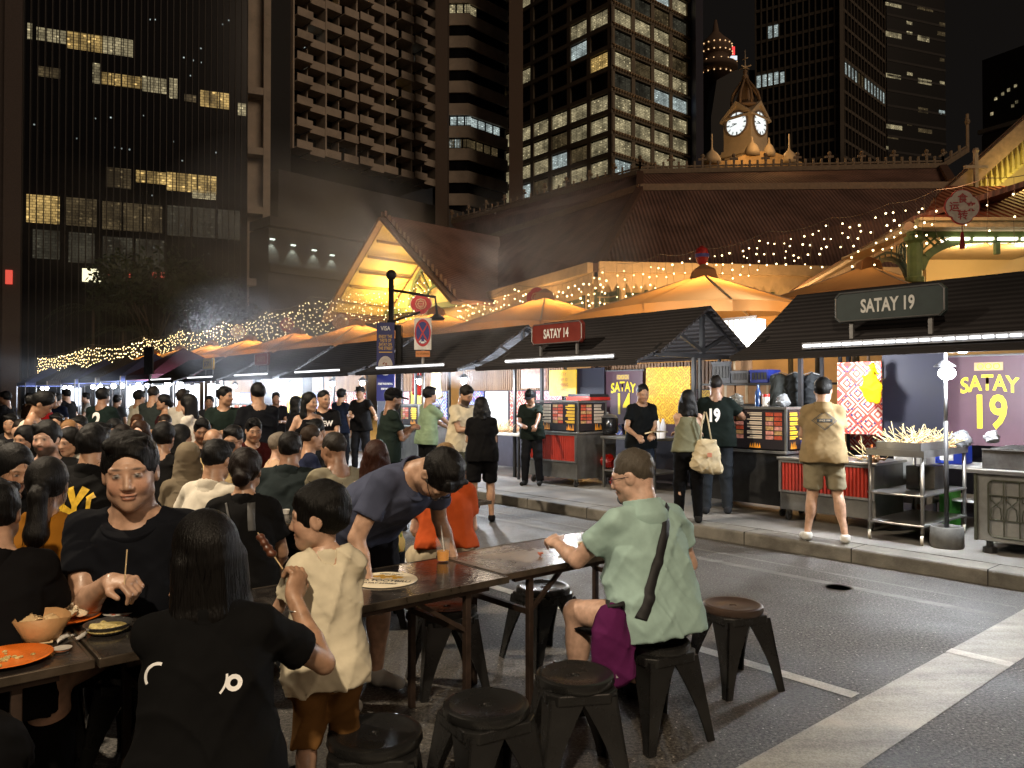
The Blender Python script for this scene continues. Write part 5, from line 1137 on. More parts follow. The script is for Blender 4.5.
# ---------------------------------------------------------------- big square parasols under the eaves
fab = mat('parasol_canvas', (.52, .33, .17), .8, var=.12, vscale=1.5, bump=.3, bscale=6)
_nt = fab.node_tree; _b = _nt.nodes['Principled BSDF']; _o = _nt.nodes['Material Output']; _t = _nt.nodes.new('ShaderNodeBsdfTranslucent'); _t.inputs[0].default_value = (.66, .38, .16, 1); _x = _nt.nodes.new('ShaderNodeMixShader'); _x.inputs[0].default_value = .4
_nt.links.new(_b.outputs[0], _x.inputs[1]); _nt.links.new(_t.outputs[0], _x.inputs[2]); _nt.links.new(_x.outputs[0], _o.inputs[0])
def parasol(label, t, s, z, sz=2.1, rz=0.0, drop=.95):
    u_ = sthing('parasol', label, 'parasol', t, s, 0, 'canvas parasols between the stalls and the hall', rz); mb = MB(); c = [(-sz, -sz), (sz, -sz), (sz, sz), (-sz, sz)]; n = 8; rings = []
    top = Vector((0, 0, z)); 
    for j in range(n+1):
        q = j/n; ring = []
        for i in range(4):
            a, b = c[i], c[(i+1) % 4]
            for m in range(8):
                w_ = m/8; x = (a[0]+(b[0]-a[0])*w_)*q; y = (a[1]+(b[1]-a[1])*w_)*q; sag = .16*math.sin(math.pi*w_)*q; zz = z-drop*q**.88+sag*.8; k_ = 1-.07*math.sin(math.pi*w_)*q; ring.append(Vector((x*k_, y*k_, zz)))
        rings.append(ring)
    rings.append([v+Vector((0, 0, -.2)) for v in rings[-1]])
    vs = [v for r_ in rings for v in r_]; fs = []
    for j in range(len(rings)-1):
        for i in range(32): fs.append((j*32+i, j*32+(i+1) % 32, (j+1)*32+(i+1) % 32, (j+1)*32+i))
    mb.add(vs, fs); o = mb.build('canopy', fab, u_); 
    mb = MB(); mb.lathe([(.38, z-.22), (.30, z+.03), (.05, z+.16), (0, z+.17)], (0, 0, 0), 4); mb.build('vent_cap', fab, u_)
    mb = MB(); mb.tube([(0, 0, 0.02), (0, 0, z)], .035, 8); mb.build('pole', mat('pole_grey', (.25, .22, .2), .4, .6), u_)
    mb = MB()
    for i in range(4):
        mb.beam((0, 0, z-.06), (c[i][0]*.97, c[i][1]*.97, z-drop+.0), .035, .05); a, b = c[i], c[(i+1) % 4]; mb.beam((0, 0, z-.08), ((a[0]+b[0])/2*.92, (a[1]+b[1])/2*.92, z-drop+.04), .025, .04)
    mb.build('ribs', rib, u_)
    mb = MB(); mb.ball((0, -.12, z-.62), .075, 10); mb.beam((0, 0, z-.5), (0, -.12, z-.5), .03); mb.build('lamp', emat('parasol_bulb', (1, .62, .22), 22), u_)
    return u_
lab = ['canvas parasol behind the gable end of the red sign stall', 'canvas parasol directly above the red SATAY 14 sign', 'canvas parasol right of the no-stopping sign', 'canvas parasol left of the dark blue banner', 'canvas parasol over the yellow-green lamp', 'canvas parasol above the small yellow stall sign', 'canvas parasol between the yellow sign and the maroon tent', 'farthest canvas parasol before the tree', 'canvas parasol beside the farthest one']
for k, l_ in enumerate(lab):
    s = 9.7+k*4.9; parasol(l_, 13.6, s, 4.25)
    L_('POINT', W(13.6, s-.15, 3.45), 300 if k < 7 else 200, (1, .56, .18), .12)
parasol('canvas parasol seen under the walkway arches', 19.0, 8.7, 4.9, 1.9)
L_('POINT', W(19.0, 8.7, 3.8), 40, (1, .6, .3), .12)
# ---------------------------------------------------------------- fairy lights
bulbm = emat('fairy_bulb', (1, .74, .36), 9); wirem = mat('wire', (.25, .2, .15), .5, var=0)
bme = MB().ball((0, 0, 0), 1, 5).mesh('bulb'); bme.materials.append(bulbm)
def curtain(label, pts, drop, step, gap, rad, seed, n=12):
    """light curtain hung from a polyline of 3D points"""
    rs = random.Random(seed); pts = [Vector(p) for p in pts]; r_ = thing('fairy_light_curtain', label, 'string lights', pts[0], 0, 'fairy light curtains strung above the stalls'); o = pts[0]; mb = MB(); top = []
    for a, b in zip(pts[:-1], pts[1:]):
        for j in range(n): q = j/n; top.append(a+(b-a)*q-up*.35*math.sin(math.pi*q)*min(1, (b-a).length/6))
    top.append(pts[-1]); mb.tube([p-o for p in top], max(.008, rad*.32), 4); bl = []; acc = 0; L = 0
    for a, b in zip(top[:-1], top[1:]):
        sl = (b-a).length; L += sl
        while acc < L:
            q = 1-(L-acc)/sl; p = a+(b-a)*q; h = drop*rs.uniform(.6, 1.05); k = 0; z = 0; zz = [p]
            while z < h: z += gap*rs.uniform(.6, 1.4); w_ = p-up*z+Vector((rs.uniform(-.04, .04), rs.uniform(-.04, .04), 0)); zz.append(w_); bl.append(w_-o+Vector((rs.uniform(-.07, .07), 0, 0)))
            mb.tube([v-o for v in zz], max(.005, rad*.22), 3, False); acc += step*rs.uniform(.8, 1.2)
    mb.build('wire', wirem, r_)
    rs.shuffle(bl); near_ = sorted(bl, key=lambda v: (v+o).length)[:100]; ids = set(id(v) for v in near_)
    for v in near_:
        b = bpy.data.objects.new('bulb', bme); COL.objects.link(b); b.parent = r_; b.location = v; b.scale = (rad*rs.uniform(.7, 1.25),)*3
    rest = [v for v in bl if id(v) not in ids]
    if rest:
        mb = MB()
        for v in rest: mb.ball(v, rad*rs.uniform(.7, 1.2), 4)
        q = mb.build('bulbs', bulbm, r_); q['kind'] = 'stuff'
    return r_
P_ = lambda px, py, d: D(px, py, d)
curtain('fairy light curtain swooping up to the Chinese sign', [P_(700, 249, 22.5), P_(768, 231, 20.5), P_(830, 218, 18.5), P_(890, 203, 17), P_(936, 190, 15.8)], 1.0, .30, .24, .021, 1)
curtain('thin fairy light curtain over the red sign stall', [P_(617, 263, 26), P_(660, 254, 24.2), P_(700, 249, 22.5)], 1.2, .42, .32, .024, 2)
curtain('fairy lights scattered over the red tiled pavilion roof', [P_(936, 190, 15.8), P_(985, 178, 15.6), P_(1050, 168, 15.4)], 1.25, .5, .42, .018, 3)
curtain('fairy light curtain along the hall eave above the red sign stall', [G(602, 270, 6.1)-Vector((0, .7, 0)), G(512, 287, 6.2)-Vector((0, .7, 0)), G(456, 300, 6.3)-Vector((0, .7, 0))], 2.0, .33, .30, .030, 4)
curtain('fairy light curtain crossing below the glowing yellow gable', [W(16, 23.5, 6.2), W(16, 29, 6.2), W(16, 33, 6.2)], 2.0, .27, .27, .019, 5)
curtain('fairy light curtain left of the glowing yellow gable', [W(16, 33.1, 6.2), W(16, 38, 6.1), W(16, 44, 6.0)], 1.9, .25, .27, .021, 6)
curtain('dense fairy light curtain above the maroon tent', [W(16, 44.2, 6.0), W(16, 52, 6.0), W(16, 60, 6.0)], 2.1, .28, .28, .026, 7)
curtain('farthest fairy light curtain, at the left end of the street', [W(16, 60.2, 6.0), W(15, 72, 5.9), W(14, 95, 5.8)], 2.4, .42, .36, .038, 8)
# ---------------------------------------------------------------- hanging cloud-shaped signs
def cloud_sign(label, p, r_, bg_, fg, chars, group='cloud-shaped lucky signs'):
    t = thing('lucky_sign', label, 'hanging sign', p, 0, group); prof = []
    for k in range(48):
        a = 2*math.pi*k/48; q = r_*(.86+.14*abs(math.cos(2*a))**.6); prof.append((math.cos(a)*q, math.sin(a)*q))
    Mx = Matrix(((1, 0, 0, 0), (0, 0, 1, 0), (0, 1, 0, 0), (0, 0, 0, 1)))
    MB().prism(prof, -.02, .02, Mx).build('board', bg_, t); MB().prism([(x*1.06, y*1.06) for x, y in prof], -.012, .03, Mx).build('rim', fg, t)
    if chars:
        for c_, (x, y) in zip(chars, ((0, .5), (-.5, 0), (.5, 0), (0, -.5))):
            me = text_mesh(c_, r_*.62, .004); me.transform(Matrix.Translation((x*r_, -.026, y*r_-.03*r_)) @ Matrix.Rotation(R(90), 4, 'X')); link('lettering', me, fg, t)
    else:
        mb = MB(); 
        for q in (.3, .52): mb.tube([(math.cos(a)*r_*q, -.03, math.sin(a)*r_*q) for a in [2*math.pi*k/8 for k in range(9)]], r_*.06, 4, False)
        for k in range(5): mb.beam((-.3*r_, -.03, (k-2)*.2*r_), (.3*r_, -.03, (k-2)*.2*r_), .02*r_*4, .05*r_)
        mb.build('emblem', mat('emb'+fg.name[:4], (.75, .5, .3), .5), t)
    mb = MB(); mb.tube([(0, 0, -r_*.9), (0, 0, -r_*1.5)], r_*.03, 4); mb.lathe([(r_*.07, -r_*1.5), (r_*.1, -r_*1.7), (r_*.16, -r_*2.5), (0, -r_*2.5)], (0, 0, 0), 8); mb.build('tassel', mat('tassel_red', (.35, .02, .03), .8), t); return t
sw_ = mat('sign_white', (.72, .62, .52), .5); sr_ = mat('sign_red_paint', (.5, .03, .03), .5)
cloud_sign('white cloud-shaped sign with four red Chinese characters, on the pavilion roof edge', P_(962, 207, 15.2), .33, sw_, sr_, ['食', '运', '来', '转'])
cloud_sign('red cloud-shaped sign hanging above the left end of the red sign stall', P_(537, 298, 22), .30, sr_, sw_, None)
cloud_sign('red cloud-shaped sign right of the lamp post in front of the gable', P_(421, 304, 27), .36, sr_, sw_, None)
cloud_sign('pale cloud-shaped sign below the left foot of the gable', P_(341, 322, 33), .36, sw_, sr_, None)
cloud_sign('small red cloud-shaped sign left of the gable foot', P_(287, 325, 38), .36, sr_, sw_, None)
cloud_sign('small pale cloud-shaped sign above the small yellow stall sign', P_(238, 332, 45), .42, sw_, sr_, None)
mb = MB(); q = thing('hanging_lantern', 'small red and blue lantern ornament where the fairy lights meet', 'lantern', P_(702, 256, 22)); mb.lathe([(.02, .3), (.16, .2), (.2, 0), (.14, -.2), (.03, -.3), (.02, -.55), (.07, -.6), (.09, -1.3), (0, -1.32)], (0, 0, 0), 10); mb.build('shade', sr_, q, True); MB().lathe([(.205, .05), (.205, -.05), (.19, -.05), (.19, .05)], (0, 0, 0), 10, True).build('band', mat('bluegold', (.1, .1, .4), .5), q)
# ================================================================ satay stalls along the kerb
steel = mat('stainless', (.42, .42, .41), .32, .85, var=.15, vscale=3, bump=.1, bscale=30, dirt=.25)
steeld = mat('steel_worn', (.22, .22, .21), .4, .7, var=.3, vscale=4, dirt=.4)
blackm = mat('black_paint', (.018, .018, .02), .5, var=.3, vscale=5); blackg = mat('black_gloss', (.012, .012, .013), .22, var=0); redc = mat('red_corrugated', (.42, .035, .02), .45, var=.2, vscale=5, dirt=.3)
roofk = roofmat('stall_roof', (.028, .024, .026), .09, -TH); galv = mat('galv', (.35, .35, .36), .4, .6, var=.2); wood = mat('wood_slats', (.28, .16, .09), .6, var=.3, vscale=6, stretch=(1, 1, .2)); woodt = mat('ply', (.36, .2, .1), .6, var=.25)
carton = mat('carton', (.36, .21, .11), .8, var=.15); cartg = mat('crate_grey', (.10, .105, .12), .6); crateb = mat('crate_blue', (.03, .05, .35), .5); yel = mat('yellow_print', (.80, .50, .01), .5, var=.05)
purple = mat('banner_purple', (.09, .042, .058), .55, var=.2, vscale=2, bump=.6, bscale=2.5); navy = mat('navy_sheet', (.008, .008, .022), .7, var=.3, vscale=2); whitep = mat('white_plastic', (.7, .7, .68), .4); bulbw = emat('white_bulb', (.9, .95, 1), 40); ledm = emat('led_strip', (.95, .97, 1), 3)
redp = mat('red_plastic', (.5, .03, .02), .35); bluep = mat('blue_plastic', (.02, .05, .4), .35); greenp = mat('green_plastic', (.05, .3, .04), .4)
def dep(px, t): return t/(math.sin(TH)+math.cos(TH)*(px-512)/FPX)
def ZT(px, py, t): return D(px, py, dep(px, t)).z
def batik(name, c0, c1, sc, c2=None):
    m, nt, b = nmat(name); L = nt.links; tc = N(nt, 'ShaderNodeTexCoord'); mp = N(nt, 'ShaderNodeMapping'); mp.inputs['Rotation'].default_value = (R(45), 0, 0); mp.inputs['Scale'].default_value = (0, sc, sc); L.new(tc.outputs['Object'], mp.inputs[0])
    ck = N(nt, 'ShaderNodeTexVoronoi', Scale=1.0, distance='CHEBYCHEV', Randomness=.15); L.new(mp.outputs[0], ck.inputs[0]); w = N(nt, 'ShaderNodeMath', operation='SINE'); ml = N(nt, 'ShaderNodeMath', operation='MULTIPLY'); ml.inputs[1].default_value = 26; L.new(ck.outputs['Distance'], ml.inputs[0]); L.new(ml.outputs[0], w.inputs[0])
    gt = N(nt, 'ShaderNodeMath', operation='GREATER_THAN'); gt.inputs[1].default_value = .1; L.new(w.outputs[0], gt.inputs[0]); mx = N(nt, 'ShaderNodeMix', data_type='RGBA'); L.new(gt.outputs[0], mx.inputs[0]); mx.inputs[6].default_value = (*c0, 1); mx.inputs[7].default_value = (*c1, 1)
    n2 = N(nt, 'ShaderNodeTexVoronoi', Scale=sc*3.0); L.new(tc.outputs['Object'], n2.inputs[0]); g2 = N(nt, 'ShaderNodeMath', operation='LESS_THAN'); g2.inputs[1].default_value = .28; L.new(n2.outputs['Distance'], g2.inputs[0]); m2 = N(nt, 'ShaderNodeMix', data_type='RGBA'); L.new(g2.outputs[0], m2.inputs[0]); L.new(mx.outputs[2], m2.inputs[6]); m2.inputs[7].default_value = (*(c2 or c0), 1); L.new(m2.outputs[2], b.inputs['Base Color']); b.inputs['Roughness'].default_value = .6; return m
bat_r = batik('batik_red', (.55, .06, .04), (.75, .55, .42), 5.5, (.05, .04, .12)); bat_y = batik('batik_yellow', (.62, .38, .01), (.34, .13, .005), 8, (.7, .5, .05)); bat_b = batik('batik_blue', (.08, .12, .45), (.5, .5, .62), 5, (.4, .08, .1)); bat_p = batik('batik_pink', (.6, .2, .22), (.75, .6, .6), 5)
MST = Matrix(((0, 0, -1, 0), (-1, 0, 0, 0), (0, 1, 0, 0), (0, 0, 0, 1)))   # flat mesh (x right, y up) -> facing -t
def txt(s, size, parent, x, y, z, m, bold=.0, xs=.72, name='lettering', arch=0.0):
    me = text_mesh(s, size, bold, xs)
    if arch:
        for v in me.vertices: v.co.y -= arch*v.co.x**2
    me.transform(Matrix.Translation((x, y, z)) @ MST); return link(name, me, m, parent)
yellow_l = mat('yellow_letters', (.85, .62, .02), .5, var=0); white_l = mat('white_letters', (.8, .8, .78), .5, var=0)
def stall(label, s0, w_, roofm=roofk, t0=8.3, sign=None, back=None, lamps=1, led=True, ridge=2.95, hip=False, slats=True, lit=170, frame=blackm, shade=(.9, .95, 1)):
    r = sthing('food_stall', label, 'food stall', t0, s0, KH, 'stalls along the kerb'); z0 = -KH; dp = 2.3; rz = ridge+z0; ez = 2.25+z0; hx = dp/2; i_ = .75 if hip else 0
    MB().slab([(0, -.15, ez), (hx, -.15+i_, rz), (hx, w_+.15, rz), (0, w_+.15, ez)], .035, None).build('roof', roofm, r); MB().slab([(hx, -.15+i_, rz), (dp, -.15, ez), (dp, w_+.15, ez), (hx, w_+.15, rz)], .035).build('roof', roofm, r)
    if hip: MB().slab([(0, -.15, ez), (dp, -.15, ez), (hx, -.15+i_, rz)], .03).build('roof', roofm, r)
    mb = MB(); mb.slab([(-.45, -.1, ez-.14), (.02, -.1, ez+.03), (.02, w_+.1, ez+.03), (-.45, w_+.1, ez-.14)], .02); mb.b2(-.46, -.43, -.1, w_+.1, ez-.2, ez-.13); mb.build('awning', roofm, r)
    mb = MB(); mb.tube([(-.44, -.12, ez-.16), (-.44, w_+.12, ez-.16)], .022, 6)
    for y in (0, w_):
        for x in (.95, dp-.05): mb.beam((x, y, 0), (x, y, ez), .05)
        mb.beam((-.44, y, ez-.17), (.1, y, ez-.02), .03)
        mb.beam((.02, y, ez-.03), (dp-.02, y, ez-.03), .06); mb.beam((.05, y, ez), (hx, y, rz-.06), .06); mb.beam((dp-.05, y, ez), (hx, y, rz-.06), .06); mb.beam((hx, y, ez), (hx, y, rz-.05), .06); mb.beam((hx, y, ez+.04), (hx*.45, y, (ez+rz)/2-.04), .05); mb.beam((hx, y, ez+.04), (hx*1.55, y, (ez+rz)/2-.04), .05)
    mb.build('frame', frame, r)
    if led:
        mb = MB(); n = int(w_*.72/.11)
        for k in range(n): mb.b2(-.44, -.415, w_*.10+k*.11, w_*.10+k*.11+.085, ez-.078, ez-.052)
        ld = mb.build('led_strip', ledm, r); MB().b2(-.413, -.400, w_*.10, w_*.10+n*.11, ez-.10, ez-.03).build('led_rail', galv, ld)
    if slats:
        mb = MB()
        for k in range(int(w_/.07)): mb.b2(dp-.12, dp-.09, k*.07, k*.07+.045, ez-.5, ez-.05)
        mb.b2(dp-.09, dp-.08, 0, w_, ez-.5, ez-.05)
        mb.build('slatted_pelmet', wood, r)
    mb = MB(); mb.b2(dp-.06, dp-.03, 0, w_, .0, ez-.5); mb.build('back_wall', mat('stall_back', (.05, .045, .06), .7), r)
    n = 3
    cols = back or [bat_r, navy, bat_y]
    for k, m in enumerate(cols):
        y0 = w_*k/len(cols)+.04; y1 = w_*(k+1)/len(cols)-.04; MB().b2(dp-.10, dp-.075, y0, y1, .75, ez-.52).build('cloth_panel', m, r)
    for k in range(lamps):
        y = w_*(k+.6)/(lamps+.2); mb = MB(); mb.tube([(.45, y, ez-.05), (.45, y, ez-.24)], .01, 5); mb.lathe([(.03, ez-.2), (.1, ez-.27), (.1, ez-.28), (0, ez-.28)], (.45, y, 0), 12); mb.build('lamp_shade', galv, r); MB().ball((.45, y, ez-.33), .055, 10).build('bulb', bulbw, r)
        L_('POINT', W(t0+.45, s0+y, ez-.45+KH), lit, shade, .06)
    if sign:
        text, col, sw, y, tcol, sh = sign; g = MB(); ch = .05; hw = sw/2
        prof = [(-hw+ch, -sh/2), (hw-ch, -sh/2), (hw, -sh/2+ch), (hw, sh/2-ch), (hw-ch, sh/2), (-hw+ch, sh/2), (-hw, sh/2-ch), (-hw, -sh/2+ch)]
        z = ez+.36; M4 = Matrix.Translation((-.02, y, z)) @ MST; g.prism(prof, -.03, .03, M4); bd = g.build('sign_board', col, r)
        rim = [(a*.975, b*.93) for a, b in prof]; mb = MB(); pts = [M4 @ Vector((a, b, .036)) for a, b in rim]; mb.tube(pts+[pts[0]], .008, 4, False); mb.build('sign_border', tcol if False else galv, bd)
        txt(text, sh*.60, bd, -.056, y, z-.01, tcol, .006, .66)
        mb = MB(); mb.b2(-.01, .02, y-hw*.75, y-hw*.68, z-sh/2-.22, z-sh/2); mb.b2(-.01, .02, y+hw*.68, y+hw*.75, z-sh/2-.22, z-sh/2); mb.build('sign_bracket', galv, r)
    return r
signt = mat('sign_slate', (.045, .065, .068), .45, var=.2, vscale=6); signr = mat('sign_maroon', (.20, .03, .02), .45, var=.2, vscale=6)
s14 = SX(652, 8.3); s19b = SX(760, 8.3)
st19 = stall('black hipped stall with slate SATAY 19 sign, nearest on the right', 1.2, s19b-1.2, sign=('SATAY 19', signt, SX(846, 8.5)-SX(956, 8.5), (SX(846, 8.5)+SX(956, 8.5))/2-1.2, white_l, .33), hip=False, lamps=0, back=[purple, navy, bat_r], slats=False, ridge=2.97)
st14 = stall('black gabled stall with maroon SATAY 14 sign and roof truss', s14, 3.25, sign=('SATAY 14', signr, SX(543, 8.5)-SX(594, 8.5), (SX(543, 8.5)+SX(594, 8.5))/2-s14, white_l, .33), lamps=0, back=[bat_y, purple, yel, bat_b], slats=True)
L_('POINT', W(8.75, s14+.7, 1.95), 50, (1, .97, .92), .06); L_('POINT', W(8.9, s14+2.3, 1.95), 120, (.9, .95, 1), .06)
L_('POINT', W(9.0, 4.5, 2.0), 130, (.95, .97, 1), .06); L_('POINT', W(8.9, 2.6, 2.0), 22, (.95, .97, 1), .06)
# banners: purple ones with yellow writing
def banner(label, px0, px1, py0, py1, t, num):
    sL, sR = SX(px0, t), SX(px1, t); pm = (px0+px1)/2; z1, z0 = ZT(pm, py0, t), ZT(pm, py1, t); r = sthing('stall_banner', label, 'banner', t, (sL+sR)/2, z0); w_ = sL-sR; h = z1-z0
    MB().b2(-.01, .012, -w_/2, w_/2, 0, h).build('sheet', purple, r)
    txt('SATAY', w_*.27, r, -.016, 0, h*.68+w_*.02, yellow_l, .006, .80, arch=.5); txt(num, w_*.58, r, -.016, 0, h*.36, yellow_l, .012, .72)
    mb = MB(); mb.b2(-.02, -.012, -w_*.16, w_*.16, h*.84, h*.93); e_ = mb.build('emblem', mat('emblem_tan', (.45, .3, .15), .5), r); mb = MB()
    for k in (-1, 0, 1): mb.tube([(-.024, k*w_*.09+math.cos(a)*w_*.035, h*.885+math.sin(a)*w_*.035) for a in [2*math.pi*j/10 for j in range(11)]], .004, 4, False)
    mb.build('ring', yellow_l, e_)
    mb = MB(); mb.tube([(0, -w_/2-.03, h+.01), (0, w_/2+.03, h+.01)], .014, 6); mb.build('rail', galv, r); return r
banner('purple banner with yellow SATAY 19 behind the right-hand grill', 946, 1036, 356, 446, 9.9, '19')
banner('purple banner with yellow SATAY 14 beside the dark doorway', 605, 643, 371, 424, 10.3, '14')
def panel(name, label, cat, px0, px1, py0, py1, t, m, th=.02, group=None, parts=None):
    sL, sR = SX(px0, t), SX(px1, t); pm = (px0+px1)/2; z1, z0 = ZT(pm, py0, t), ZT(pm, py1, t); w_ = sL-sR; h = z1-z0
    r = sthing(name, label, cat, t, (sL+sR)/2, z0, group); MB().b2(-th, 0, -w_/2, w_/2, 0, h).build('board' if parts is None else parts, m, r); return r, w_, h
r, w_, h = panel('cloth_panel', 'bright yellow patterned cloth panel beside the bulb of the red sign stall', 'cloth panel', 647, 691, 367, 424, 9.6, bat_y, parts='cloth')
r, w_, h = panel('menu_board', 'yellow menu board with faded writing, left of the dark doorway', 'menu board', 550, 577, 370, 396, 10.2, yel)
for k in range(4): txt(['SATAY', 'AYAM 10', 'KAMBING', 'UDANG'][k], .09, r, -.03, 0, h*(.82-.2*k), mat('menu_red', (.5, .08, .02), .5, var=0), 0, .8)
r, w_, h = panel('doorway_curtain', 'black curtain filling the doorway left of the purple SATAY 14 banner', 'curtain', 577, 605, 368, 424, 10.25, navy, parts='cloth')
r, w_, h = panel('picture_board', 'colourful food picture board at the left end of the red sign stall', 'picture board', 522, 547, 366, 388, 9.6, mat('photo_mix', (.4, .18, .12), .5, var=.9, vscale=9))
r, w_, h = panel('cloth_panel', 'red and white batik cloth behind the man in the tan polo shirt', 'cloth panel', 838, 882, 362, 434, 9.75, bat_r, parts='cloth')
r, w_, h = panel('doorway_curtain', 'navy black curtain between the batik cloth and the SATAY 19 banner', 'curtain', 883, 945, 352, 444, 9.8, navy, parts='cloth')
# yellow apron hanging over the batik
p = W(9.5, SX(873, 9.5), ZT(873, 360, 9.5)); ap_ = thing('hanging_cloth', 'yellow cloth hanging in a point over the red batik', 'cloth', p, TH); Fd = Field(); Fd.ell((0, .03, -.34), (.035, .12, .20), None, k=.03); Fd.cone((0, 0, 0), (.0, .02, -.3), .015, .05, k=.05); Fd.ell((0, -.05, -.40), (.03, .07, .16), None, k=.03); Fd.post.append(folds(.015, 30, 3)); v, q = Fd.surf(.012); link('cloth', qmesh('c', [(v, q)]), cloth_mat('e0b010'), ap_)
# hanging dark coats
for k, (px, lab_) in enumerate(((780, 'grey coat hanging at the left under the SATAY 19 awning'), (795, 'middle grey coat hanging under the SATAY 19 awning'), (811, 'dark coat hanging nearest the tan polo man'))):
    p = W(9.4, SX(px, 9.4), ZT(px, 372, 9.4)); t_ = thing('hanging_coat', lab_, 'coat', p, TH); Fd = Field(); Fd.cone((0, -.1, -.08), (0, .1, -.08), .04, .04, k=.03)
    for q_ in (-1, 1): Fd.cone((0, .09*q_, -.1), (.02, .12*q_, -.42), .045, .06, k=.05)
    Fd.cone((0, 0, -.1), (0, 0, -.45), .08, .10, k=.05); Fd.post.append(folds(.012, 35, k)); v, q = Fd.surf(.012); link('cloth', qmesh('c', [(v, q)]), cloth_mat(['3a3d3c', '2c2f31', '1c1e20'][k]), t_)
    MB().tube([(0, -.12, -.04), (0, 0, .0), (0, .12, -.04)], .006, 5).build('hanger', galv, t_)
r, w_, h = panel('lit_kiosk_front', 'glowing white kiosk front between the truss gable and the SATAY 19 roof', 'light box', 722, 766, 321, 352, 13.0, emat('kiosk_white', (1, .97, .88), 2.2), .3)
mb = MB(); mb.b2(-.32, -.30, -w_/2, w_/2, -.05, .0); mb.b2(-.32, -.30, -w_/2, w_/2, h, h+.05)
for k in range(9): mb.b2(-.32, -.305, -w_/2+w_*k/8-.01, -w_/2+w_*k/8+.01, 0, h)
mb.build('frame', galv, r); L_('POINT', W(12.3, SX(744, 12.3), 2.6), 120, (1, .96, .88), .3)
# shelf with cartons between the stalls
sh_t = 9.7; sa, sb = SX(700, sh_t), SX(822, sh_t); zsh = ZT(750, 404, sh_t); r = sthing('storage_shelf', 'dark open shelf rack stacked with cartons between the two satay stalls', 'shelf', sh_t, sb, KH); L_s = sa-sb; mb = MB()
for z in (zsh-KH-.03, ZT(750, 383, sh_t)-KH-.03, .7): mb.b2(0, .5, 0, L_s, z, z+.03)
mb.build('shelf_boards', blackm, r); mb = MB()
for y in (0, L_s): 
    for x in (0, .5): mb.b2(x-.02, x+.02, y-.02, y+.02, 0, 2.1)
mb.b2(0, .02, 0, L_s, .9, .94); mb.build('frame', blackm, r)
def boxat(name, label, cat, px0, px1, py0, py1, t, m, dpth=.3, group=None, zb_=None, bev=.006, tape=None):
    sL, sR = SX(px0, t), SX(px1, t); pm = (px0+px1)/2; z1, z0 = ZT(pm, py0, t), (ZT(pm, py1, t) if zb_ is None else zb_); w_ = sL-sR; r = sthing(name, label, cat, t, sR, z0, group)
    MB().b2(0, dpth, 0, w_, 0, z1-z0).build('body', m, r, bevel=bev)
    if tape: MB().b2(-.003, .0, w_*.42, w_*.56, .01, z1-z0-.01).build('tape', tape, r)
    elif cat == 'crate':
        mb = MB()
        for k in range(5): mb.b2(-.006, 0, .02+k*(w_-.04)/5, .02+(k+.75)*(w_-.04)/5, (z1-z0)*.25, (z1-z0)*.8)
        mb.build('slots', blackm, r)
        mb = MB(); mb.b2(-.01, dpth+.01, -.01, w_+.01, (z1-z0)-.03, (z1-z0)+.004); mb.build('rim', m, r)
    return r, w_, z1-z0
tape = mat('tape', (.45, .36, .24), .4)
zz1 = zsh+.002; zz2 = ZT(750, 383, sh_t)+.002
boxat('carton', 'brown carton at the left end of the storage shelf', 'carton', 717, 734, 384, 403, 9.72, carton, zb_=zz1, tape=tape)
boxat('carton', 'middle brown carton right of the jersey man on the shelf', 'carton', 736, 757, 383, 403, 9.72, carton, zb_=zz1, tape=tape)
boxat('carton', 'brown carton at the right end of the storage shelf, next to the coats', 'carton', 760, 775, 384, 403, 9.72, carton, zb_=zz1, tape=tape)
boxat('crate', 'dark grey crate on the upper shelf, left', 'crate', 712, 730, 362, 381, 9.72, cartg, zb_=zz2)
boxat('crate', 'long dark grey crate in the middle of the upper shelf', 'crate', 731, 748, 371, 381, 9.72, cartg, zb_=zz2)
boxat('crate', 'bright blue crate on the upper shelf', 'crate', 750, 768, 370, 381, 9.72, crateb, zb_=zz2)
r_, w2, h2 = boxat('carton', 'small carton on top of the long grey crate', 'carton', 728, 741, 360, 370, 9.76, carton, zb_=ZT(739, 371, 9.72)+.01, tape=tape)
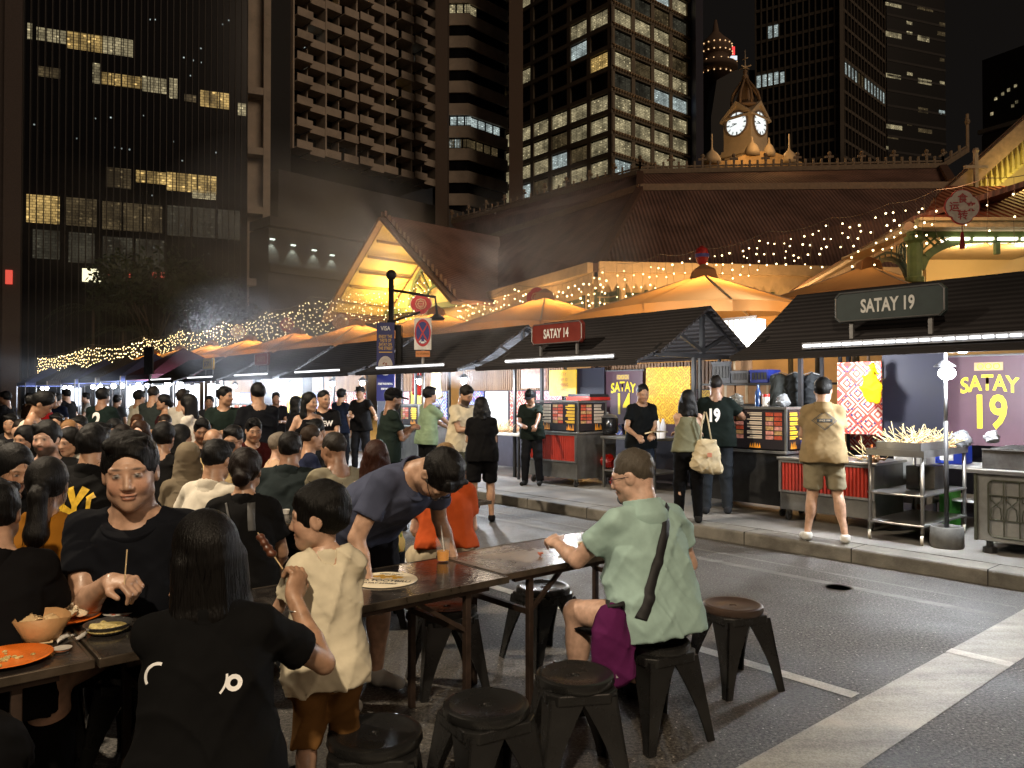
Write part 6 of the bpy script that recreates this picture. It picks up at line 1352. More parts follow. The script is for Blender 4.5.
# ---------------------------------------------------------------- counters with menu showcases
def menu_face(root, x, y0, y1, z0, z1, seed, axis='y'):
    """printed menu: dark sheet, rows of small food pictures and lines of text, flames along the bottom (real thin relief)"""
    rs = random.Random(seed); cols_ = max(1, round((y1-y0)/.30)); cw = (y1-y0)/cols_; 
    def B_(a0, a1, b0, b1, d): return MB().b2(x-d, x, a0, a1, b0, b1) if axis == 'y' else MB().b2(a0, a1, x-d, x, b0, b1)
    sh_ = B_(y0, y1, z0, z1, .012).build('menu_sheet', mat('menu_black', (.015, .012, .015), .4, var=0), root)
    pm = [mat('food_red', (.45, .07, .03), .5, var=.6, vscale=30), mat('food_tan', (.5, .3, .12), .5, var=.6, vscale=30), mat('food_pink', (.6, .25, .2), .5, var=.6, vscale=30)]; tm = mat('menu_text', (.6, .5, .38), .5, var=0); ym = mat('menu_gold', (.75, .45, .03), .5, var=0)
    for c in range(cols_):
        a = y0+c*cw; mb = [MB(), MB(), MB(), MB()]
        pic = c % 2 == (seed % 2)
        rows = 6
        for r_ in range(rows):
            zt_ = z1-.03-(z1-z0-.14)*r_/rows; hh = (z1-z0-.14)/rows*.78
            if pic:
                for q in range(2): i = rs.randrange(3); g = mb[i]; A0 = a+cw*(.08+.44*q); (g.b2(x-.016, x-.012, A0, A0+cw*.38, zt_-hh, zt_) if axis == 'y' else g.b2(A0, A0+cw*.38, x-.016, x-.012, zt_-hh, zt_))
            else:
                for q in range(2): A0 = a+cw*.1; ln = cw*rs.uniform(.5, .8); Z = zt_-q*hh*.5; (mb[3].b2(x-.016, x-.012, A0, A0+ln, Z-.016, Z) if axis == 'y' else mb[3].b2(A0, A0+ln, x-.016, x-.012, Z-.016, Z))
        for i in range(3):
            if mb[i].v: mb[i].build('food_pictures', pm[i], sh_)
        if mb[3].v: mb[3].build('menu_lines', tm if c % 3 else ym, sh_)
        fl = MB(); 
        for k in range(5): A0 = a+cw*(.15+k*.12); hh = rs.uniform(.06, .14); pts = [(A0, z0+.01), (A0+cw*.13, z0+.01), (A0+cw*.06, z0+hh)]; fl.add([(x-.018, p_[0], p_[1]) if axis == 'y' else (p_[0], x-.018, p_[1]) for p_ in pts], [(0, 1, 2)])
        if not pic: fl.build('flames', mat('flame_print', (.9, .35, .03), .5, var=.4, vscale=20), sh_)
    return sh_
def showcase(label, t, s, w_, dpt, zc, zt, body, red=None, seed=0, wheels=True, mats=None, sidemenu=True):
    r = sthing('food_cart', label, 'food cart', t, s, KH); z0 = .13; zc -= KH; zt = zt-KH if zt else 0
    MB().b2(0, dpt, 0, w_, z0, zc-.03).build('cabinet', body, r, bevel=.008); MB().b2(-.03, dpt+.03, -.03, w_+.03, zc-.03, zc).build('worktop', steel, r, bevel=.004)
    if red:
        mb = MB(); n = int(w_/.045); zr0, zr1 = z0+(zc-z0)*red[0], zc-.06
        for k in range(n): y = .03+k*(w_-.06)/n; mb.tube([(-.006, y+.02, zr0), (-.006, y+.02, zr1)], .02, 6)
        mb.build('corrugated_panel', redc, r); mb = MB()
        for (a, b, c_, d_) in ((0, w_, zr0-.025, zr0), (0, w_, zr1, zr1+.02), (0, .025, zr0, zr1), (w_-.025, w_, zr0, zr1)): mb.b2(-.032, -.002, a, b, c_, d_)
        mb.build('panel_frame', steel, r)
    if zt:
        mb = MB(); mb.b2(.02, dpt*.75, .0, w_, zt-.03, zt)
        for y in (0, w_-.03):
            for x in (.02, dpt*.75-.03): mb.b2(x, x+.03, y, y+.03, zc, zt-.03)
        mb.build('case_frame', steeld, r); menu_face(r, .018, .03, w_-.03, zc+.02, zt-.04, seed); MB().b2(.06, dpt*.7, .04, w_-.04, zc+.001, zt-.04).build('case_inside', mat('case_dark', (.02, .018, .018), .3), r)
        if sidemenu: menu_face(r, -.002, .05, dpt*.7, zc+.02, zt-.04, seed+3, 'x')
    mb = MB(); mw = MB()
    if wheels:
        for x in (.06, dpt-.06):
            for y in (.08, w_-.08):
                mm = MB(); mm.lathe([(.03, -.014), (.052, -.014), (.052, .014), (.03, .014)], (0, 0, 0), 14); me = mm.mesh(); me.transform(Matrix.Translation((x, y, .053)) @ Matrix.Rotation(R(90), 4, 'X')); link('caster', me, mat('rubber', (.03, .03, .03), .7), r); mb.b2(x-.012, x+.02, y-.03, y+.03, .075, z0)
        mb.build('caster_bracket', steeld, r)
    return r
showcase('steel cart with red ribbed front and menu case, by the red sign stall', 8.95, 8.85, 1.2, .95, 1.04, 1.56, steeld, (.38, 1), 1)
showcase('long black counter with menu showcase, in front of the stacked cartons', 8.72, 5.02, 1.42, .75, .95, 1.50, mat('black_grid', (.025, .026, .028), .35, .3, var=.3, vscale=12), None, 2)
showcase('steel counter with bright red ribbed front behind the man in tan shorts', 8.55, 3.85, 1.15, .72, .90, 0, steeld, (.38, 1), 3)
# gear on the cart and counters
def lathe_thing(name, label, cat, p, prof, m, n=16, extra=None, group=None):
    r = thing(name, label, cat, p, 0, group); o = MB().lathe(prof, (0, 0, 0), n).build('body', m, r); autosmooth(o, 50)
    for nm, pr, mm in (extra or []): autosmooth(MB().lathe(pr, (0, 0, 0), n).build(nm, mm, r), 50)
    return r
r, w_, h = boxat('tray_stack', 'red and black tray stack on top of the steel cart', 'trays', 566, 590, 397, 404.5, 9.2, redp, .5, zb_=1.562)
MB().b2(.02, .48, .03, w_-.03, h, h+.05).build('black_tray', blackm, r)
lathe_thing('soup_pot', 'black soup warmer pot with steel lid on the table right of the steel cart', 'pot', W(9.7, SX(607, 9.7), 1.0), [(.0, 0), (.17, 0), (.19, .05), (.19, .25), (.17, .27)], blackg, 20, [('lid', [(.18, .27), (.15, .31), (.03, .33), (.03, .36), (0, .36)], steel)])
lathe_thing('bottle', 'dark blue bottle standing on the black counter showcase', 'bottle', W(8.95, SX(758, 8.95), 1.503), [(0, 0), (.04, 0), (.04, .18), (.015, .23), (.015, .28), (0, .28)], mat('bottle_blue', (.02, .06, .2), .15))
lathe_thing('jar', 'small jar with red lid on the black counter showcase', 'jar', W(8.95, SX(766, 8.95), 1.503), [(0, 0), (.045, 0), (.045, .12), (0, .12)], whitep, 14, [('lid', [(0, .12), (.046, .12), (.046, .16), (0, .16)], redp)])
def bag(label, p, c, r_=.12, seed=0):
    t_ = thing('plastic_bag', label, 'bag', p); Fd = Field(); Fd.ell((0, 0, r_*.8), (r_, r_*.85, r_*.8), k=.02); Fd.cone((0, 0, r_*1.0), (.03, 0, r_*1.5), r_*.4, r_*.16, k=.06); Fd.ell((.05, .03, r_*.6), (r_*.7, r_*.6, r_*.5), None, k=.03); Fd.post.append(folds(.012, 60, seed)); v, q = Fd.surf(.01); link('film', qmesh('b', [(v, q)]), mat('film'+c, tuple(.35*x for x in srgb(c)), .25, var=.2, bump=.5, bscale=20), t_); return t_
bag('white plastic bag of bread rolls on the black counter showcase', W(9.0, SX(736, 9.0), 1.503), 'd8d4c8', .10, 1); bag('crumpled clear bag near the right end of the black counter showcase', W(8.95, SX(783, 8.95), 1.503), 'c8ccd0', .09, 2)
bag('red plastic bag under the steel table, left one', W(9.6, SX(608, 9.6), .42), 'd01c10', .14, 4); bag('red plastic bag on the pavement, lower right one', W(9.3, SX(619, 9.3), KH), 'd82412', .16, 5)
def tbl(label, t, s, w_, dpt, z, legs=4, m=steel, shelf=None):
    r = sthing('prep_table', label, 'table', t, s, KH); z -= KH; MB().b2(0, dpt, 0, w_, z-.04, z).build('tabletop', m, r, bevel=.005)
    for x in (.04, dpt-.04):
        for y in (.05, w_-.05): MB().b2(x-.018, x+.018, y-.018, y+.018, 0, z-.04).build('leg', blackm if m is not steel else steeld, r)
    if shelf: MB().b2(.03, dpt-.03, .06, w_-.06, shelf, shelf+.025).build('shelf', m, r)
    return r
tbl('steel table between the steel cart and the satay seller', 9.3, SX(655, 9.3), SX(600, 9.3)-SX(655, 9.3), .8, .98, shelf=.27)
tbl('wide table covered with skewers left of the steel cart', 9.0, 10.35, 1.6, .8, .95, m=whitep)
tbl('low white work table behind the steel trolley', 9.5, 2.9, 1.0, .7, .85, m=whitep, shelf=.3)
# skewers heaps
def skewers(label, p, n, seed, ln=.24, spread=(.25, .3), m=None, rz=TH):
    rs = random.Random(seed); t_ = thing('satay_skewers', label, 'skewers', p, rz); mb = MB()
    for k in range(n):
        a = (rs.uniform(-spread[0], spread[0]), rs.uniform(-spread[1], spread[1]), rs.uniform(0, .04)); d_ = Vector((rs.uniform(-.5, .5), rs.uniform(-1, 1), rs.uniform(.15, .8))).normalized()*ln; mb.tube([a, Vector(a)+d_], .004, 4)
    q = mb.build('sticks', mat('bamboo', (.75, .6, .3), .6, var=.1), t_); q['kind'] = 'stuff'
    mb = MB()
    for k in range(n): mb.ball((rs.uniform(-spread[0], spread[0]), rs.uniform(-spread[1], spread[1]), rs.uniform(0.01, .05)), .022, 5, (1, 1.5, .7))
    q = mb.build('meat', m or mat('raw_meat', (.55, .32, .16), .5, var=.4, vscale=30), t_); q['kind'] = 'stuff'; return t_
skewers('heap of raw satay skewers on the white table left of the steel cart', W(9.35, 11.1, .952), 70, 1)
skewers('second heap of skewers at the left end of the white table', W(9.35, 11.7, .952), 40, 8)
# trolley on wheels
r = sthing('serving_trolley', 'three-tier steel trolley on casters piled with satay trays', 'trolley', 8.12, 3.18, KH); wl_, dl_ = .56, 1.15
for z in (.92, .50, .20): MB().b2(0, dl_, 0, wl_, z-.02, z).build('shelf', steel, r, bevel=.004)
mb = MB(); mb.b2(-.01, dl_+.01, -.01, 0, .88, .95); mb.b2(-.01, dl_+.01, wl_, wl_+.01, .88, .95); mb.b2(-.01, 0, 0, wl_, .88, .95); mb.build('rim', steel, r)
for x in (0.02, dl_-.02):
    for y in (0.02, wl_-.02):
        MB().tube([(x, y, .11), (x, y, .92)], .02, 8).build('leg', steel, r, True); mm = MB(); mm.lathe([(.03, -.013), (.05, -.013), (.05, .013), (.03, .013)], (0, 0, 0), 16); me = mm.mesh(); me.transform(Matrix.Translation((x-.02, y, .052)) @ Matrix.Rotation(R(90), 4, 'X') @ Matrix.Rotation(R(20), 4, 'Y')); link('wheel', me, mat('caster_cream', (.5, .45, .36), .5), r)
r = sthing('steel_tray', 'deep steel tray of skewers on top of the trolley', 'tray', 8.16, 3.22, 1.063); mb = MB(); mb.b2(0, .7, 0, .45, 0, .01)
for a in ((0, .01, 0, .45), (.69, .7, 0, .45), (0, .7, 0, .01), (0, .7, .44, .45)): mb.b2(*a, .01, .10)
mb.build('pan', steel, r); skewers('satay skewers bristling out of the deep steel tray', W(8.5, 3.45, 1.10), 60, 2, spread=(.28, .16)); skewers('satay skewers piled at the far end of the trolley', W(9.0, 3.4, 1.065), 60, 3, .2, (.2, .18))
bag('clear plastic bag draped on the far end of the trolley', W(9.2, 3.22, 1.065), 'd0d4dc', .12, 6)
r, w_, h = boxat('tub', 'black tub on the middle shelf of the trolley', 'tub', 905, 918, 466, 484, 8.6, blackg, .3, zb_=.642); r, w_, h = boxat('tub', 'grey steel tub on the middle shelf of the trolley', 'tub', 921, 934, 466, 481, 8.75, steeld, .25, zb_=.642)
r, w_, h = boxat('tub', 'blue and white tub behind the lamp pole', 'tub', 932, 962, 446, 462, 9.6, bluep, .3, zb_=.855); MB().b2(-.004, 0, w_*.3, w_*.75, h*.2, h*.6).build('label', whitep, r)
r, w_, h = boxat('cool_box', 'tall white cool box behind the trolley', 'box', 893, 926, 453, 500, 9.35, whitep, .35, zb_=KH+.25); 
r, w_, h = boxat('carton', 'green bottle carton under the white work table', 'carton', 938, 950, 488, 512, 9.5, greenp, .3, zb_=KH)
# ring binder ... lamp pole with two white bulbs in a concrete bucket
r = sthing('lamp_pole', 'black lamp pole with two bare white bulbs, standing in a concrete bucket', 'lamp', 8.26, 3.02, KH); zt = 2.02
autosmooth(MB().lathe([(0, 0), (.145, 0), (.155, .02), (.15, .2), (.14, .21), (.13, .2), (.13, .17), (0, .17)], (0, 0, 0), 28).build('bucket', mat('bucket_concrete', (.13, .13, .125), .8, var=.5, vscale=5, dirt=.6), r), 50)
MB().tube([(0, 0, .1), (0, 0, 1.25)], .022, 10).build('pole', blackm, r, True); MB().tube([(0, 0, 1.25), (0, 0, zt)], .016, 10).build('upper_pole', galv, r, True)
mb = MB(); mb.tube([(0, 0, zt-.02), (-.03, -.04, zt+.07), (-.03, -.17, zt+.06)], .012, 6); mb.lathe([(.02, 1.86), (.10, 1.80), (.10, 1.79)], (-.02, .0, 0), 14); mb.build('lamp_shade', blackm, r, True)
MB().ball((-.02, -.02, 1.725), .08, 14, (1, 1, .8)).build('bulb', bulbw, r, True); MB().ball((-.04, -.17, 1.985), .085, 14, (1, 1, .8)).build('bulb', bulbw, r, True)
L_('POINT', W(8.1, 2.9, 1.82), 150, (.92, .96, 1), .07); L_('POINT', W(8.1, 2.85, 2.05), 230, (.92, .96, 1), .07)
# grill with ironwork front
r = sthing('charcoal_grill', 'large steel charcoal grill with ornamental iron lattice front, cut by the right edge', 'grill', 8.22, .9, KH); w_ = 1.85; dg_ = .85; iron = mat('lattice_iron', (.07, .075, .055), .5, .4)
MB().b2(0, dg_, 0, w_, .12, .76).build('cabinet', mat('galv_sheet', (.34, .35, .35), .4, .5, var=.35, vscale=3, dirt=.3), r, bevel=.006); MB().b2(-.05, dg_+.03, -.03, w_+.06, .76, .80).build('ledge', steel, r, bevel=.004)
mb = MB(); mb.b2(.1, dg_, 0, w_-.03, .80, .98); mb.build('fire_trough', mat('burnt_steel', (.07, .065, .06), .5, .5, var=.5, dirt=.6), r, bevel=.005)
mb = MB()
for k in range(46): mb.tube([(.08, .03+k*.038, .995), (dg_-.1, .03+k*.038, 1.0)], .004, 4)
mb.b2(.09, .11, 0, w_-.03, .98, .992); mb.b2(dg_-.1, dg_-.08, 0, w_-.03, .98, .992); mb.build('grill_bars', steel, r)
mb = MB(); xF = -.02
def fr(y0, y1, z0_, z1_, rr=.05):
    pts = []
    for cy_, cz_, a0 in ((y1-rr, z1_-rr, 0), (y0+rr, z1_-rr, 90), (y0+rr, z0_+rr, 180), (y1-rr, z0_+rr, 270)):
        for j in range(5): a = R(a0+j*22.5); pts.append((xF, cy_+math.cos(a)*rr, cz_+math.sin(a)*rr))
    mb.tube(pts+[pts[0]], .009, 5, False)
for y0 in (.06, .95): fr(y0, y0+.78, .17, .70)
for y0 in (.06, .95):
    for j in range(1, 6): 
        y = y0+.78*j/6; mb.tube([(xF, y, .17), (xF, y, .70)], .007, 5)
    for z in (.33, .56): mb.tube([(xF, y0, z), (xF, y0+.78, z)], .007, 5)
    for j in range(6):
        y = y0+.78*(j+.5)/6
        for s_ in (1, -1): mb.tube([(xF, y+s_*.05, .56), (xF, y+s_*.045, .52), (xF, y-s_*.035, .44), (xF, y-s_*.045, .37), (xF, y-s_*.04, .33)], .006, 5)
for y in (w_-.01, .01, .9): mb.b2(-.025, 0, y-.012, y+.012, .12, .76)
mb.build('ornamental_lattice', iron, r); mb = MB()
for x in (.08, dg_-.08):
    for y in (.1, w_-.1): MB().lathe([(.06, 0), (.06, .05), (.03, .06), (.03, .12)], (x, y, 0), 10).build('foot', blackm, r)
bag('crumpled clear bag lying on the grill edge', W(8.9, SX(991, 8.9), 1.142), 'd8d8dc', .08, 9)
# things on the red counter
lathe_thing('sauce_bowl', 'white bowl on the red ribbed counter', 'bowl', W(8.8, 4.1, .902), [(0, 0), (.06, 0), (.09, .05), (.085, .05), (.05, .01), (0, .01)], whitep); lathe_thing('bottle', 'orange sauce bottle on the red ribbed counter', 'bottle', W(8.75, 3.98, .902), [(0, 0), (.03, 0), (.03, .13), (.012, .16), (.012, .19), (0, .19)], mat('orange_sauce', (.6, .15, .02), .3))
r, w_, h = boxat('tub', 'blue plastic tub left on the red ribbed counter', 'tub', 800, 812, 441, 456, 8.8, bluep, .25, zb_=.902)
skewers('a few bamboo skewers lying at the right end of the red counter', W(8.7, 3.95, .905), 12, 12, .26, (.12, .12))
# soft drink bottles and cups by the seller
for k, (px, c, l_) in enumerate(((660, 'c01010', 'red drink bottle on the steel table behind the satay seller'), (666, 'e8e8e8', 'white jug on the steel table behind the satay seller'), (671, 'd0d0d8', 'pale bottle at the right end of the steel table'))):
    lathe_thing('bottle', l_, 'bottle', W(9.5, SX(px-8, 9.5), .982), [(0, 0), (.045, 0), (.045, .2), (.02, .27), (.02, .3), (0, .3)], mat('btl'+c, c, .3, var=0))
# ---------------------------------------------------------------- the stalls further along the street
maroon = mat('tent_maroon', (.12, .03, .06), .7, var=.15); tblue = mat('tent_blue', (.05, .07, .22), .7, var=.15)
far = [('dark stall left of the red sign stall, with pink batik and a round bulb', 10.75, 3.3, roofk, [bat_p, bat_r, whitep, bat_b], None, 2),
       ('dark stall behind the no-stopping sign, with yellow and red posters', 14.6, 3.2, roofk, [bat_b, yel, bat_p, navy], None, 2),
       ('dark stall with small brown name board and batik of many figures', 18.4, 3.2, roofk, [bat_r, bat_r, bat_b], ('SATAY 12', signr, .9, 1.6, mat('dim_letters', (.3, .2, .12), .5), .33), 2),
       ('dark stall with glowing orange menu and small yellow name board', 22.3, 3.2, roofk, [yel, bat_r, navy], ('SATAY 11', yel, .9, 1.8, mat('brownl', (.3, .12, .02), .5), .36), 2),
       ('stall under a dark peaked roof between the yellow sign and the maroon tent', 26.2, 3.2, roofk, [bat_b, whitep, bat_p], None, 2)]
for lab_, s0, w_, rm, bk_, sg, nl_ in far: stall(lab_, s0, w_, rm, 8.3, sg, bk_, nl_, lit=220, shade=(.85, .92, 1))
def tent(label, s0, w_, m, dz=1.1, lit=120, shade=(.82, .9, 1)):
    r = sthing('market_tent', label, 'tent', 8.3, s0, KH, 'stalls along the kerb'); ez = 2.3; z1 = ez+dz; c = (w_/2, w_/2, z1); q = [(0, 0, ez), (w_, 0, ez), (w_, w_, ez), (0, w_, ez)]
    for i in range(4): MB().slab([q[i], q[(i+1) % 4], c], .02).build('roof', m, r)
    mb = MB()
    for i in range(4): a, b = q[i], q[(i+1) % 4]; mb.beam((a[0], a[1], ez-.1), (b[0], b[1], ez-.1), .02, .2)
    mb.build('valance', m, r); mb = MB()
    for a in q: mb.tube([(a[0], a[1], 0), (a[0], a[1], ez)], .03, 6)
    mb.build('frame', galv, r); MB().b2(w_-.2, w_-.15, .1, w_-.1, .8, ez-.3).build('back_panel', whitep, r); MB().b2(.3, .9, .2, w_-.2, 0, .9).build('counter', steeld, r)
    for y in (w_*.3, w_*.75): MB().ball((w_*.4, y, ez-.35), .12, 8).build('bulb', bulbw, r)
    L_('POINT', W(8.3+w_*.4, s0+w_*.5, ez-.3), lit, shade, .1); return r
for k, (l_, m) in enumerate((('maroon peaked market tent with white lamps', maroon), ('blue peaked market tent left of the maroon one', tblue), ('dark peaked tent, third left of the yellow name board', roofk), ('blue-black peaked tent beside the farthest ones', tblue), ('dark peaked tent next to last at the far end', roofk), ('farthest market tent at the end of the street', tblue))):
    tent(l_, 30.3+k*4.3+max(0, k-3)*3, 3.4, m, lit=[800, 700, 650, 650, 650, 900][k])
# banners and posts standing between the stalls
def post_sign(label, px, t, ytop, w_, h, col, txt_, tcol):
    s = SX(px, t); z = ZT(px, ytop, t); r = sthing('hanging_board', label, 'sign', t, s, KH); MB().tube([(0, 0, 0), (0, 0, z-KH)], .05, 8).build('post', blackm, r); bd = MB().b2(-.07, -.03, -w_/2, w_/2, z-KH-h, z-KH).build('board', col, r)
    if txt_: txt(txt_, h*.4, bd, -.075, 0, z-KH-h/2, tcol, .004, .7)
    return r
post_sign('square dark board on a post in front of the maroon tent', 150, 8.2, 347, 1.1, 1.0, blackm, None, None)
# dark blue banner on black post, and the no-stopping sign
d_ = 15.5; q = D(390, 395, d_); r = thing('banner_post', 'black ornate lamp post carrying a tall dark blue VISA banner', 'lamp post', (q.x+.02, q.y, 0)); zz = lambda y: zat(y, 390, d_); xx = lambda x: D(x, 395, d_).x-(q.x+.02)
mb = MB(); mb.tube([(0, 0, 0), (0, 0, zz(279))], .055, 10); mb.ball((0, 0, zz(275)), .11, 8); mb.lathe([(.1, zz(330)), (.08, zz(320))], (0, 0, 0), 10); mb.build('pole', blackm, r, True)
mb = MB(); mb.tube([(0, 0, zz(290)), (xx(435), 0, zz(297)), (xx(437), 0, zz(315))], .03, 6); mb.tube([(0, 0, zz(322)), (xx(420), 0, zz(312))], .025, 6); mb.build('bracket', blackm, r, True)
mb = MB(); mb.lathe([(.05, zz(314)), (.16, zz(318)), (.14, zz(320))], (xx(437), 0, 0), 10); mb.build('lamp_shade', blackm, r)
mb = MB(); mb.b2(xx(395.5), xx(401), .0, .25, zz(449), zz(325)); mb.build('dark_column', blackg, r)
bn = MB().b2(xx(377.5), xx(395), -.05, -.02, zz(401), zz(323)).build('banner', mat('banner_navy', (.02, .025, .14), .5, var=.1), r, loc=(0, -.06, 0))
cxb = (xx(377.5)+xx(395))/2
def ftxt(s, size, parent, x, y, z, m, xs=.8, bold=.002):
    me = text_mesh(s, size, bold, xs); me.transform(Matrix.Translation((x, y, z)) @ Matrix.Rotation(R(90), 4, 'X')); return link('lettering', me, m, parent)
ftxt('VISA', .12, bn, cxb, -.054, zz(329), white_l)
gl = mat('gold_letters', (.6, .38, .1), .5, var=0)
for k, s_ in enumerate(('ENJOY THE', 'TASTE OF', 'SATAY ON', 'THE STREET')): ftxt(s_, .085, bn, cxb, -.054, zz(337+k*3.9), gl, .62)
mb = MB(); mb.b2(xx(380), xx(393), -.056, -.05, zz(353), zz(352)); mb.build('rule', gl, bn)
mm = MB(); mm.lathe([(0, .004), (.17, .004), (.17, 0)], (0, 0, 0), 24); me = mm.mesh(); me.transform(Matrix.Translation((cxb, -.052, zz(366))) @ Matrix.Rotation(R(90), 4, 'X') @ Matrix.Diagonal((.85, 1.15, 1, 1))); pl_ = link('plate_print', me, mat('plate_print', (.55, .5, .48), .5), bn)
mm = MB(); rs = random.Random(4)
for k in range(26): a = rs.uniform(0, 6.28); q2 = rs.uniform(0, .11); mm.ball((cxb+math.cos(a)*q2*.8, -.06, zz(367)+math.sin(a)*q2), rs.uniform(.012, .03), 5, (1, .25, 1))
mm.build('food_print', mat('food_print', (.30, .10, .08), .5, var=.6, vscale=20), pl_)
for k in range(2): ftxt(['STREET FOOD FESTIVAL', 'EVERY NIGHT'][k], .05, bn, cxb, -.054, zz(384+k*5), white_l, .55)
d_ = 14.2; q = D(423, 395, d_); r = thing('no_stopping_sign', 'round no-stopping road sign with blue face on a grey pole', 'road sign', (q.x, q.y, 0)); zz = lambda y: zat(y, 423, d_); MB().tube([(0, 0, 0), (0, 0, zz(322))], .032, 10).build('pole', galv, r, True)
bp = MB().b2(-.16, .16, -.05, -.03, zz(350), zz(318)).build('backplate', mat('plate_white', (.68, .66, .62), .45), r, bevel=.01)
Mf = lambda y, z: Matrix.Translation((0, y, z)) @ Matrix.Rotation(R(90), 4, 'X') @ Matrix.Diagonal((1, 1.7, 1, 1))
for nm, pr, mt, y in (('red_ring', [(0, 0), (.15, 0), (.15, .004), (0, .004)], mat('sign_red2', (.45, .02, .03), .4), -.052), ('blue_disc', [(0, 0), (.12, 0), (.12, .006), (0, .006)], mat('sign_blue', (.015, .02, .16), .4), -.055)):
    me = MB().lathe(pr, (0, 0, 0), 28).mesh(); me.transform(Mf(y, zz(333))); link(nm, me, mt, bp)
mb = MB(); mb.box((0, -.064, zz(333)), (.025, .004, .42), Matrix.Rotation(R(28), 3, 'Y')); mb.box((0, -.0645, zz(333)), (.025, .004, .42), Matrix.Rotation(R(-28), 3, 'Y')); mb.build('red_cross', mat('sign_red2', (.45, .02, .03), .4), bp)
ftxt('↔', .12, bp, 0, -.066, zz(342), white_l, 1.0)
pl_ = MB().b2(-.13, .13, -.05, -.03, zz(357), zz(351)).build('orange_plate', mat('orange_plate', (.55, .2, .06), .5), r); ftxt('NO STOPPING', .045, pl_, 0, -.054, zz(354), mat('brownl', (.3, .12, .02), .5))
# shirts and a flag hanging in the stall behind the sign
for px, y0, y1, c, l_ in ((418, 362, 392, '8a2018', 'red and black flag hanging behind the no-stopping sign pole'), (436, 365, 395, 'c8b890', 'cream shirt hanging in the stall right of the no-stopping sign')):
    p = W(9.6, SX(px, 9.6), ZT(px, y0, 9.6)); h = p.z-ZT(px, y1, 9.6); t_ = thing('hanging_cloth', l_, 'cloth', p, TH); Fd = Field(); Fd.cone((0, -.08, -.04), (0, -.1, -h), .05, .09, k=.03); Fd.cone((0, .08, -.04), (0, .1, -h), .05, .09, k=.03); Fd.post.append(folds(.012, 40, px)); v, q = Fd.surf(.015); link('cloth', qmesh('c', [(v, q)]), cloth_mat(c), t_)
# counter cart between vendors and customers on the left
showcase('grey counter behind the man in the black cap', 9.0, 13.6, 1.3, .8, 1.0, 1.45, steeld, None, 7); showcase('second grey counter further along, behind the woman in black', 9.0, 17.6, 1.6, .8, 1.0, 0, steeld, None, 8); showcase('low steel counter below the stall with the orange menu', 9.0, 22.6, 1.6, .8, 1.0, 1.4, steeld, None, 9)
# smoke drifting off the grills
def smoke(label, p, sc, dens, seed):
    o = MB().ball((0, 0, 0), 1, 16).build('smoke', None); o.location = p; o.scale = sc; m = bpy.data.materials.new('smoke'); m.use_nodes = True; nt = m.node_tree; nt.nodes.remove(nt.nodes['Principled BSDF']); out = nt.nodes['Material Output']; L = nt.links
    v = N(nt, 'ShaderNodeVolumePrincipled'); v.inputs['Color'].default_value = (.85, .88, .95, 1); v.inputs['Anisotropy'].default_value = .2
    tc = N(nt, 'ShaderNodeTexCoord'); nz = N(nt, 'ShaderNodeTexNoise', Scale=1.6, Detail=4.0, Distortion=.8); mp = N(nt, 'ShaderNodeMapping'); mp.inputs['Location'].default_value = (seed, seed*2, 0); L.new(tc.outputs['Object'], mp.inputs[0]); L.new(mp.outputs[0], nz.inputs[0])
    ln = N(nt, 'ShaderNodeVectorMath', operation='LENGTH'); L.new(tc.outputs['Object'], ln.inputs[0]); fall = N(nt, 'ShaderNodeMapRange'); fall.inputs[1].default_value = 1; fall.inputs[2].default_value = .2; fall.inputs[3].default_value = 0; fall.inputs[4].default_value = 1; L.new(ln.outputs['Value'], fall.inputs[0])
    mr = N(nt, 'ShaderNodeMapRange'); mr.inputs[1].default_value = .34; mr.inputs[2].default_value = .80; mr.inputs[3].default_value = 0; mr.inputs[4].default_value = dens; L.new(nz.outputs['Fac'], mr.inputs[0]); ml = N(nt, 'ShaderNodeMath', operation='MULTIPLY'); L.new(mr.outputs[0], ml.inputs[0]); L.new(fall.outputs[0], ml.inputs[1]); L.new(ml.outputs[0], v.inputs['Density']); L.new(v.outputs[0], out.inputs['Volume'])
    o.data.materials.clear(); o.data.materials.append(m); return tag(o, label, 'smoke', kind='stuff')
smoke('pale blue smoke rising over the stalls left of the banner', W(9.5, 20, 3.0), (2.8, 7.0, 1.9), .30, 1)
smoke('pale smoke drifting over the stalls at the far end', W(9.5, 36, 3.4), (4, 13, 2.4), .09, 3)
smoke('thin smoke over the stall beside the steel cart', W(9.6, 12.2, 2.9), (1.8, 2.6, 1.2), .7, 5)
smoke('grey smoke drifting in front of the hall roof above the banner', W(13, 26, 7.0), (5, 9, 3.4), .22, 7)
smoke('faint smoke hanging before the office towers', W(14, 44, 8.5), (7, 16, 4.5), .06, 9)
smoke('smoke curling off the grill left of the red sign stall', W(11.0, 11.5, 4.6), (2.2, 3.4, 1.9), .30, 12)
L_('POINT', W(11.2, 14.0, 4.9), 60, (1, .8, .6), .3)  # this light and the next are added only to brighten the smoke
L_('POINT', W(13.5, 22, 6.2), 160, (1, .85, .7), .4)
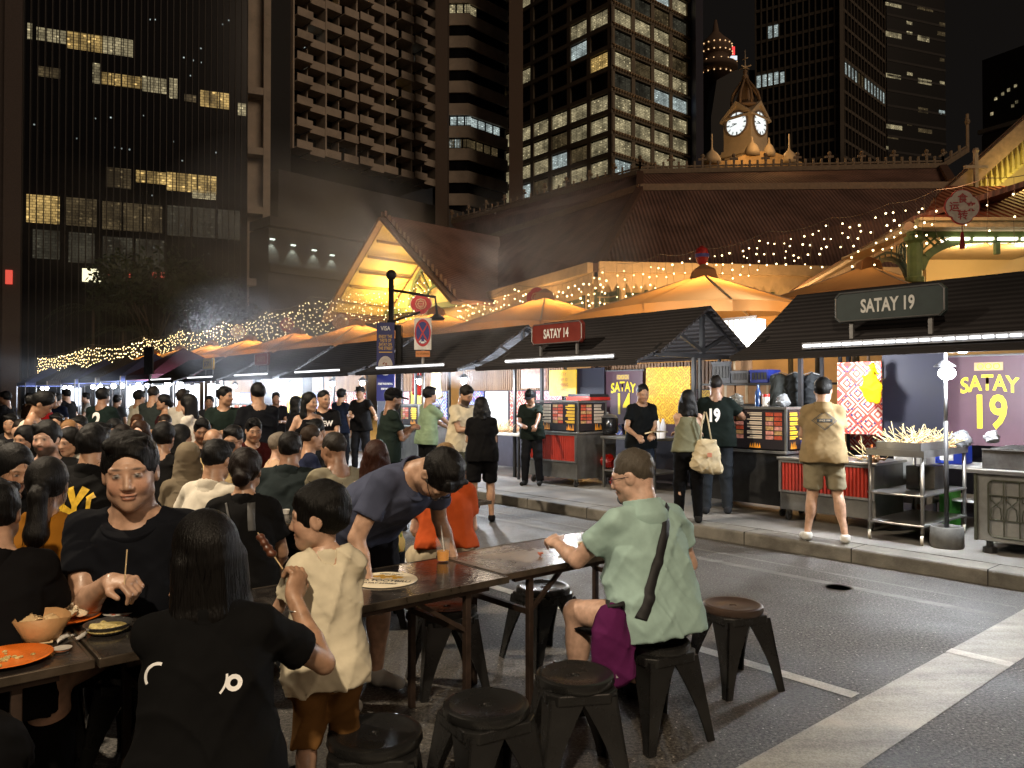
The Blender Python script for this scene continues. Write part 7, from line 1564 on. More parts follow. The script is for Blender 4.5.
# ================================================================ tables, stools and food in the foreground
def topmat(name, c0, c1, rough):
    m, nt, b = nmat(name); L = nt.links; tc = N(nt, 'ShaderNodeTexCoord'); n1 = N(nt, 'ShaderNodeTexNoise', Scale=2.2, Detail=9.0, Roughness=.7, Distortion=.6); n2 = N(nt, 'ShaderNodeTexNoise', Scale=40.0, Detail=4.0)
    L.new(tc.outputs['Object'], n1.inputs[0]); L.new(tc.outputs['Object'], n2.inputs[0]); cr = N(nt, 'ShaderNodeValToRGB'); cr.color_ramp.elements[0].position = .42; cr.color_ramp.elements[0].color = (*c0, 1); cr.color_ramp.elements[1].position = .66; cr.color_ramp.elements[1].color = (*c1, 1); L.new(n1.outputs['Fac'], cr.inputs[0]); L.new(cr.outputs[0], b.inputs['Base Color'])
    mr = N(nt, 'ShaderNodeMapRange'); mr.inputs[1].default_value = .35; mr.inputs[2].default_value = .65; mr.inputs[3].default_value = rough*.6; mr.inputs[4].default_value = rough*1.9; L.new(n1.outputs['Fac'], mr.inputs[0]); L.new(mr.outputs[0], b.inputs['Roughness'])
    bp = N(nt, 'ShaderNodeBump', Strength=.3, Distance=.003); L.new(n2.outputs['Fac'], bp.inputs['Height']); L.new(bp.outputs[0], b.inputs['Normal']); return m
tt1 = topmat('table_laminate', (.016, .014, .013), (.065, .057, .050), .12); tt2 = topmat('table_worn', (.05, .038, .03), (.24, .185, .135), .2); edge = mat('table_edge', (.10, .08, .06), .3, .6, var=.4, vscale=12); rusty = mat('rusty_leg', (.045, .028, .02), .6, .4, var=.5, vscale=14)
def folding_table(label, t0, t1, s0, s1, top, z=.75):
    r = sthing('folding_table', label, 'table', (t0+t1)/2, (s0+s1)/2, 0); a, b = (t1-t0)/2, (s1-s0)/2; MB().b2(-a+.012, a-.012, -b+.012, b-.012, z-.028, z).build('tabletop', top, r)
    mb = MB(); mb.b2(-a, a, -b, -b+.012, z-.03, z+.002); mb.b2(-a, a, b-.012, b, z-.03, z+.002); mb.b2(-a, -a+.012, -b+.012, b-.012, z-.03, z+.002); mb.b2(a-.012, a, -b+.012, b-.012, z-.03, z+.002); mb.build('edge_band', edge, r, bevel=.003)
    for sx in (-1, 1):
        x = sx*(a-.22); 
        for y in (-b+.06, b-.06): MB().b2(x-.016, x+.016, y-.016, y+.016, 0, z-.03).build('leg', rusty, r, bevel=.003)
        mb = MB(); mb.b2(x-.014, x+.014, -b+.06, b-.06, .50, .53); mb.beam((x, b-.06, .515), (x-sx*.3, b-.10, z-.04), .02); mb.beam((x, -b+.06, .515), (x-sx*.3, -b+.10, z-.04), .02); mb.build('brace', rusty, r)
    mb = MB()
    for y in (-b+.05, b-.05): mb.b2(-a+.1, a-.1, y-.014, y+.014, z-.058, z-.028)
    mb.build('rail', rusty, r); return r
folding_table('wet black folding table with carton plate of food, at the lower left', -1.22, .63, 2.92, 3.52, tt1)
folding_table('shiny dark folding table with the round menu disc, under the leaning man', .64, 2.47, 2.91, 3.51, tt1)
folding_table('worn brown folding table in front of the man in the pale green shirt', 2.48, 3.93, 2.96, 3.56, tt2)
for k, (t0, s0, l) in enumerate(((.4, 5.0, 'dark table in the second row, right of the boy'), (-1.5, 5.0, 'dark table in the second row, at the left edge'), (2.3, 5.1, 'dark table in the second row, before the beige shirt man'), (.2, 7.3, 'dark table in the third row, right part'), (-1.7, 7.3, 'dark table in the third row, left part'), (-.5, 9.7, 'dark table in the fourth row'), (-1.0, 12.1, 'dark table in the fifth row'))): folding_table(l, t0, t0+1.83, s0, s0+.6, tt1)
stoolm = mat('stool_plastic', (.012, .012, .012), .28, var=.2, vscale=6, spec=.5, bump=.05, bscale=200); stoolb = mat('stool_brown', (.05, .032, .024), .35, var=.3, vscale=6, bump=.05, bscale=200)  # brown seat colour imitates glare on black plastic
def make_stool():
    r = thing('plastic_stool', 'x', 'stool', (0, 0, 0), 0, 'black plastic stools round the front tables'); h = .46
    pr = [(0, h-.018), (.02, h-.018), (.022, h-.012), (.04, h-.012), (.125, h-.010), (.140, h-.002), (.155, h), (.166, h-.006), (.170, h-.03), (.160, h-.045), (.0, h-.045)]
    autosmooth(MB().lathe(pr, (0, 0, 0), 40).build('seat', stoolm, r), 45)
    mb = MB(); w = .155; c = .045; pl = [(-w+c, -w), (w-c, -w), (w, -w+c), (w, w-c), (w-c, w), (-w+c, w), (-w, w-c), (-w, -w+c)]; mb.prism(pl, h-.085, h-.040); mb.build('shoulder', stoolm, r, bevel=.006)
    for sx in (-1, 1):
        for sy in (-1, 1):
            leg = MB(); n = 6
            for part in (0, 1):      # an L of two tapered plates
                pts = []
                for j in range(n+1):
                    q = j/n; z = (h-.06)*(1-q); cx = (w-.012)*sx+sx*.055*q; cy = (w-.012)*sy+sy*.055*q; wd = .115*(1-q)**1.6+.042
                    if part == 0: pts.append([(cx, cy, z), (cx-sx*wd, cy, z), (cx-sx*wd, cy-sy*.010, z), (cx, cy-sy*.010, z)])
                    else: pts.append([(cx, cy, z), (cx, cy-sy*wd, z), (cx-sx*.010, cy-sy*wd, z), (cx-sx*.010, cy, z)])
                vs = [p for g in pts for p in g]; fs = [(j*4+i, j*4+(i+1) % 4, (j+1)*4+(i+1) % 4, (j+1)*4+i) for j in range(n) for i in range(4)]+[(0, 1, 2, 3), (n*4, n*4+1, n*4+2, n*4+3)]
                leg.add(vs, fs)
            leg.build('leg', stoolm, r)
    return r
stool0 = make_stool(); st_used = False
def stool(p, rz, label, brown=False):
    global st_used
    o = stool0 if not st_used else copy_tree(stool0); st_used = True
    o.location = (p.x, p.y, 0); o.rotation_euler = (0, 0, R(rz)); o['label'] = label
    if brown:
        for c in kids(o):
            if c.name.startswith('seat'): c.data = c.data.copy(); c.data.materials.clear(); c.data.materials.append(stoolb)
    return o
bpy.context.view_layer.update()
stool(G(575, 672, .46), 10, 'empty black stool with matt seat in front of the purple bag')
stool(G(486, 702, .46), 30, 'empty black stool with a white glare patch on its seat')
stool(G(375, 730, .46), 5, 'empty black stool directly beside the shorts of the boy')
stool(G(543, 585, .46), 35, 'empty black stool beyond the worn table, left of the man in pale green')
stool(G(447, 604, .46), 20, 'black stool half hidden under the dark table behind the leaning man')
# ---- round menu disc, juice cup, bowls
zt_ = .753
p = G(385, 580, zt_); r = thing('menu_disc', 'round cream menu disc with black lettering on the dark table', 'menu', p, TH-R(50)); MB().lathe([(0, .004), (.155, .004), (.157, .0), (0, 0)], (0, 0, 0), 40).build('disc', mat('disc_cream', (.72, .64, .48), .5, var=.08), r)
def flat(s, size, x, y, rz, m, par, xs=.9, z=.0062, bold=.001): me = text_mesh(s, size, bold, xs); me.transform(Matrix.Translation((x, y, z)) @ Matrix.Rotation(R(rz), 4, 'Z')); return link('lettering', me, m, par)
ink = mat('ink', (.02, .018, .015), .5, var=0); oc = mat('ochre_print', (.55, .32, .04), .5, var=0)
flat('NO.TOOTBRU', .050, 0, -.035, 0, ink, r, .85); flat('SATAY STREET', .030, 0, -.085, 0, ink, r); mb = MB()
for k in range(7): mb.box((-.06+k*.02, .045+.02*math.sin(k*2.1), .0055), (.03, .022, .003), Matrix.Rotation(k, 3, 'Z'))
mb.build('print', oc, r); flat('OPEN DAILY', .024, 0, .10, 0, ink, r)
clearp = bpy.data.materials.new('clear_cup'); clearp.use_nodes = True; b = clearp.node_tree.nodes['Principled BSDF']; b.inputs['Base Color'].default_value = (.9, .92, .92, 1); b.inputs['Roughness'].default_value = .12; b.inputs['Alpha'].default_value = .07; b.inputs['Specular IOR Level'].default_value = .8
def cup(label, p, col, fill=.5, h=.125, r0=.03, r1=.045, straw=None, parent=None, rx=0):
    t_ = thing('plastic_cup', label, 'cup', p); autosmooth(MB().lathe([(0, .002), (r0, .002), (r1, h), (r1+.003, h+.002), (r1+.002, h+.006), (r1-.002, h), (r0-.002, .004), (0, .004)], (0, 0, 0), 28).build('cup', clearp, t_), 50); f = h*fill; rr = r0+(r1-r0)*fill-.003
    MB().lathe([(0, .006), (r0-.003, .006), (rr, f), (0, f)], (0, 0, 0), 24).build('drink', mat('drink'+col, col, .2, var=.05, emit=None), t_)
    if straw: MB().tube([(.01, 0, .02), (-.012, .0, h+straw)], .0032, 7).build('straw', mat('straw_white', (.8, .8, .78), .4), t_)
    if rx: t_.rotation_euler = (rx, 0, 0)
    return t_
cup('clear plastic cup of orange juice with a white straw on the dark table', G(443, 561, zt_), 'f0a000', .48, .115, .034, .040, .075)
def bowl(label, p, r_, h, m, fillm=None, fh=.7, bumps=0, seed=0, name='bowl', fn='food'):
    t_ = thing(name, label, 'bowl', p); autosmooth(MB().lathe([(0, 0), (r_*.6, 0), (r_*.7, .004), (r_, h), (r_-.005, h), (r_*.62, .012), (0, .010)], (0, 0, 0), 36).build('dish', m, t_), 50)
    if fillm:
        rs = random.Random(seed); fo = Field(); fo.ell((0, 0, h*fh*.55), (r_*.84, r_*.84, h*.38), k=.01)
        for k in range(bumps): a = rs.uniform(0, 6.28); q = rs.uniform(0, r_*.7); fo.ell((math.cos(a)*q, math.sin(a)*q, h*fh*.8), (r_*.18, r_*.12, .010), rotm(rs.uniform(0, 180), rs.uniform(-30, 30)), k=.006)
        v, q = fo.surf(.0035); link(fn, qmesh('f', [(v, q)]), fillm, t_)
    return t_
wplate = mat('melamine_white', (.72, .70, .64), .25, var=.05); oplate = mat('melamine_orange', (.75, .17, .02), .28, var=.12, vscale=6); kraft = mat('kraft', (.48, .27, .12), .6, var=.2, vscale=10, bump=.2); cracker = mat('prawn_cracker', (.72, .60, .42), .7, var=.25, vscale=20, bump=.8, bscale=60)
orice = mat('orange_rice', (.65, .28, .05), .5, var=.5, vscale=60, bump=1, bscale=150); noodle = mat('noodles', (.6, .48, .18), .45, var=.4, vscale=50, bump=1, bscale=120); silver = mat('metal_dish', (.45, .45, .44), .25, .9, var=.1)
r = thing('plate', 'round orange plate with sauce smears at the lower left', 'plate', G(8, 660, zt_)); autosmooth(MB().lathe([(0, .004), (.10, .004), (.13, .016), (.134, .014), (.10, 0), (0, 0)], (0, 0, 0), 40).build('plate', oplate, r), 50); mb = MB(); rs = random.Random(6)
for k in range(26): a = rs.uniform(0, 6.28); q = rs.uniform(0, .09); mb.ball((math.cos(a)*q, math.sin(a)*q, .007), rs.uniform(.004, .010), 5, (1, 1, .5))
q = mb.build('leftovers', noodle, r); q['kind'] = 'stuff'
# heap of crackers on an orange plate
r = thing('cracker_plate', 'heap of pale prawn crackers on an orange plate', 'plate of crackers', G(62, 620, zt_)); autosmooth(MB().lathe([(0, .004), (.11, .004), (.14, .018), (.144, .016), (.11, 0), (0, 0)], (0, 0, 0), 36).build('plate', oplate, r), 50)
for k in range(26):
    fo = Field(); a = rs.uniform(0, 6.28); q = rs.uniform(0, .085); c = V3(math.cos(a)*q, math.sin(a)*q, .03+(.09-q)*.6*rs.uniform(.4, 1)); Rm = rotm(rs.uniform(0, 360), rs.uniform(-60, 60), rs.uniform(-60, 60)); fo.ell(c, (.032, .024, .008), Rm, k=.01); fo.ell(c+Rm @ V3(.012, .01, .008), (.02, .018, .008), Rm, k=.012); fo.post.append(folds(.004, 150, k)); v, q2 = fo.surf(.005); link('cracker', qmesh('c', [(v, q2)]), cracker, r)
# kraft paper bowl with chips
r = thing('paper_bowl', 'brown kraft paper bowl of thin crisps', 'paper bowl', G(42, 640, zt_), .4); n = 8; mb = MB(); rings = []
for q, rr, z in ((0, .06, .002), (1, .068, .03), (2, .095, .075)):
    rings.append([Vector((math.cos(2*math.pi*k/16)*rr, math.sin(2*math.pi*k/16)*rr, z+(.02*abs(math.sin(math.pi*k/8*2/2)) if q == 2 else 0))) for k in range(16)])
vs = [v for g in rings for v in g]; fs = [(j*16+i, j*16+(i+1) % 16, (j+1)*16+(i+1) % 16, (j+1)*16+i) for j in range(2) for i in range(16)]+[tuple(range(16))[::-1]]; mb.add(vs, fs); o = mb.build('bowl', kraft, r, True); m_ = o.modifiers.new('s', 'SOLIDIFY'); m_.thickness = .003
for k in range(9):
    a = rs.uniform(0, 6.28); fo = Field(); c = V3(math.cos(a)*.04, math.sin(a)*.04, .06+rs.uniform(0, .02)); fo.ell(c, (.034, .026, .004), rotm(rs.uniform(0, 360), rs.uniform(-40, 40), rs.uniform(-30, 30)), k=.01); fo.post.append(folds(.003, 120, k+40)); v, q2 = fo.surf(.004); link('crisp', qmesh('c', [(v, q2)]), mat('crisp', (.66, .46, .24), .6, var=.2), r)
bowl('white bowl of orange fried rice behind the crackers', G(93, 615, zt_), .052, .045, wplate, orice, .9, 14, 1); bowl('oval metal dish of noodles beside the paper bowl', G(108, 632, zt_), .085, .035, silver, noodle, .8, 20, 2)
bowl('small white sauce dish in front of the metal dish', G(62, 651, zt_), .032, .012, wplate, mat('chilli', (.45, .12, .03), .3), .8, 0, 3); bowl('small white dish at the left edge of the black table', G(6, 635, zt_), .035, .018, wplate, orice, .8, 4, 4); bowl('round white plate of scraps behind the metal dish', G(119, 615, zt_), .06, .012, wplate, mat('scrap_red', (.4, .1, .06), .4, var=.4, vscale=40), .7, 5, 5)
r = thing('chopsticks', 'pair of pale chopsticks lying left of the orange plate', 'chopsticks', G(20, 648, zt_), .5)
for y in (0, .012): MB().tube([(-.1, y, .005), (.1, y+.004, .005)], .0032, 6).build('stick', mat('bamboo2', (.6, .45, .25), .6), r)
r = thing('napkin', 'crumpled white paper napkin by the metal dish', 'napkin', G(72, 638, zt_), .3); fo = Field(); fo.ell((0, 0, .006), (.06, .05, .006), k=.01); fo.post.append(folds(.006, 90, 3)); v, q = fo.surf(.004); link('paper', qmesh('n', [(v, q)]), mat('paper', (.72, .70, .66), .8), r)
# on the worn table
bowl('small cream bowl near the elbow of the man in pale green', G(585, 548, .763), .05, .03, mat('bowl_cream', (.6, .5, .3), .3), orice, .7, 4, 7); lathe_thing('black_dish', 'flat black dish left of the small cream bowl', 'dish', G(570, 552, .753), [(0, 0), (.05, 0), (.07, .014), (.066, .014), (.04, .004), (0, .004)], blackg, 24); r = thing('crumpled_tissue', 'tiny crumpled orange wrapper on the worn table', 'wrapper', G(541, 555, .753)); fo = Field(); fo.ell((0, 0, .01), (.02, .014, .01), k=.01); fo.post.append(folds(.005, 200, 2)); v, q = fo.surf(.003); link('paper', qmesh('n', [(v, q)]), mat('wrap', (.5, .15, .08), .5), r)
# second row table things
p2 = .753
for px, py, l in ((286, 514, 'white paper cup on its side on the second-row table'), (300, 512, 'small white tub on the second-row table')): lathe_thing('paper_cup', l, 'cup', G(px, py, p2), [(0, 0), (.02, 0), (.028, .035), (.026, .035), (.018, .003), (0, .003)], whitep)
lathe_thing('sauce_jug', 'white crumpled tissue tub beside the paper cup', 'tub', G(297, 511, p2), [(0, 0), (.03, 0), (.02, .02), (0, .02)], whitep)
beer = mat('beer', (.62, .26, .02), .2, var=.05); foam = mat('beer_foam', (.7, .6, .42), .7)
def mug(label, p): 
    t_ = thing('beer_mug', label, 'beer glass', p); MB().lathe([(0, 0), (.036, 0), (.040, .13), (0, .13)], (0, 0, 0), 20).build('beer', beer, t_, True); MB().lathe([(.0405, .131), (.041, .155), (0, .158)], (0, 0, 0), 20).build('foam', foam, t_); MB().lathe([(.0405, .0), (.0445, .17), (.0435, .17), (.0395, .0)], (0, 0, 0), 20).build('glass', clearp, t_, True); return t_
mug('glass of amber beer on the second-row table, between the two men', G(315, 497, .75)); mug('second amber beer glass just behind the first', G(319, 486, .75)); 
lathe_thing('bottle', 'clear water bottle standing by the beer glasses', 'bottle', G(322, 470, .75), [(0, 0), (.032, 0), (.032, .15), (.012, .2), (.012, .22), (0, .22)], clearp)
# stroller at the lower left corner
r = thing('stroller', 'folded black baby stroller with white-rimmed wheel, lower left corner', 'stroller', (-1.22, 1.98, 0), R(20)); fabk = cloth_mat('0c0c0e')
fo = Field(); fo.cone((-.22, .0, .42), (.10, .0, .40), .14, .12, k=.05); fo.cone((-.25, 0, .45), (-.30, 0, .66), .12, .08, k=.05); fo.post.append(folds(.01, 30, 2)); v, q = fo.surf(.012); link('seat', qmesh('s', [(v, q)]), fabk, r)
fo = Field(); fo.ell((-.24, 0, .72), (.24, .21, .16), k=.02); fo.ell((-.22, 0, .66), (.22, .19, .14), k=.01, op='s'); fo.plane((0, 0, .65), (.2, 0, -1)); fo.post.append(folds(.006, 40, 6)); v, q = fo.surf(.012); link('hood', qmesh('s', [(v, q)]), fabk, r)
mb = MB()
for y in (-.2, .2): mb.tube([(-.5, y, .98), (-.3, y, .75), (.12, y, .30), (.26, y, .12)], .012, 8); mb.tube([(-.32, y, .12), (-.1, y, .52), (.05, y, .38)], .011, 8)
mb.tube([(-.5, -.2, .98), (-.56, 0, 1.0), (-.5, .2, .98)], .018, 8); mb.build('frame', blackm, r, True)
for x in (-.32, .26):
    for y in (-.21, .21):
        me = MB().lathe([(.05, -.018), (.09, -.018), (.10, -.008), (.10, .008), (.09, .018), (.05, .018)], (0, 0, 0), 24, True).mesh(); me.transform(Matrix.Translation((x, y, .10)) @ Matrix.Rotation(R(90), 4, 'X')); wo = link('wheel', me, mat('rubber', (.03, .03, .03), .7), r)
        me = MB().lathe([(.0, -.012), (.05, -.014), (.052, .014), (0, .012)], (0, 0, 0), 24).mesh(); me.transform(Matrix.Translation((x, y, .10)) @ Matrix.Rotation(R(90), 4, 'X')); link('rim', me, whitep, wo)
# ================================================================ people
def at_px(px, d, z=0.0): return Vector(((px-512)/FPX*d, d, z))
BL, NV = '0c0c0d', '10121a'
# ---- the foreground group
p1 = at_px(208, 2.12); d1 = person('woman with long black hair in black tee, back to us, holding up a skewer', p1, face=-18, h=1.66, pose='sit', lean=14, w=1.12, fem=True, hair=('long', '080605'), top=('tee', '0a0a0b'), bottom=('pants', '0b0b0c'), skin='b', head=(24, 4, -4),
    Rr=V3(.24, .36, .98), L=V3(.0, .44, 1.0), hcurl=(55, 80), handdir=(None, (.25, .3, .9)))
S1 = d1['shirt']; wp = mat('print_white', (.75, .75, .75), .5, var=0)
def flat_on(dd, me, x, u, m=wp, name='print', off=.003, maxe=.02):
    """lay a flat mesh on the back of the shirt; x to the right seen from behind, u up the spine"""
    o_ = dd['at'](x, -.25, u); return drape(name, me, dd['shirt'], o_, dd['X'], dd['U'], m, dd['shirt'], off, maxe)
def arcmesh(r_, a0, a1, w_, n=14):
    mb = MB(); vs = []
    for k in range(n+1): a = R(a0+(a1-a0)*k/n); vs += [((r_-w_/2)*math.cos(a), (r_-w_/2)*math.sin(a), 0), ((r_+w_/2)*math.cos(a), (r_+w_/2)*math.sin(a), 0)]
    mb.add(vs, [(2*k, 2*k+1, 2*k+3, 2*k+2) for k in range(n)]); return mb.mesh()
flat_on(d1, arcmesh(.032, 70, 215, .008), -.125, .33); flat_on(d1, arcmesh(.016, 0, 359, .012), .075, .295); flat_on(d1, arcmesh(.06, -45, 5, .006), -.005, .315)
stool(p1+Vector((0, -.02, 0)), 12, 'black stool under the seated woman with long black hair')
p2 = at_px(328, 2.74); d2 = person('boy in cream tee and tan shorts standing at the table, face turned left', p2, face=-22, h=1.30, hs=.94, pose='stand', lean=6, w=.82, child=True, hair=('boy', '080706'), top=('tee', 'cfc6ae'), bottom=('shorts', '6e4e2a'), skin='a', head=(72, 4, 0), shoes='15161a',
    L=V3(-.20, .30, .70), Rr=V3(.10, .34, .72), fold=1.6)
p3 = at_px(146, 3.42); d3 = person('heavy young man in navy tee facing us, thin stick in his hand', p3, face=172, h=1.93, pose='sit', lean=16, w=1.28, belly=.10, hair=('short', '070606'), top=('tee', '0e1016'), bottom=('pants', '0b0b0c'), skin='a', head=(12, 4, 3), hs=1.12, seat=.5,
    L=V3(-.30, .30, .86), Rr=V3(-.01, .44, .93), hcurl=(50, 70), handdir=(None, (-.85, .45, .05)))
stool(p3, 0, 'black stool under the heavy young man facing us')
p4 = at_px(362, 4.25); d4 = person('man in slate blue tee and glasses bending low over the dark table', p4, face=128, h=1.76, pose='stand', lean=58, w=1.28, hair=('short', '0a0808'), top=('tee', '4a5066'), bottom=('shorts', '15161c'), skin='a', head=(-10, 84, -8), glasses='151515', shoes='b8b8b4',
    L=V3(-.36, .36, .72), Rr=V3(.30, .40, .70), hs=1.08)
p5 = at_px(655, 3.78); d5 = person('grey-haired man in pale green polo seated with his back to us, sling strap across', p5, face=-32, h=1.76, pose='sit', lean=12, w=1.2, belly=.10, hair=('crop', '4a443c'), top=('polo', '9cb8b2'), bottom=('shorts', '101013'), skin='p', head=(34, 14, 0), glasses='30303a', seat=.49,
    L=V3(-.22, .52, .86), Rr=V3(.26, .34, .80), fold=1.4, hs=1.02)
# crop hair volume for him is thin; the sling bag hangs at his left hip
strapm = mat('strap_black', (.012, .012, .014), .7)
def back_strap(dd, pts, w_, m, name='strap', off=.006):
    """ribbon over the back between (x,u) points, shrunk on the shirt"""
    hm = dd['shirt'].data; bvh = BVHTree.FromPolygons([v.co.copy() for v in hm.vertices], [list(p.vertices) for p in hm.polygons]); vs = []; n = 22
    P = [Vector((a, b, 0)) for a, b in pts]; Xv, Uv = Vector(dd['X']), Vector(dd['U']); Nn = Xv.cross(Uv); ribs_ = []
    for i in range(len(P)-1):
        for k in range(n): ribs_.append(P[i]+(P[i+1]-P[i])*(k/n))
    ribs_.append(P[-1]); prev = None; mb = MB(); row = []
    for k, c in enumerate(ribs_):
        d_ = (ribs_[min(k+1, len(ribs_)-1)]-ribs_[max(0, k-1)]).normalized(); s_ = Vector((-d_.y, d_.x, 0))*w_/2
        for sg in (1, -1):
            q = c+s_*sg; w0 = Vector(dd['at'](q.x, -.35, q.y)); h = bvh.ray_cast(w0+Nn*.4*0-0*Nn, -Nn); 
            if h[0] is None: h = (Vector(dd['at'](q.x, -.10, q.y)),)
            row.append(h[0]+Nn*off)
    mb.add(row, [(2*k, 2*k+1, 2*k+3, 2*k+2) for k in range(len(ribs_)-1)]); o = mb.build(name, m, dd['shirt'], True); md = o.modifiers.new('s', 'SOLIDIFY'); md.thickness = .004; md.offset = 0; return o
back_strap(d5, [(.09, .49), (.02, .38), (-.07, .24), (-.14, .12), (-.20, .0)], .045, strapm)
pb = d5['root'].matrix_world if False else None
Mr = Matrix.Translation(p5) @ Matrix.Rotation(-R(-32), 4, 'Z'); q = Mr @ Vector((-.30, -.03, .36))
bg_ = thing('sling_bag', 'purple drawstring sling bag hanging at the left side of the pale green polo man', 'bag', q, -R(-32)); fo = Field(); fo.cone((-.01, 0, .24), (.01, 0, .03), .075, .105, k=.04, ); fo.ell((0, 0, .13), (.115, .07, .19), k=.03); fo.post.append(folds(.006, 34, 8)); v, q2 = fo.surf(.008); cb = link('bag', qmesh('b', [(v, q2)]), cloth_mat('5a1f50'), bg_)
MB().tube([(.05, -.02, .30), (.02, -.06, .33), (-.03, -.02, .31), (.0, .03, .32)], .012, 6).build('drawstring', strapm, bg_, True)
me = text_mesh('active', .035, .001, .9); me.transform(Matrix.Translation((-.01, -.085, .02)) @ Matrix.Rotation(R(78), 4, 'X')); link('lettering', me, mat('grey_letters', (.4, .35, .4), .5), cb)
stool(p5, 28, 'black stool under the man in the pale green polo')
# held things of the front group
def held(name, label, cat, root, loc, builder):
    M = Matrix.Translation(root.location) @ Matrix.Rotation(root.rotation_euler.z, 4, 'Z'); t_ = thing(name, label, cat, M @ Vector(loc), root.rotation_euler.z); builder(t_); return t_
def skewer_b(t_):
    MB().tube([(0, 0, -.05), (-.08, .03, .07)], .002, 5).build('stick', mat('bamboo2', (.6, .45, .25), .6), t_); fo = Field()
    for k in range(4): fo.ell((-.035-.012*k, .013+.005*k, .0+.018*k), (.017, .014, .013), rotm(k*40, 20), k=.008)
    v, q = fo.surf(.0035); link('meat', qmesh('m', [(v, q)]), mat('grilled_meat', (.10, .035, .018), .35, var=.5, vscale=60), t_)
W1 = d1['ARM'][1][2]; held('meat_skewer', 'grilled satay skewer held between the woman and the boy', 'skewer', d1['root'], (W1[0]-.03, W1[1]+.05, W1[2]+.14), skewer_b)
W1 = d1['ARM'][-1][2]; M = Matrix.Translation(d1['root'].location) @ Matrix.Rotation(d1['root'].rotation_euler.z, 4, 'Z'); cup('frosted cup raised in the left hand of the long-haired woman', M @ Vector((W1[0]+.0, W1[1]+.05, W1[2]+.02)), 'b0b0a8', .6, .13, .03, .043)
W3 = d3['ARM'][1][2]; held('drinking_straw', 'thin pale stick in the hand of the heavy young man', 'stick', d3['root'], (W3[0]-.08, W3[1]+.08, W3[2]+.02), lambda t_: MB().tube([(0, 0, -.03), (.0, -.03, .11)], .0025, 6).build('stick', mat('bamboo2', (.6, .45, .25), .6), t_))
W2 = d1['ARM'][1]; held('wristband', 'thin bracelet on the wrist of the long-haired woman', 'bracelet', d1['root'], tuple(W2[2]-unit(W2[2]-W2[1])*.04), lambda t_: MB().tube([(.029*math.cos(a), .029*math.sin(a), 0) for a in [k*math.pi/8 for k in range(17)]], .0022, 5, False).build('band', steel, t_))
# ---- seated diners, front to back
def sit(label, px, d, face=0, **k):
    kw = dict(pose='sit', lean=10); kw.update(k); dd = person(label, at_px(px, d), face, **kw); dd['d'] = d; return dd
sit('person cut by the left edge in a black jersey with a white hoop mark', -12, 2.85, -20, h=1.68, w=1.1, top=('tee', '0d0c0e'), Rr='table', L='table', skin='a', hair=('short', BL))
m6 = sit('woman in mustard top with a long ponytail, back to us', 38, 3.45, -15, h=1.70, fem=True, w=1.1, hair=('pony', '080605'), top=('long', '8a5a18'), skin='b', Rr='table', L='table', lean=14, seat=.5)
sit('woman with centre-parted black hair looking down, at the left edge', 2, 4.3, 120, h=1.70, fem=True, hair=('long', BL), top=('tee', BL), skin='b', head=(0, 20, 0), Rr='table', L='table', seat=.52)
ny = sit('man from behind in black baseball jersey with gold NY letters', 84, 5.3, 4, h=1.80, w=1.22, hair=('boy', BL), top=('tee', BL), skin='b', Rr='table', L='table', seat=.52)
# interlocking letters, gold
gold = mat('gold_print', (.72, .46, .04), .4, var=.25, vscale=40)
def ny_logo():
    mb = MB()
    def bar(x0, y0, x1, y1, w0, w1):
        a, b = Vector((x0, y0, 0)), Vector((x1, y1, 0)); d_ = (b-a).normalized(); s_ = Vector((-d_.y, d_.x, 0)); mb.add([a+s_*w0/2, b+s_*w1/2, b-s_*w1/2, a-s_*w0/2], [(0, 1, 2, 3)])
    bar(-.62, -.95, -.60, .35, .30, .20); bar(-.95, .18, .72, -.75, .34, .24); bar(.72, -1.0, .74, .45, .20, .22); bar(.95, .62, .62, .40, .30, .22); bar(-.35, .95, .05, .05, .42, .26); bar(.48, .95, .05, .05, .42, .26); bar(.04, .1, .04, -1.05, .26, .42)
    return mb.mesh()
me = ny_logo(); me.transform(Matrix.Scale(.135, 4)); flat_on(ny, me, .0, .24, gold, 'letters', .004, .02)
sit('dark-haired man in charcoal tee facing us with a steady look', 52, 6.0, 165, h=1.76, w=1.15, hair=('boy', BL), top=('tee', '2c2d2e'), skin='p', beard=True, head=(-8, 0, 0), Rr='table', L='table', seat=.55)
sit('woman in black resting her hand against her mouth', 106, 5.6, 172, h=1.68, fem=True, hair=('bun', BL), top=('tee', BL), skin='a', L=V3(-.02, .20, 1.08), Rr='table', head=(0, 8, 0))
sit('young man with pale face looking down, beside the woman in black', 122, 6.6, 168, h=1.76, hair=('short', BL), top=('tee', BL), skin='a', head=(-10, 18, 0), Rr='table', L='table')
bk = sit('woman from behind with a low dark bun and black top with straps', 240, 4.35, -6, h=1.72, fem=True, w=1.12, hair=('bun', '140d0a'), top=('tee', BL), skin='b', Rr='table', L='table', lean=14)
back_strap(bk, [(.06, .46), (.08, .30)], .04, mat('strap_grey', (.06, .06, .06), .7)); back_strap(bk, [(-.08, .46), (-.02, .30), (.02, .20)], .012, mat('strap_grey', (.06, .06, .06), .7))
sit('person in white tee holding a phone up at the shoulder', 205, 5.0, 20, h=1.74, w=1.1, hair=('short', BL), top=('tee', 'c8c2b4'), skin='b', L=V3(-.25, .3, .98), Rr='table', head=(0, 10, 0))
sit('woman in a grey-brown headscarf leaning forward', 189, 5.7, -25, h=1.62, fem=True, hair=('hijab', '6a6050'), top=('long', '6a6050'), skin='b', Rr='table', L='table', lean=18)
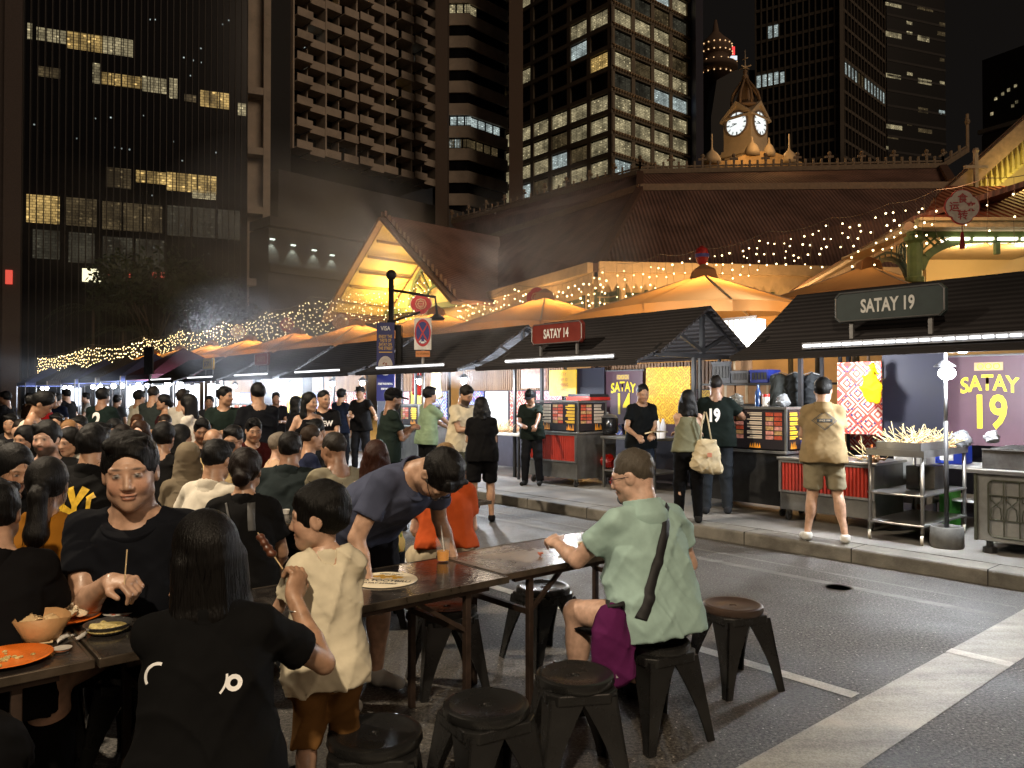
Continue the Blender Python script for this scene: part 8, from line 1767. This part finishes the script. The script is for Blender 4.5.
sit('bald man in cream shirt seen from behind', 213, 6.8, -20, h=1.74, w=1.1, hair=('balding', '2a2018'), top=('tee', 'c0a878'), skin='b', Rr='table', L='table')
sit('man in glasses and dark shirt facing us beside the bald man', 237, 7.4, 176, h=1.76, w=1.1, hair=('short', BL), top=('tee', '101216'), skin='b', glasses='202020', Rr='table', L='table', head=(0, 12, 0))
sit('broad man from behind in a dark green-grey tee with pale collar', 286, 6.0, 2, h=1.74, w=1.25, hair=('short', '0c0a0a'), top=('tee', '20282a'), skin='c', Rr='table', L='table')
sit('older woman with short grey hair and pale blouse, facing right', 268, 7.0, 60, h=1.66, fem=True, hair=('crop', '6a6258'), top=('tee', 'b89a80'), skin='p', Rr='table', L='table', head=(-10, 5, 0))
sit('man with short hair in a purple-blue shirt behind the broad man', 301, 7.6, 60, h=1.74, hair=('crop', '2a2018'), top=('tee', '1c2238'), skin='b', Rr='table', L='table')
sit('man in a crumpled beige shirt facing left, seen from behind', 342, 5.9, -38, h=1.76, w=1.15, hair=('crop', '1c1814'), top=('long', '7f7a68'), skin='c', Rr='table', L='table', fold=1.8, head=(20, 10, 0))
sit('woman with bobbed brown hair and a floral off-shoulder top, from behind', 376, 5.6, -10, h=1.64, fem=True, hair=('bob', '2a140c'), top=('tank', 'b8a468', '6a7a30'), skin='p', Rr='table', L='table')
sit('woman with short fair hair and orange tee, from behind', 447, 5.2, -12, h=1.68, fem=True, w=1.15, hair=('crop', '7a6244'), top=('tee', 'ac4a22'), bottom=('shorts', 'a89c84'), skin='p', Rr='table', L='table', shoes='303030', hem_at=.05)
for px, d, l in ((240, 4.35, 'black stool under the woman with the low bun'), (447, 5.2, 'black stool under the woman in the orange tee'), (342, 5.9, 'black stool under the man in the crumpled beige shirt'), (376, 5.6, 'black stool under the woman in the floral top'), (38, 3.45, 'black stool under the woman in the mustard top')): stool(at_px(px, d), px, l)
crowd = [(2, 5.2, 150, 'black-haired woman in dark top low at the left edge', True, 'bun', BL, BL, 'b'), (22, 8.4, 150, 'man in a sand shirt just below the white dress', False, 'crop', '1a1410', '9a8a6c', 'a'), (73, 8.2, 170, 'light-haired man in a grey shirt facing us', False, 'crop', '7a5a3a', '8c9096', 'p'), (82, 9.6, 160, 'dark-haired man in a navy shirt facing left', False, 'short', BL, '141a28', 'b'),
 (76, 7.2, 175, 'small-faced woman in beige top under the light-haired man', True, 'bob', BL, '8a8068', 'a'), (91, 7.0, 10, 'person with black hair and white shirt from behind', False, 'short', BL, '8a8880', 'b'), (42, 9.2, 150, 'woman with wavy brown hair and cream blouse turned right', True, 'curly', '3a2416', 'b0a890', 'p'), (32, 7.6, 175, 'child-faced diner low behind the charcoal tee man', True, 'bob', BL, '202022', 'b'),
 (116, 8.6, 160, 'man in a dark cap and black tee looking down', False, 'short', BL, BL, 'b'), (131, 8.0, 200, 'woman with dark hair and rose top beside the capped man', True, 'long', '140d0a', '6a3038', 'a'), (146, 9.0, 190, 'woman with brown bob and pale blue top in the middle rows', True, 'bob', '2a1a10', '8296a8', 'p'), (158, 6.9, 4, 'black-haired diner from behind in black, right of the young man', False, 'boy', BL, BL, 'b'),
 (172, 7.8, 30, 'woman with long black hair leaning over her plate', True, 'long', BL, '141416', 'b'), (201, 8.6, 150, 'man in black leaning towards the bald man', False, 'short', BL, BL, 'c'), (250, 8.6, 140, 'man in dark red tee behind the man with glasses', False, 'short', BL, '38100e', 'b'), (60, 11.0, 170, 'diner in dark blue far behind the light-haired man', False, 'short', BL, '10182a', 'b'), (105, 11.5, 185, 'diner in light grey far behind the number 2 jersey', False, 'crop', '2a201a', '868a90', 'a'),
 (12, 10.5, 150, 'dark-haired diner far behind the white dress', False, 'short', BL, '1a1a1e', 'b'), (140, 12.0, 175, 'diner in rust brown far at the centre left', True, 'bob', '3a2416', '7a4a2c', 'b'), (166, 10.6, 160, 'diner in dusty blue beside the rust brown diner', False, 'crop', '1a1410', '4a5c74', 'a'), (184, 12.0, 200, 'fair-shirted diner far behind the headscarf', False, 'short', BL, '6a6a66', 'b'), (322, 8.4, 200, 'diner in dark shirt behind the beige shirt man', False, 'short', BL, '16181c', 'b')]
for px, d, f, l, fem, hk, hcol, tc2, sk in crowd: sit(l, px, d, f, fem=fem, h=1.66 if fem else 1.76, hair=(hk, hcol), top=('tee', tc2), skin=sk, Rr='table', L='table', seat=.5, head=(random.uniform(-15, 15), random.uniform(0, 18), 0))
# ---- standing people
def stand(label, px, d, face=0, z=0.0, **k):
    kw = dict(pose='stand'); kw.update(k); return person(label, at_px(px, d, z), face, **kw)
stand('woman in a white strapped dress reaching down, at the far left', 24, 7.9, 70, h=1.72, fem=True, hair=('bun', BL), top=('dress', 'd0c8b8'), skin='b', head=(0, 35, 0), Rr='lap', L=V3(-.18, .52, .95), lean=12)
j2 = stand('man from behind in a dark jersey with a white number 2', 101, 11.4, 5, h=1.76, w=1.1, hair=('short', BL), top=('tee', '14201e'), skin='c', L='front', Rr='front'); flat_on(j2, text_mesh('2', .34, .01, .8), 0, .28, wp, 'number')
stand('man in a red tee bending at the far left', 38, 12.5, 60, h=1.72, hair=('short', BL), top=('tee', '8a1014'), skin='b', lean=16, L='front', Rr='front')
stand('man from behind in a dark grey tee near the white tents', 152, 12.6, 12, h=1.80, w=1.15, hair=('crop', '1a1614'), top=('tee', '2c3332'), skin='b', L='front', Rr='front')
stand('man in white tee left of the dark grey tee man', 137, 14.0, 30, h=1.74, hair=('short', BL), top=('tee', 'b8b4a4'), skin='b', L='front', Rr='front')
stand('woman in a maroon sleeveless top with tied hair', 167, 12.0, -120, h=1.66, fem=True, hair=('bun', BL), top=('tank', '2a0c10'), skin='b', L='front', Rr='front')
stand('man from behind in a white shirt, left of the long-haired woman', 181, 11.6, 10, h=1.74, hair=('short', '1a1410'), top=('tee', 'a8a49a'), skin='b', L='front', Rr='front')
stand('woman with very long black hair and white top facing left', 196, 9.6, -80, h=1.66, fem=True, hair=('long', BL), top=('tee', 'c4beb4'), skin='a', L='front', Rr='front', lean=8, head=(0, 12, 0))
stand('man in a dark green tee looking to the right', 224, 10.4, 160, h=1.76, w=1.08, hair=('short', BL), top=('tee', '18231f'), skin='b', head=(52, 0, 0), L='front', Rr='front')
stand('tall man in a plain black tee seen from behind at an angle', 259, 9.6, -35, h=1.80, w=1.2, hair=('short', BL), top=('tee', '0f1116'), skin='b', L='down', Rr='front')
stand('woman in black with dark bobbed hair behind the long-haired one', 294, 12.6, 40, h=1.62, fem=True, hair=('bob', BL), top=('tee', '101014'), skin='a', L='front', Rr='front')
stand('young woman with long black hair, sleeveless black top and trousers', 308, 9.8, 150, h=1.68, fem=True, hair=('long', BL), top=('tank', '0c0c10'), bottom=('pants', '0c0c0e'), skin='a', head=(30, 0, 0), L='down', Rr='hip')
mw = stand('man in a black tee with white print on the chest', 323, 10.8, 165, h=1.72, w=1.08, hair=('crop', BL), top=('tee', '0e0e10'), skin='b', head=(30, 4, 0), L='front', Rr='down')
me = text_mesh('CREW', .10, .004, .9); drape('print', me, mw['shirt'], mw['at'](0, .35, .32), -Vector(mw['X']), mw['U'], wp, mw['shirt'], .004)
stand('satay seller in a black tee behind the grey counter, arm out', 361, 15.2, 190, z=KH, h=1.68, hair=('short', BL), top=('tee', '101012'), skin='b', cap='1a1a1c', L=V3(-.45, .4, 1.1), Rr='front')
stand('bearded man in black cap and dark green tee checking his phone', 388, 9.4, 62, h=1.74, hair=('short', BL), top=('tee', '1a2420'), bottom=('pants', '0f1013'), skin='c', beard=True, cap='0a0a0c', head=(0, 14, 0), L='phone', Rr='phone')
stand('man in a pale sage tee reaching over a counter', 427, 12.3, 55, h=1.78, hair=('short', BL), top=('tee', '7f9478'), bottom=('pants', '0d0e10'), skin='b', L=V3(-.1, .52, 1.06), Rr=V3(.12, .55, 1.04))
stand('bearded man in a cream tee looking down', 462, 10.9, 130, h=1.80, w=1.2, hair=('short', '16120e'), top=('tee', 'c4b89c'), bottom=('shorts', '4a4a3c'), skin='b', beard=True, head=(0, 26, 0), L='front', Rr='front', shoes='1a1a1a')
stand('woman in a loose black top and shorts from behind, in sandals', 482, 10.0, -6, h=1.62, fem=True, w=1.12, hair=('bob', BL), top=('tee', '0c0c0e'), bottom=('shorts', '0c0c0e'), skin='b', head=(10, 22, 0), L='front', Rr='front', shoes='141214')
stand('seller in a dark cap leaning over the skewer table', 532, 12.9, 195, z=KH, h=1.62, hair=('short', BL), top=('tee', '18201c'), skin='c', cap='16181c', head=(0, 25, 0), L='reach', Rr='front', lean=14)
vd = stand('satay seller in black tee striding with a woven fan in his hands', 641, 10.3, 165, z=KH, h=1.66, hair=('crop', BL), top=('tee', '0d1012'), bottom=('pants', '1c2430'), skin='b', head=(-6, 14, 0), L=V3(-.02, .30, 1.00), Rr=V3(.20, .30, .98), legs={1: (V3(.12, .12, .50), V3(.26, -.06, .14)), -1: (V3(-.09, .04, .49), V3(-.10, -.04, .085))}, shoes='3a4044')
def fan_b(t_):
    MB().tube([(0, 0, 0), (.16, .05, -.02)], .010, 6).build('handle', mat('bamboo2', (.6, .45, .25), .6), t_); mb = MB(); mb.prism([(-.14, -.10), (.02, -.12), (.04, .12), (-.12, .13)], -.004, .004); mb.build('blade', batik('fan_weave', (.05, .04, .03), (.4, .34, .2), 26), t_)
held('woven_fan', 'woven hand fan held flat by the striding satay seller', 'fan', vd['root'], (.0, .42, 1.04), fan_b)
vt = stand('woman with black bob and sage top carrying a cream tote bag', 688, 9.1, 10, z=KH, h=1.56, fem=True, hair=('bob', BL), top=('top', '6f705c'), bottom=('pants', '08080a'), skin='a', head=(-15, 0, 0), L='cross', Rr='cross')
Mv = Matrix.Translation(vt['root'].location) @ Matrix.Rotation(vt['root'].rotation_euler.z, 4, 'Z'); q = Mv @ Vector((.20, -.12, .60)); tb = thing('tote_bag', 'cream cotton tote bag on the shoulder of the woman with the bob', 'bag', q, -R(10)); fo = Field(); fo.cone((-.10, 0, .10), (.12, 0, .06), .08, .08, k=.05); fo.cone((-.06, 0, .36), (.07, 0, .36), .03, .03, k=.12); fo.ell((0, 0, .2), (.17, .07, .20), k=.05); fo.post.append(folds(.008, 30, 3)); v, q2 = fo.surf(.009); link('bag', qmesh('t', [(v, q2)]), cloth_mat('b8aa8c'), tb)
mb = MB(); mb.tube([(-.07, .0, .36), (-.05, -.03, .60), (-.02, .03, .71), (-.03, .12, .58)], .010, 6); mb.tube([(.06, .0, .36), (.02, -.03, .60), (.0, .03, .71)], .010, 6); mb.build('strap', cloth_mat('b8aa8c'), tb, True); MB().box((.03, -.085, .22), (.05, .004, .05)).build('print', mat('tote_red', (.5, .2, .12), .6), tb)
js = stand('man from behind in a black number 19 jersey pointing at the menu', 716, 9.8, 8, z=KH, h=1.76, w=1.12, hair=('crop', '14100e'), top=('tee', '0b1310'), bottom=('pants', '23272c'), skin='c', head=(-12, 0, 0), Rr=V3(.52, .38, 1.08), L='front', shoes='24262a', legs=None, hcurl=(8, 12), handdir=(None, (.85, .45, -.25)))
flat_on(js, text_mesh('19', .22, .01, .7), -.04, .27, wp, 'number')
tp = stand('man in tan polo with diamond print and khaki shorts, white trainers', 823, 7.95, 14, z=KH, h=1.68, w=1.04, hs=1.06, hair=('short', '0a0908'), top=('polo', '8f7c5c'), bottom=('shorts', '847c66'), skin='a', shoes='d0d0cc', head=(-18, 8, 0), L='front', Rr='front', legs={1: (V3(.14, .05, .49), V3(.19, -.08, .085)), -1: (V3(-.10, .04, .49), V3(-.16, .0, .085))})
def dia():
    mb = MB()
    def rg(a, b, w_):
        for k in range(4):
            p = [(a, 0), (0, b), (-a, 0), (0, -b)]; q, s_ = Vector((*p[k], 0)), Vector((*p[(k+1) % 4], 0)); n_ = (s_-q).normalized(); n_ = Vector((-n_.y, n_.x, 0))*w_; mb.add([q, s_, s_+n_, q+n_], [(0, 1, 2, 3)])
    rg(.125, .10, .006); rg(.105, .085, .003); mb.add([(-.075, .018, 0), (.075, .018, 0), (.075, -.018, 0), (-.075, -.018, 0)], [(0, 1, 2, 3)]); return mb.mesh()
flat_on(tp, dia(), 0, .33, mat('print_slate', (.03, .04, .05), .6), 'print'); flat_on(tp, text_mesh('SINCE 1989', .024, .001, .9), 0, .33, mat('print_sand', (.4, .34, .25), .6), 'print', .006)
stand('person in a red shirt standing behind the stacked crates', 704, 14.0, 150, z=KH, h=1.85, hair=('short', BL), top=('tee', 'c01c14'), skin='b', L='front', Rr='front'); stand('person in orange-red half hidden behind the long grey crate', 744, 14.5, 200, z=KH, h=1.84, hair=('short', BL), top=('tee', 'a83018'), skin='b', L='front', Rr='front')
stand('seller crouched behind the steel trolley, only an arm showing', 884, 9.3, 110, z=KH-.35, h=1.5, hair=('short', BL), top=('tee', '101012'), skin='b', lean=70, L='reach', Rr='reach')
far_s = [(8, 15, 'man in black standing far left by the first tent', '121214'), (56, 16, 'man in dark blue standing before the far tents', '141c30'), (68, 18, 'standing figure in black before the white tent lamps', '0e0e10'), (116, 17, 'standing figure in grey between the jersey man and the tents', '3c4044'), (88, 20, 'standing figure in white far down the street', '9a9a94'), (210, 14.5, 'standing figure in charcoal behind the long-haired woman', '24262a'), (340, 16, 'standing figure in dark blue near the yellow poster', '151c2c'), (44, 22, 'standing figure in red far down the street', '5a1414'), (28, 19, 'standing figure in brown far down the street', '3a2a22'), (276, 15.5, 'cook in black at the stall with the batik of many figures', '101014')]
for px, d, l, c in far_s: stand(l, px, d, random.uniform(-180, 180), h=random.uniform(1.62, 1.8), hair=('short', BL), top=('tee', c), skin=random.choice('abc'), L='front', Rr='down')
stool(G(733, 603, .46), 22, 'black stool with brown glare tinted into its seat, alone right of the man in pale green', True)
# ================================================================ light, world, camera
w = bpy.data.worlds.new('World'); scn.world = w; w.use_nodes = True; nt = w.node_tree; bg = nt.nodes['Background']
sky = nt.nodes.new('ShaderNodeTexSky'); sky.sky_type = 'NISHITA'; sky.sun_disc = False; sky.sun_elevation = R(24); sky.sun_rotation = R(160)
mx = nt.nodes.new('ShaderNodeMix'); mx.data_type = 'RGBA'; mx.inputs[0].default_value = .0; 
ad = nt.nodes.new('ShaderNodeMix'); ad.data_type = 'RGBA'; ad.inputs[0].default_value = .97; nt.links.new(sky.outputs[0], ad.inputs[6]); ad.inputs[7].default_value = (1.0, .82, .68, 1)
nt.links.new(ad.outputs[2], bg.inputs[0]); bg.inputs[1].default_value = .006
sl_ = bpy.data.lights.new('city_glow', 'SUN'); sl_.energy = .5; sl_.color = (1, .74, .52); sl_.angle = R(25); so = bpy.data.objects.new('city_glow', sl_); COL.objects.link(so)
so.rotation_euler = Vector((-.8, 1, -.55)).to_track_quat('-Z', 'Y').to_euler()
def lamp(kind, p, e, col, size=.1, tgt=None, spot=None, name='lamp_light', blend=.5):
    l = bpy.data.lights.new(name, kind); l.energy = e; l.color = col
    if kind == 'AREA': l.shape = 'DISK' if not isinstance(size, tuple) else 'RECTANGLE'; l.size = size if not isinstance(size, tuple) else size[0]; 
    if kind == 'AREA' and isinstance(size, tuple): l.size_y = size[1]
    if kind in ('POINT', 'SPOT'): l.shadow_soft_size = size
    if kind == 'SPOT': l.spot_size = R(spot); l.spot_blend = blend
    o = bpy.data.objects.new(name, l); COL.objects.link(o); o.location = p
    if tgt is not None: o.rotation_euler = (Vector(tgt)-Vector(p)).to_track_quat('-Z', 'Y').to_euler()
    return o
# street lamp on its pole behind the camera
lamp('SPOT', (-.6, -3.2, 6.2), 2300, (1, .80, .56), .14, (-.2, 3.6, 0), 95, 'street_lamp_light', .8)
lamp('SPOT', (-6.5, 5.5, 7.5), 4800, (1, .82, .60), .2, (-3.5, 8.5, 0), 100, 'street_lamp_light', .8)  # added fill spot to brighten the left-hand crowd, no known lamp
lamp('POINT', tuple(W(6.4, 19, 3.4)), 160, (.9, .93, 1), .2)  # added fill light above the road, no lamp stands there
for k in LAMPS: lamp(*k[:4], **k[4])
cam = bpy.data.cameras.new('cam'); cam.sensor_width = 36; cam.lens = 36*FPX/1024; cam.clip_end = 2000; cam.clip_start = .05
co = bpy.data.objects.new('cam', cam); COL.objects.link(co); co.location = (0, 0, HC); co.rotation_euler = (math.pi/2+PITCH, 0, 0); scn.camera = co
scn.view_settings.view_transform = 'Standard'; scn.view_settings.look = 'None'; scn.view_settings.exposure = 0; scn.view_settings.gamma = 1
scn.render.engine = 'CYCLES'; c = scn.cycles; c.use_denoising = True; c.max_bounces = 5; c.diffuse_bounces = 2; c.glossy_bounces = 3; c.transmission_bounces = 4; c.transparent_max_bounces = 6; c.caustics_reflective = False; c.caustics_refractive = False; c.sample_clamp_indirect = 4; c.use_light_tree = True
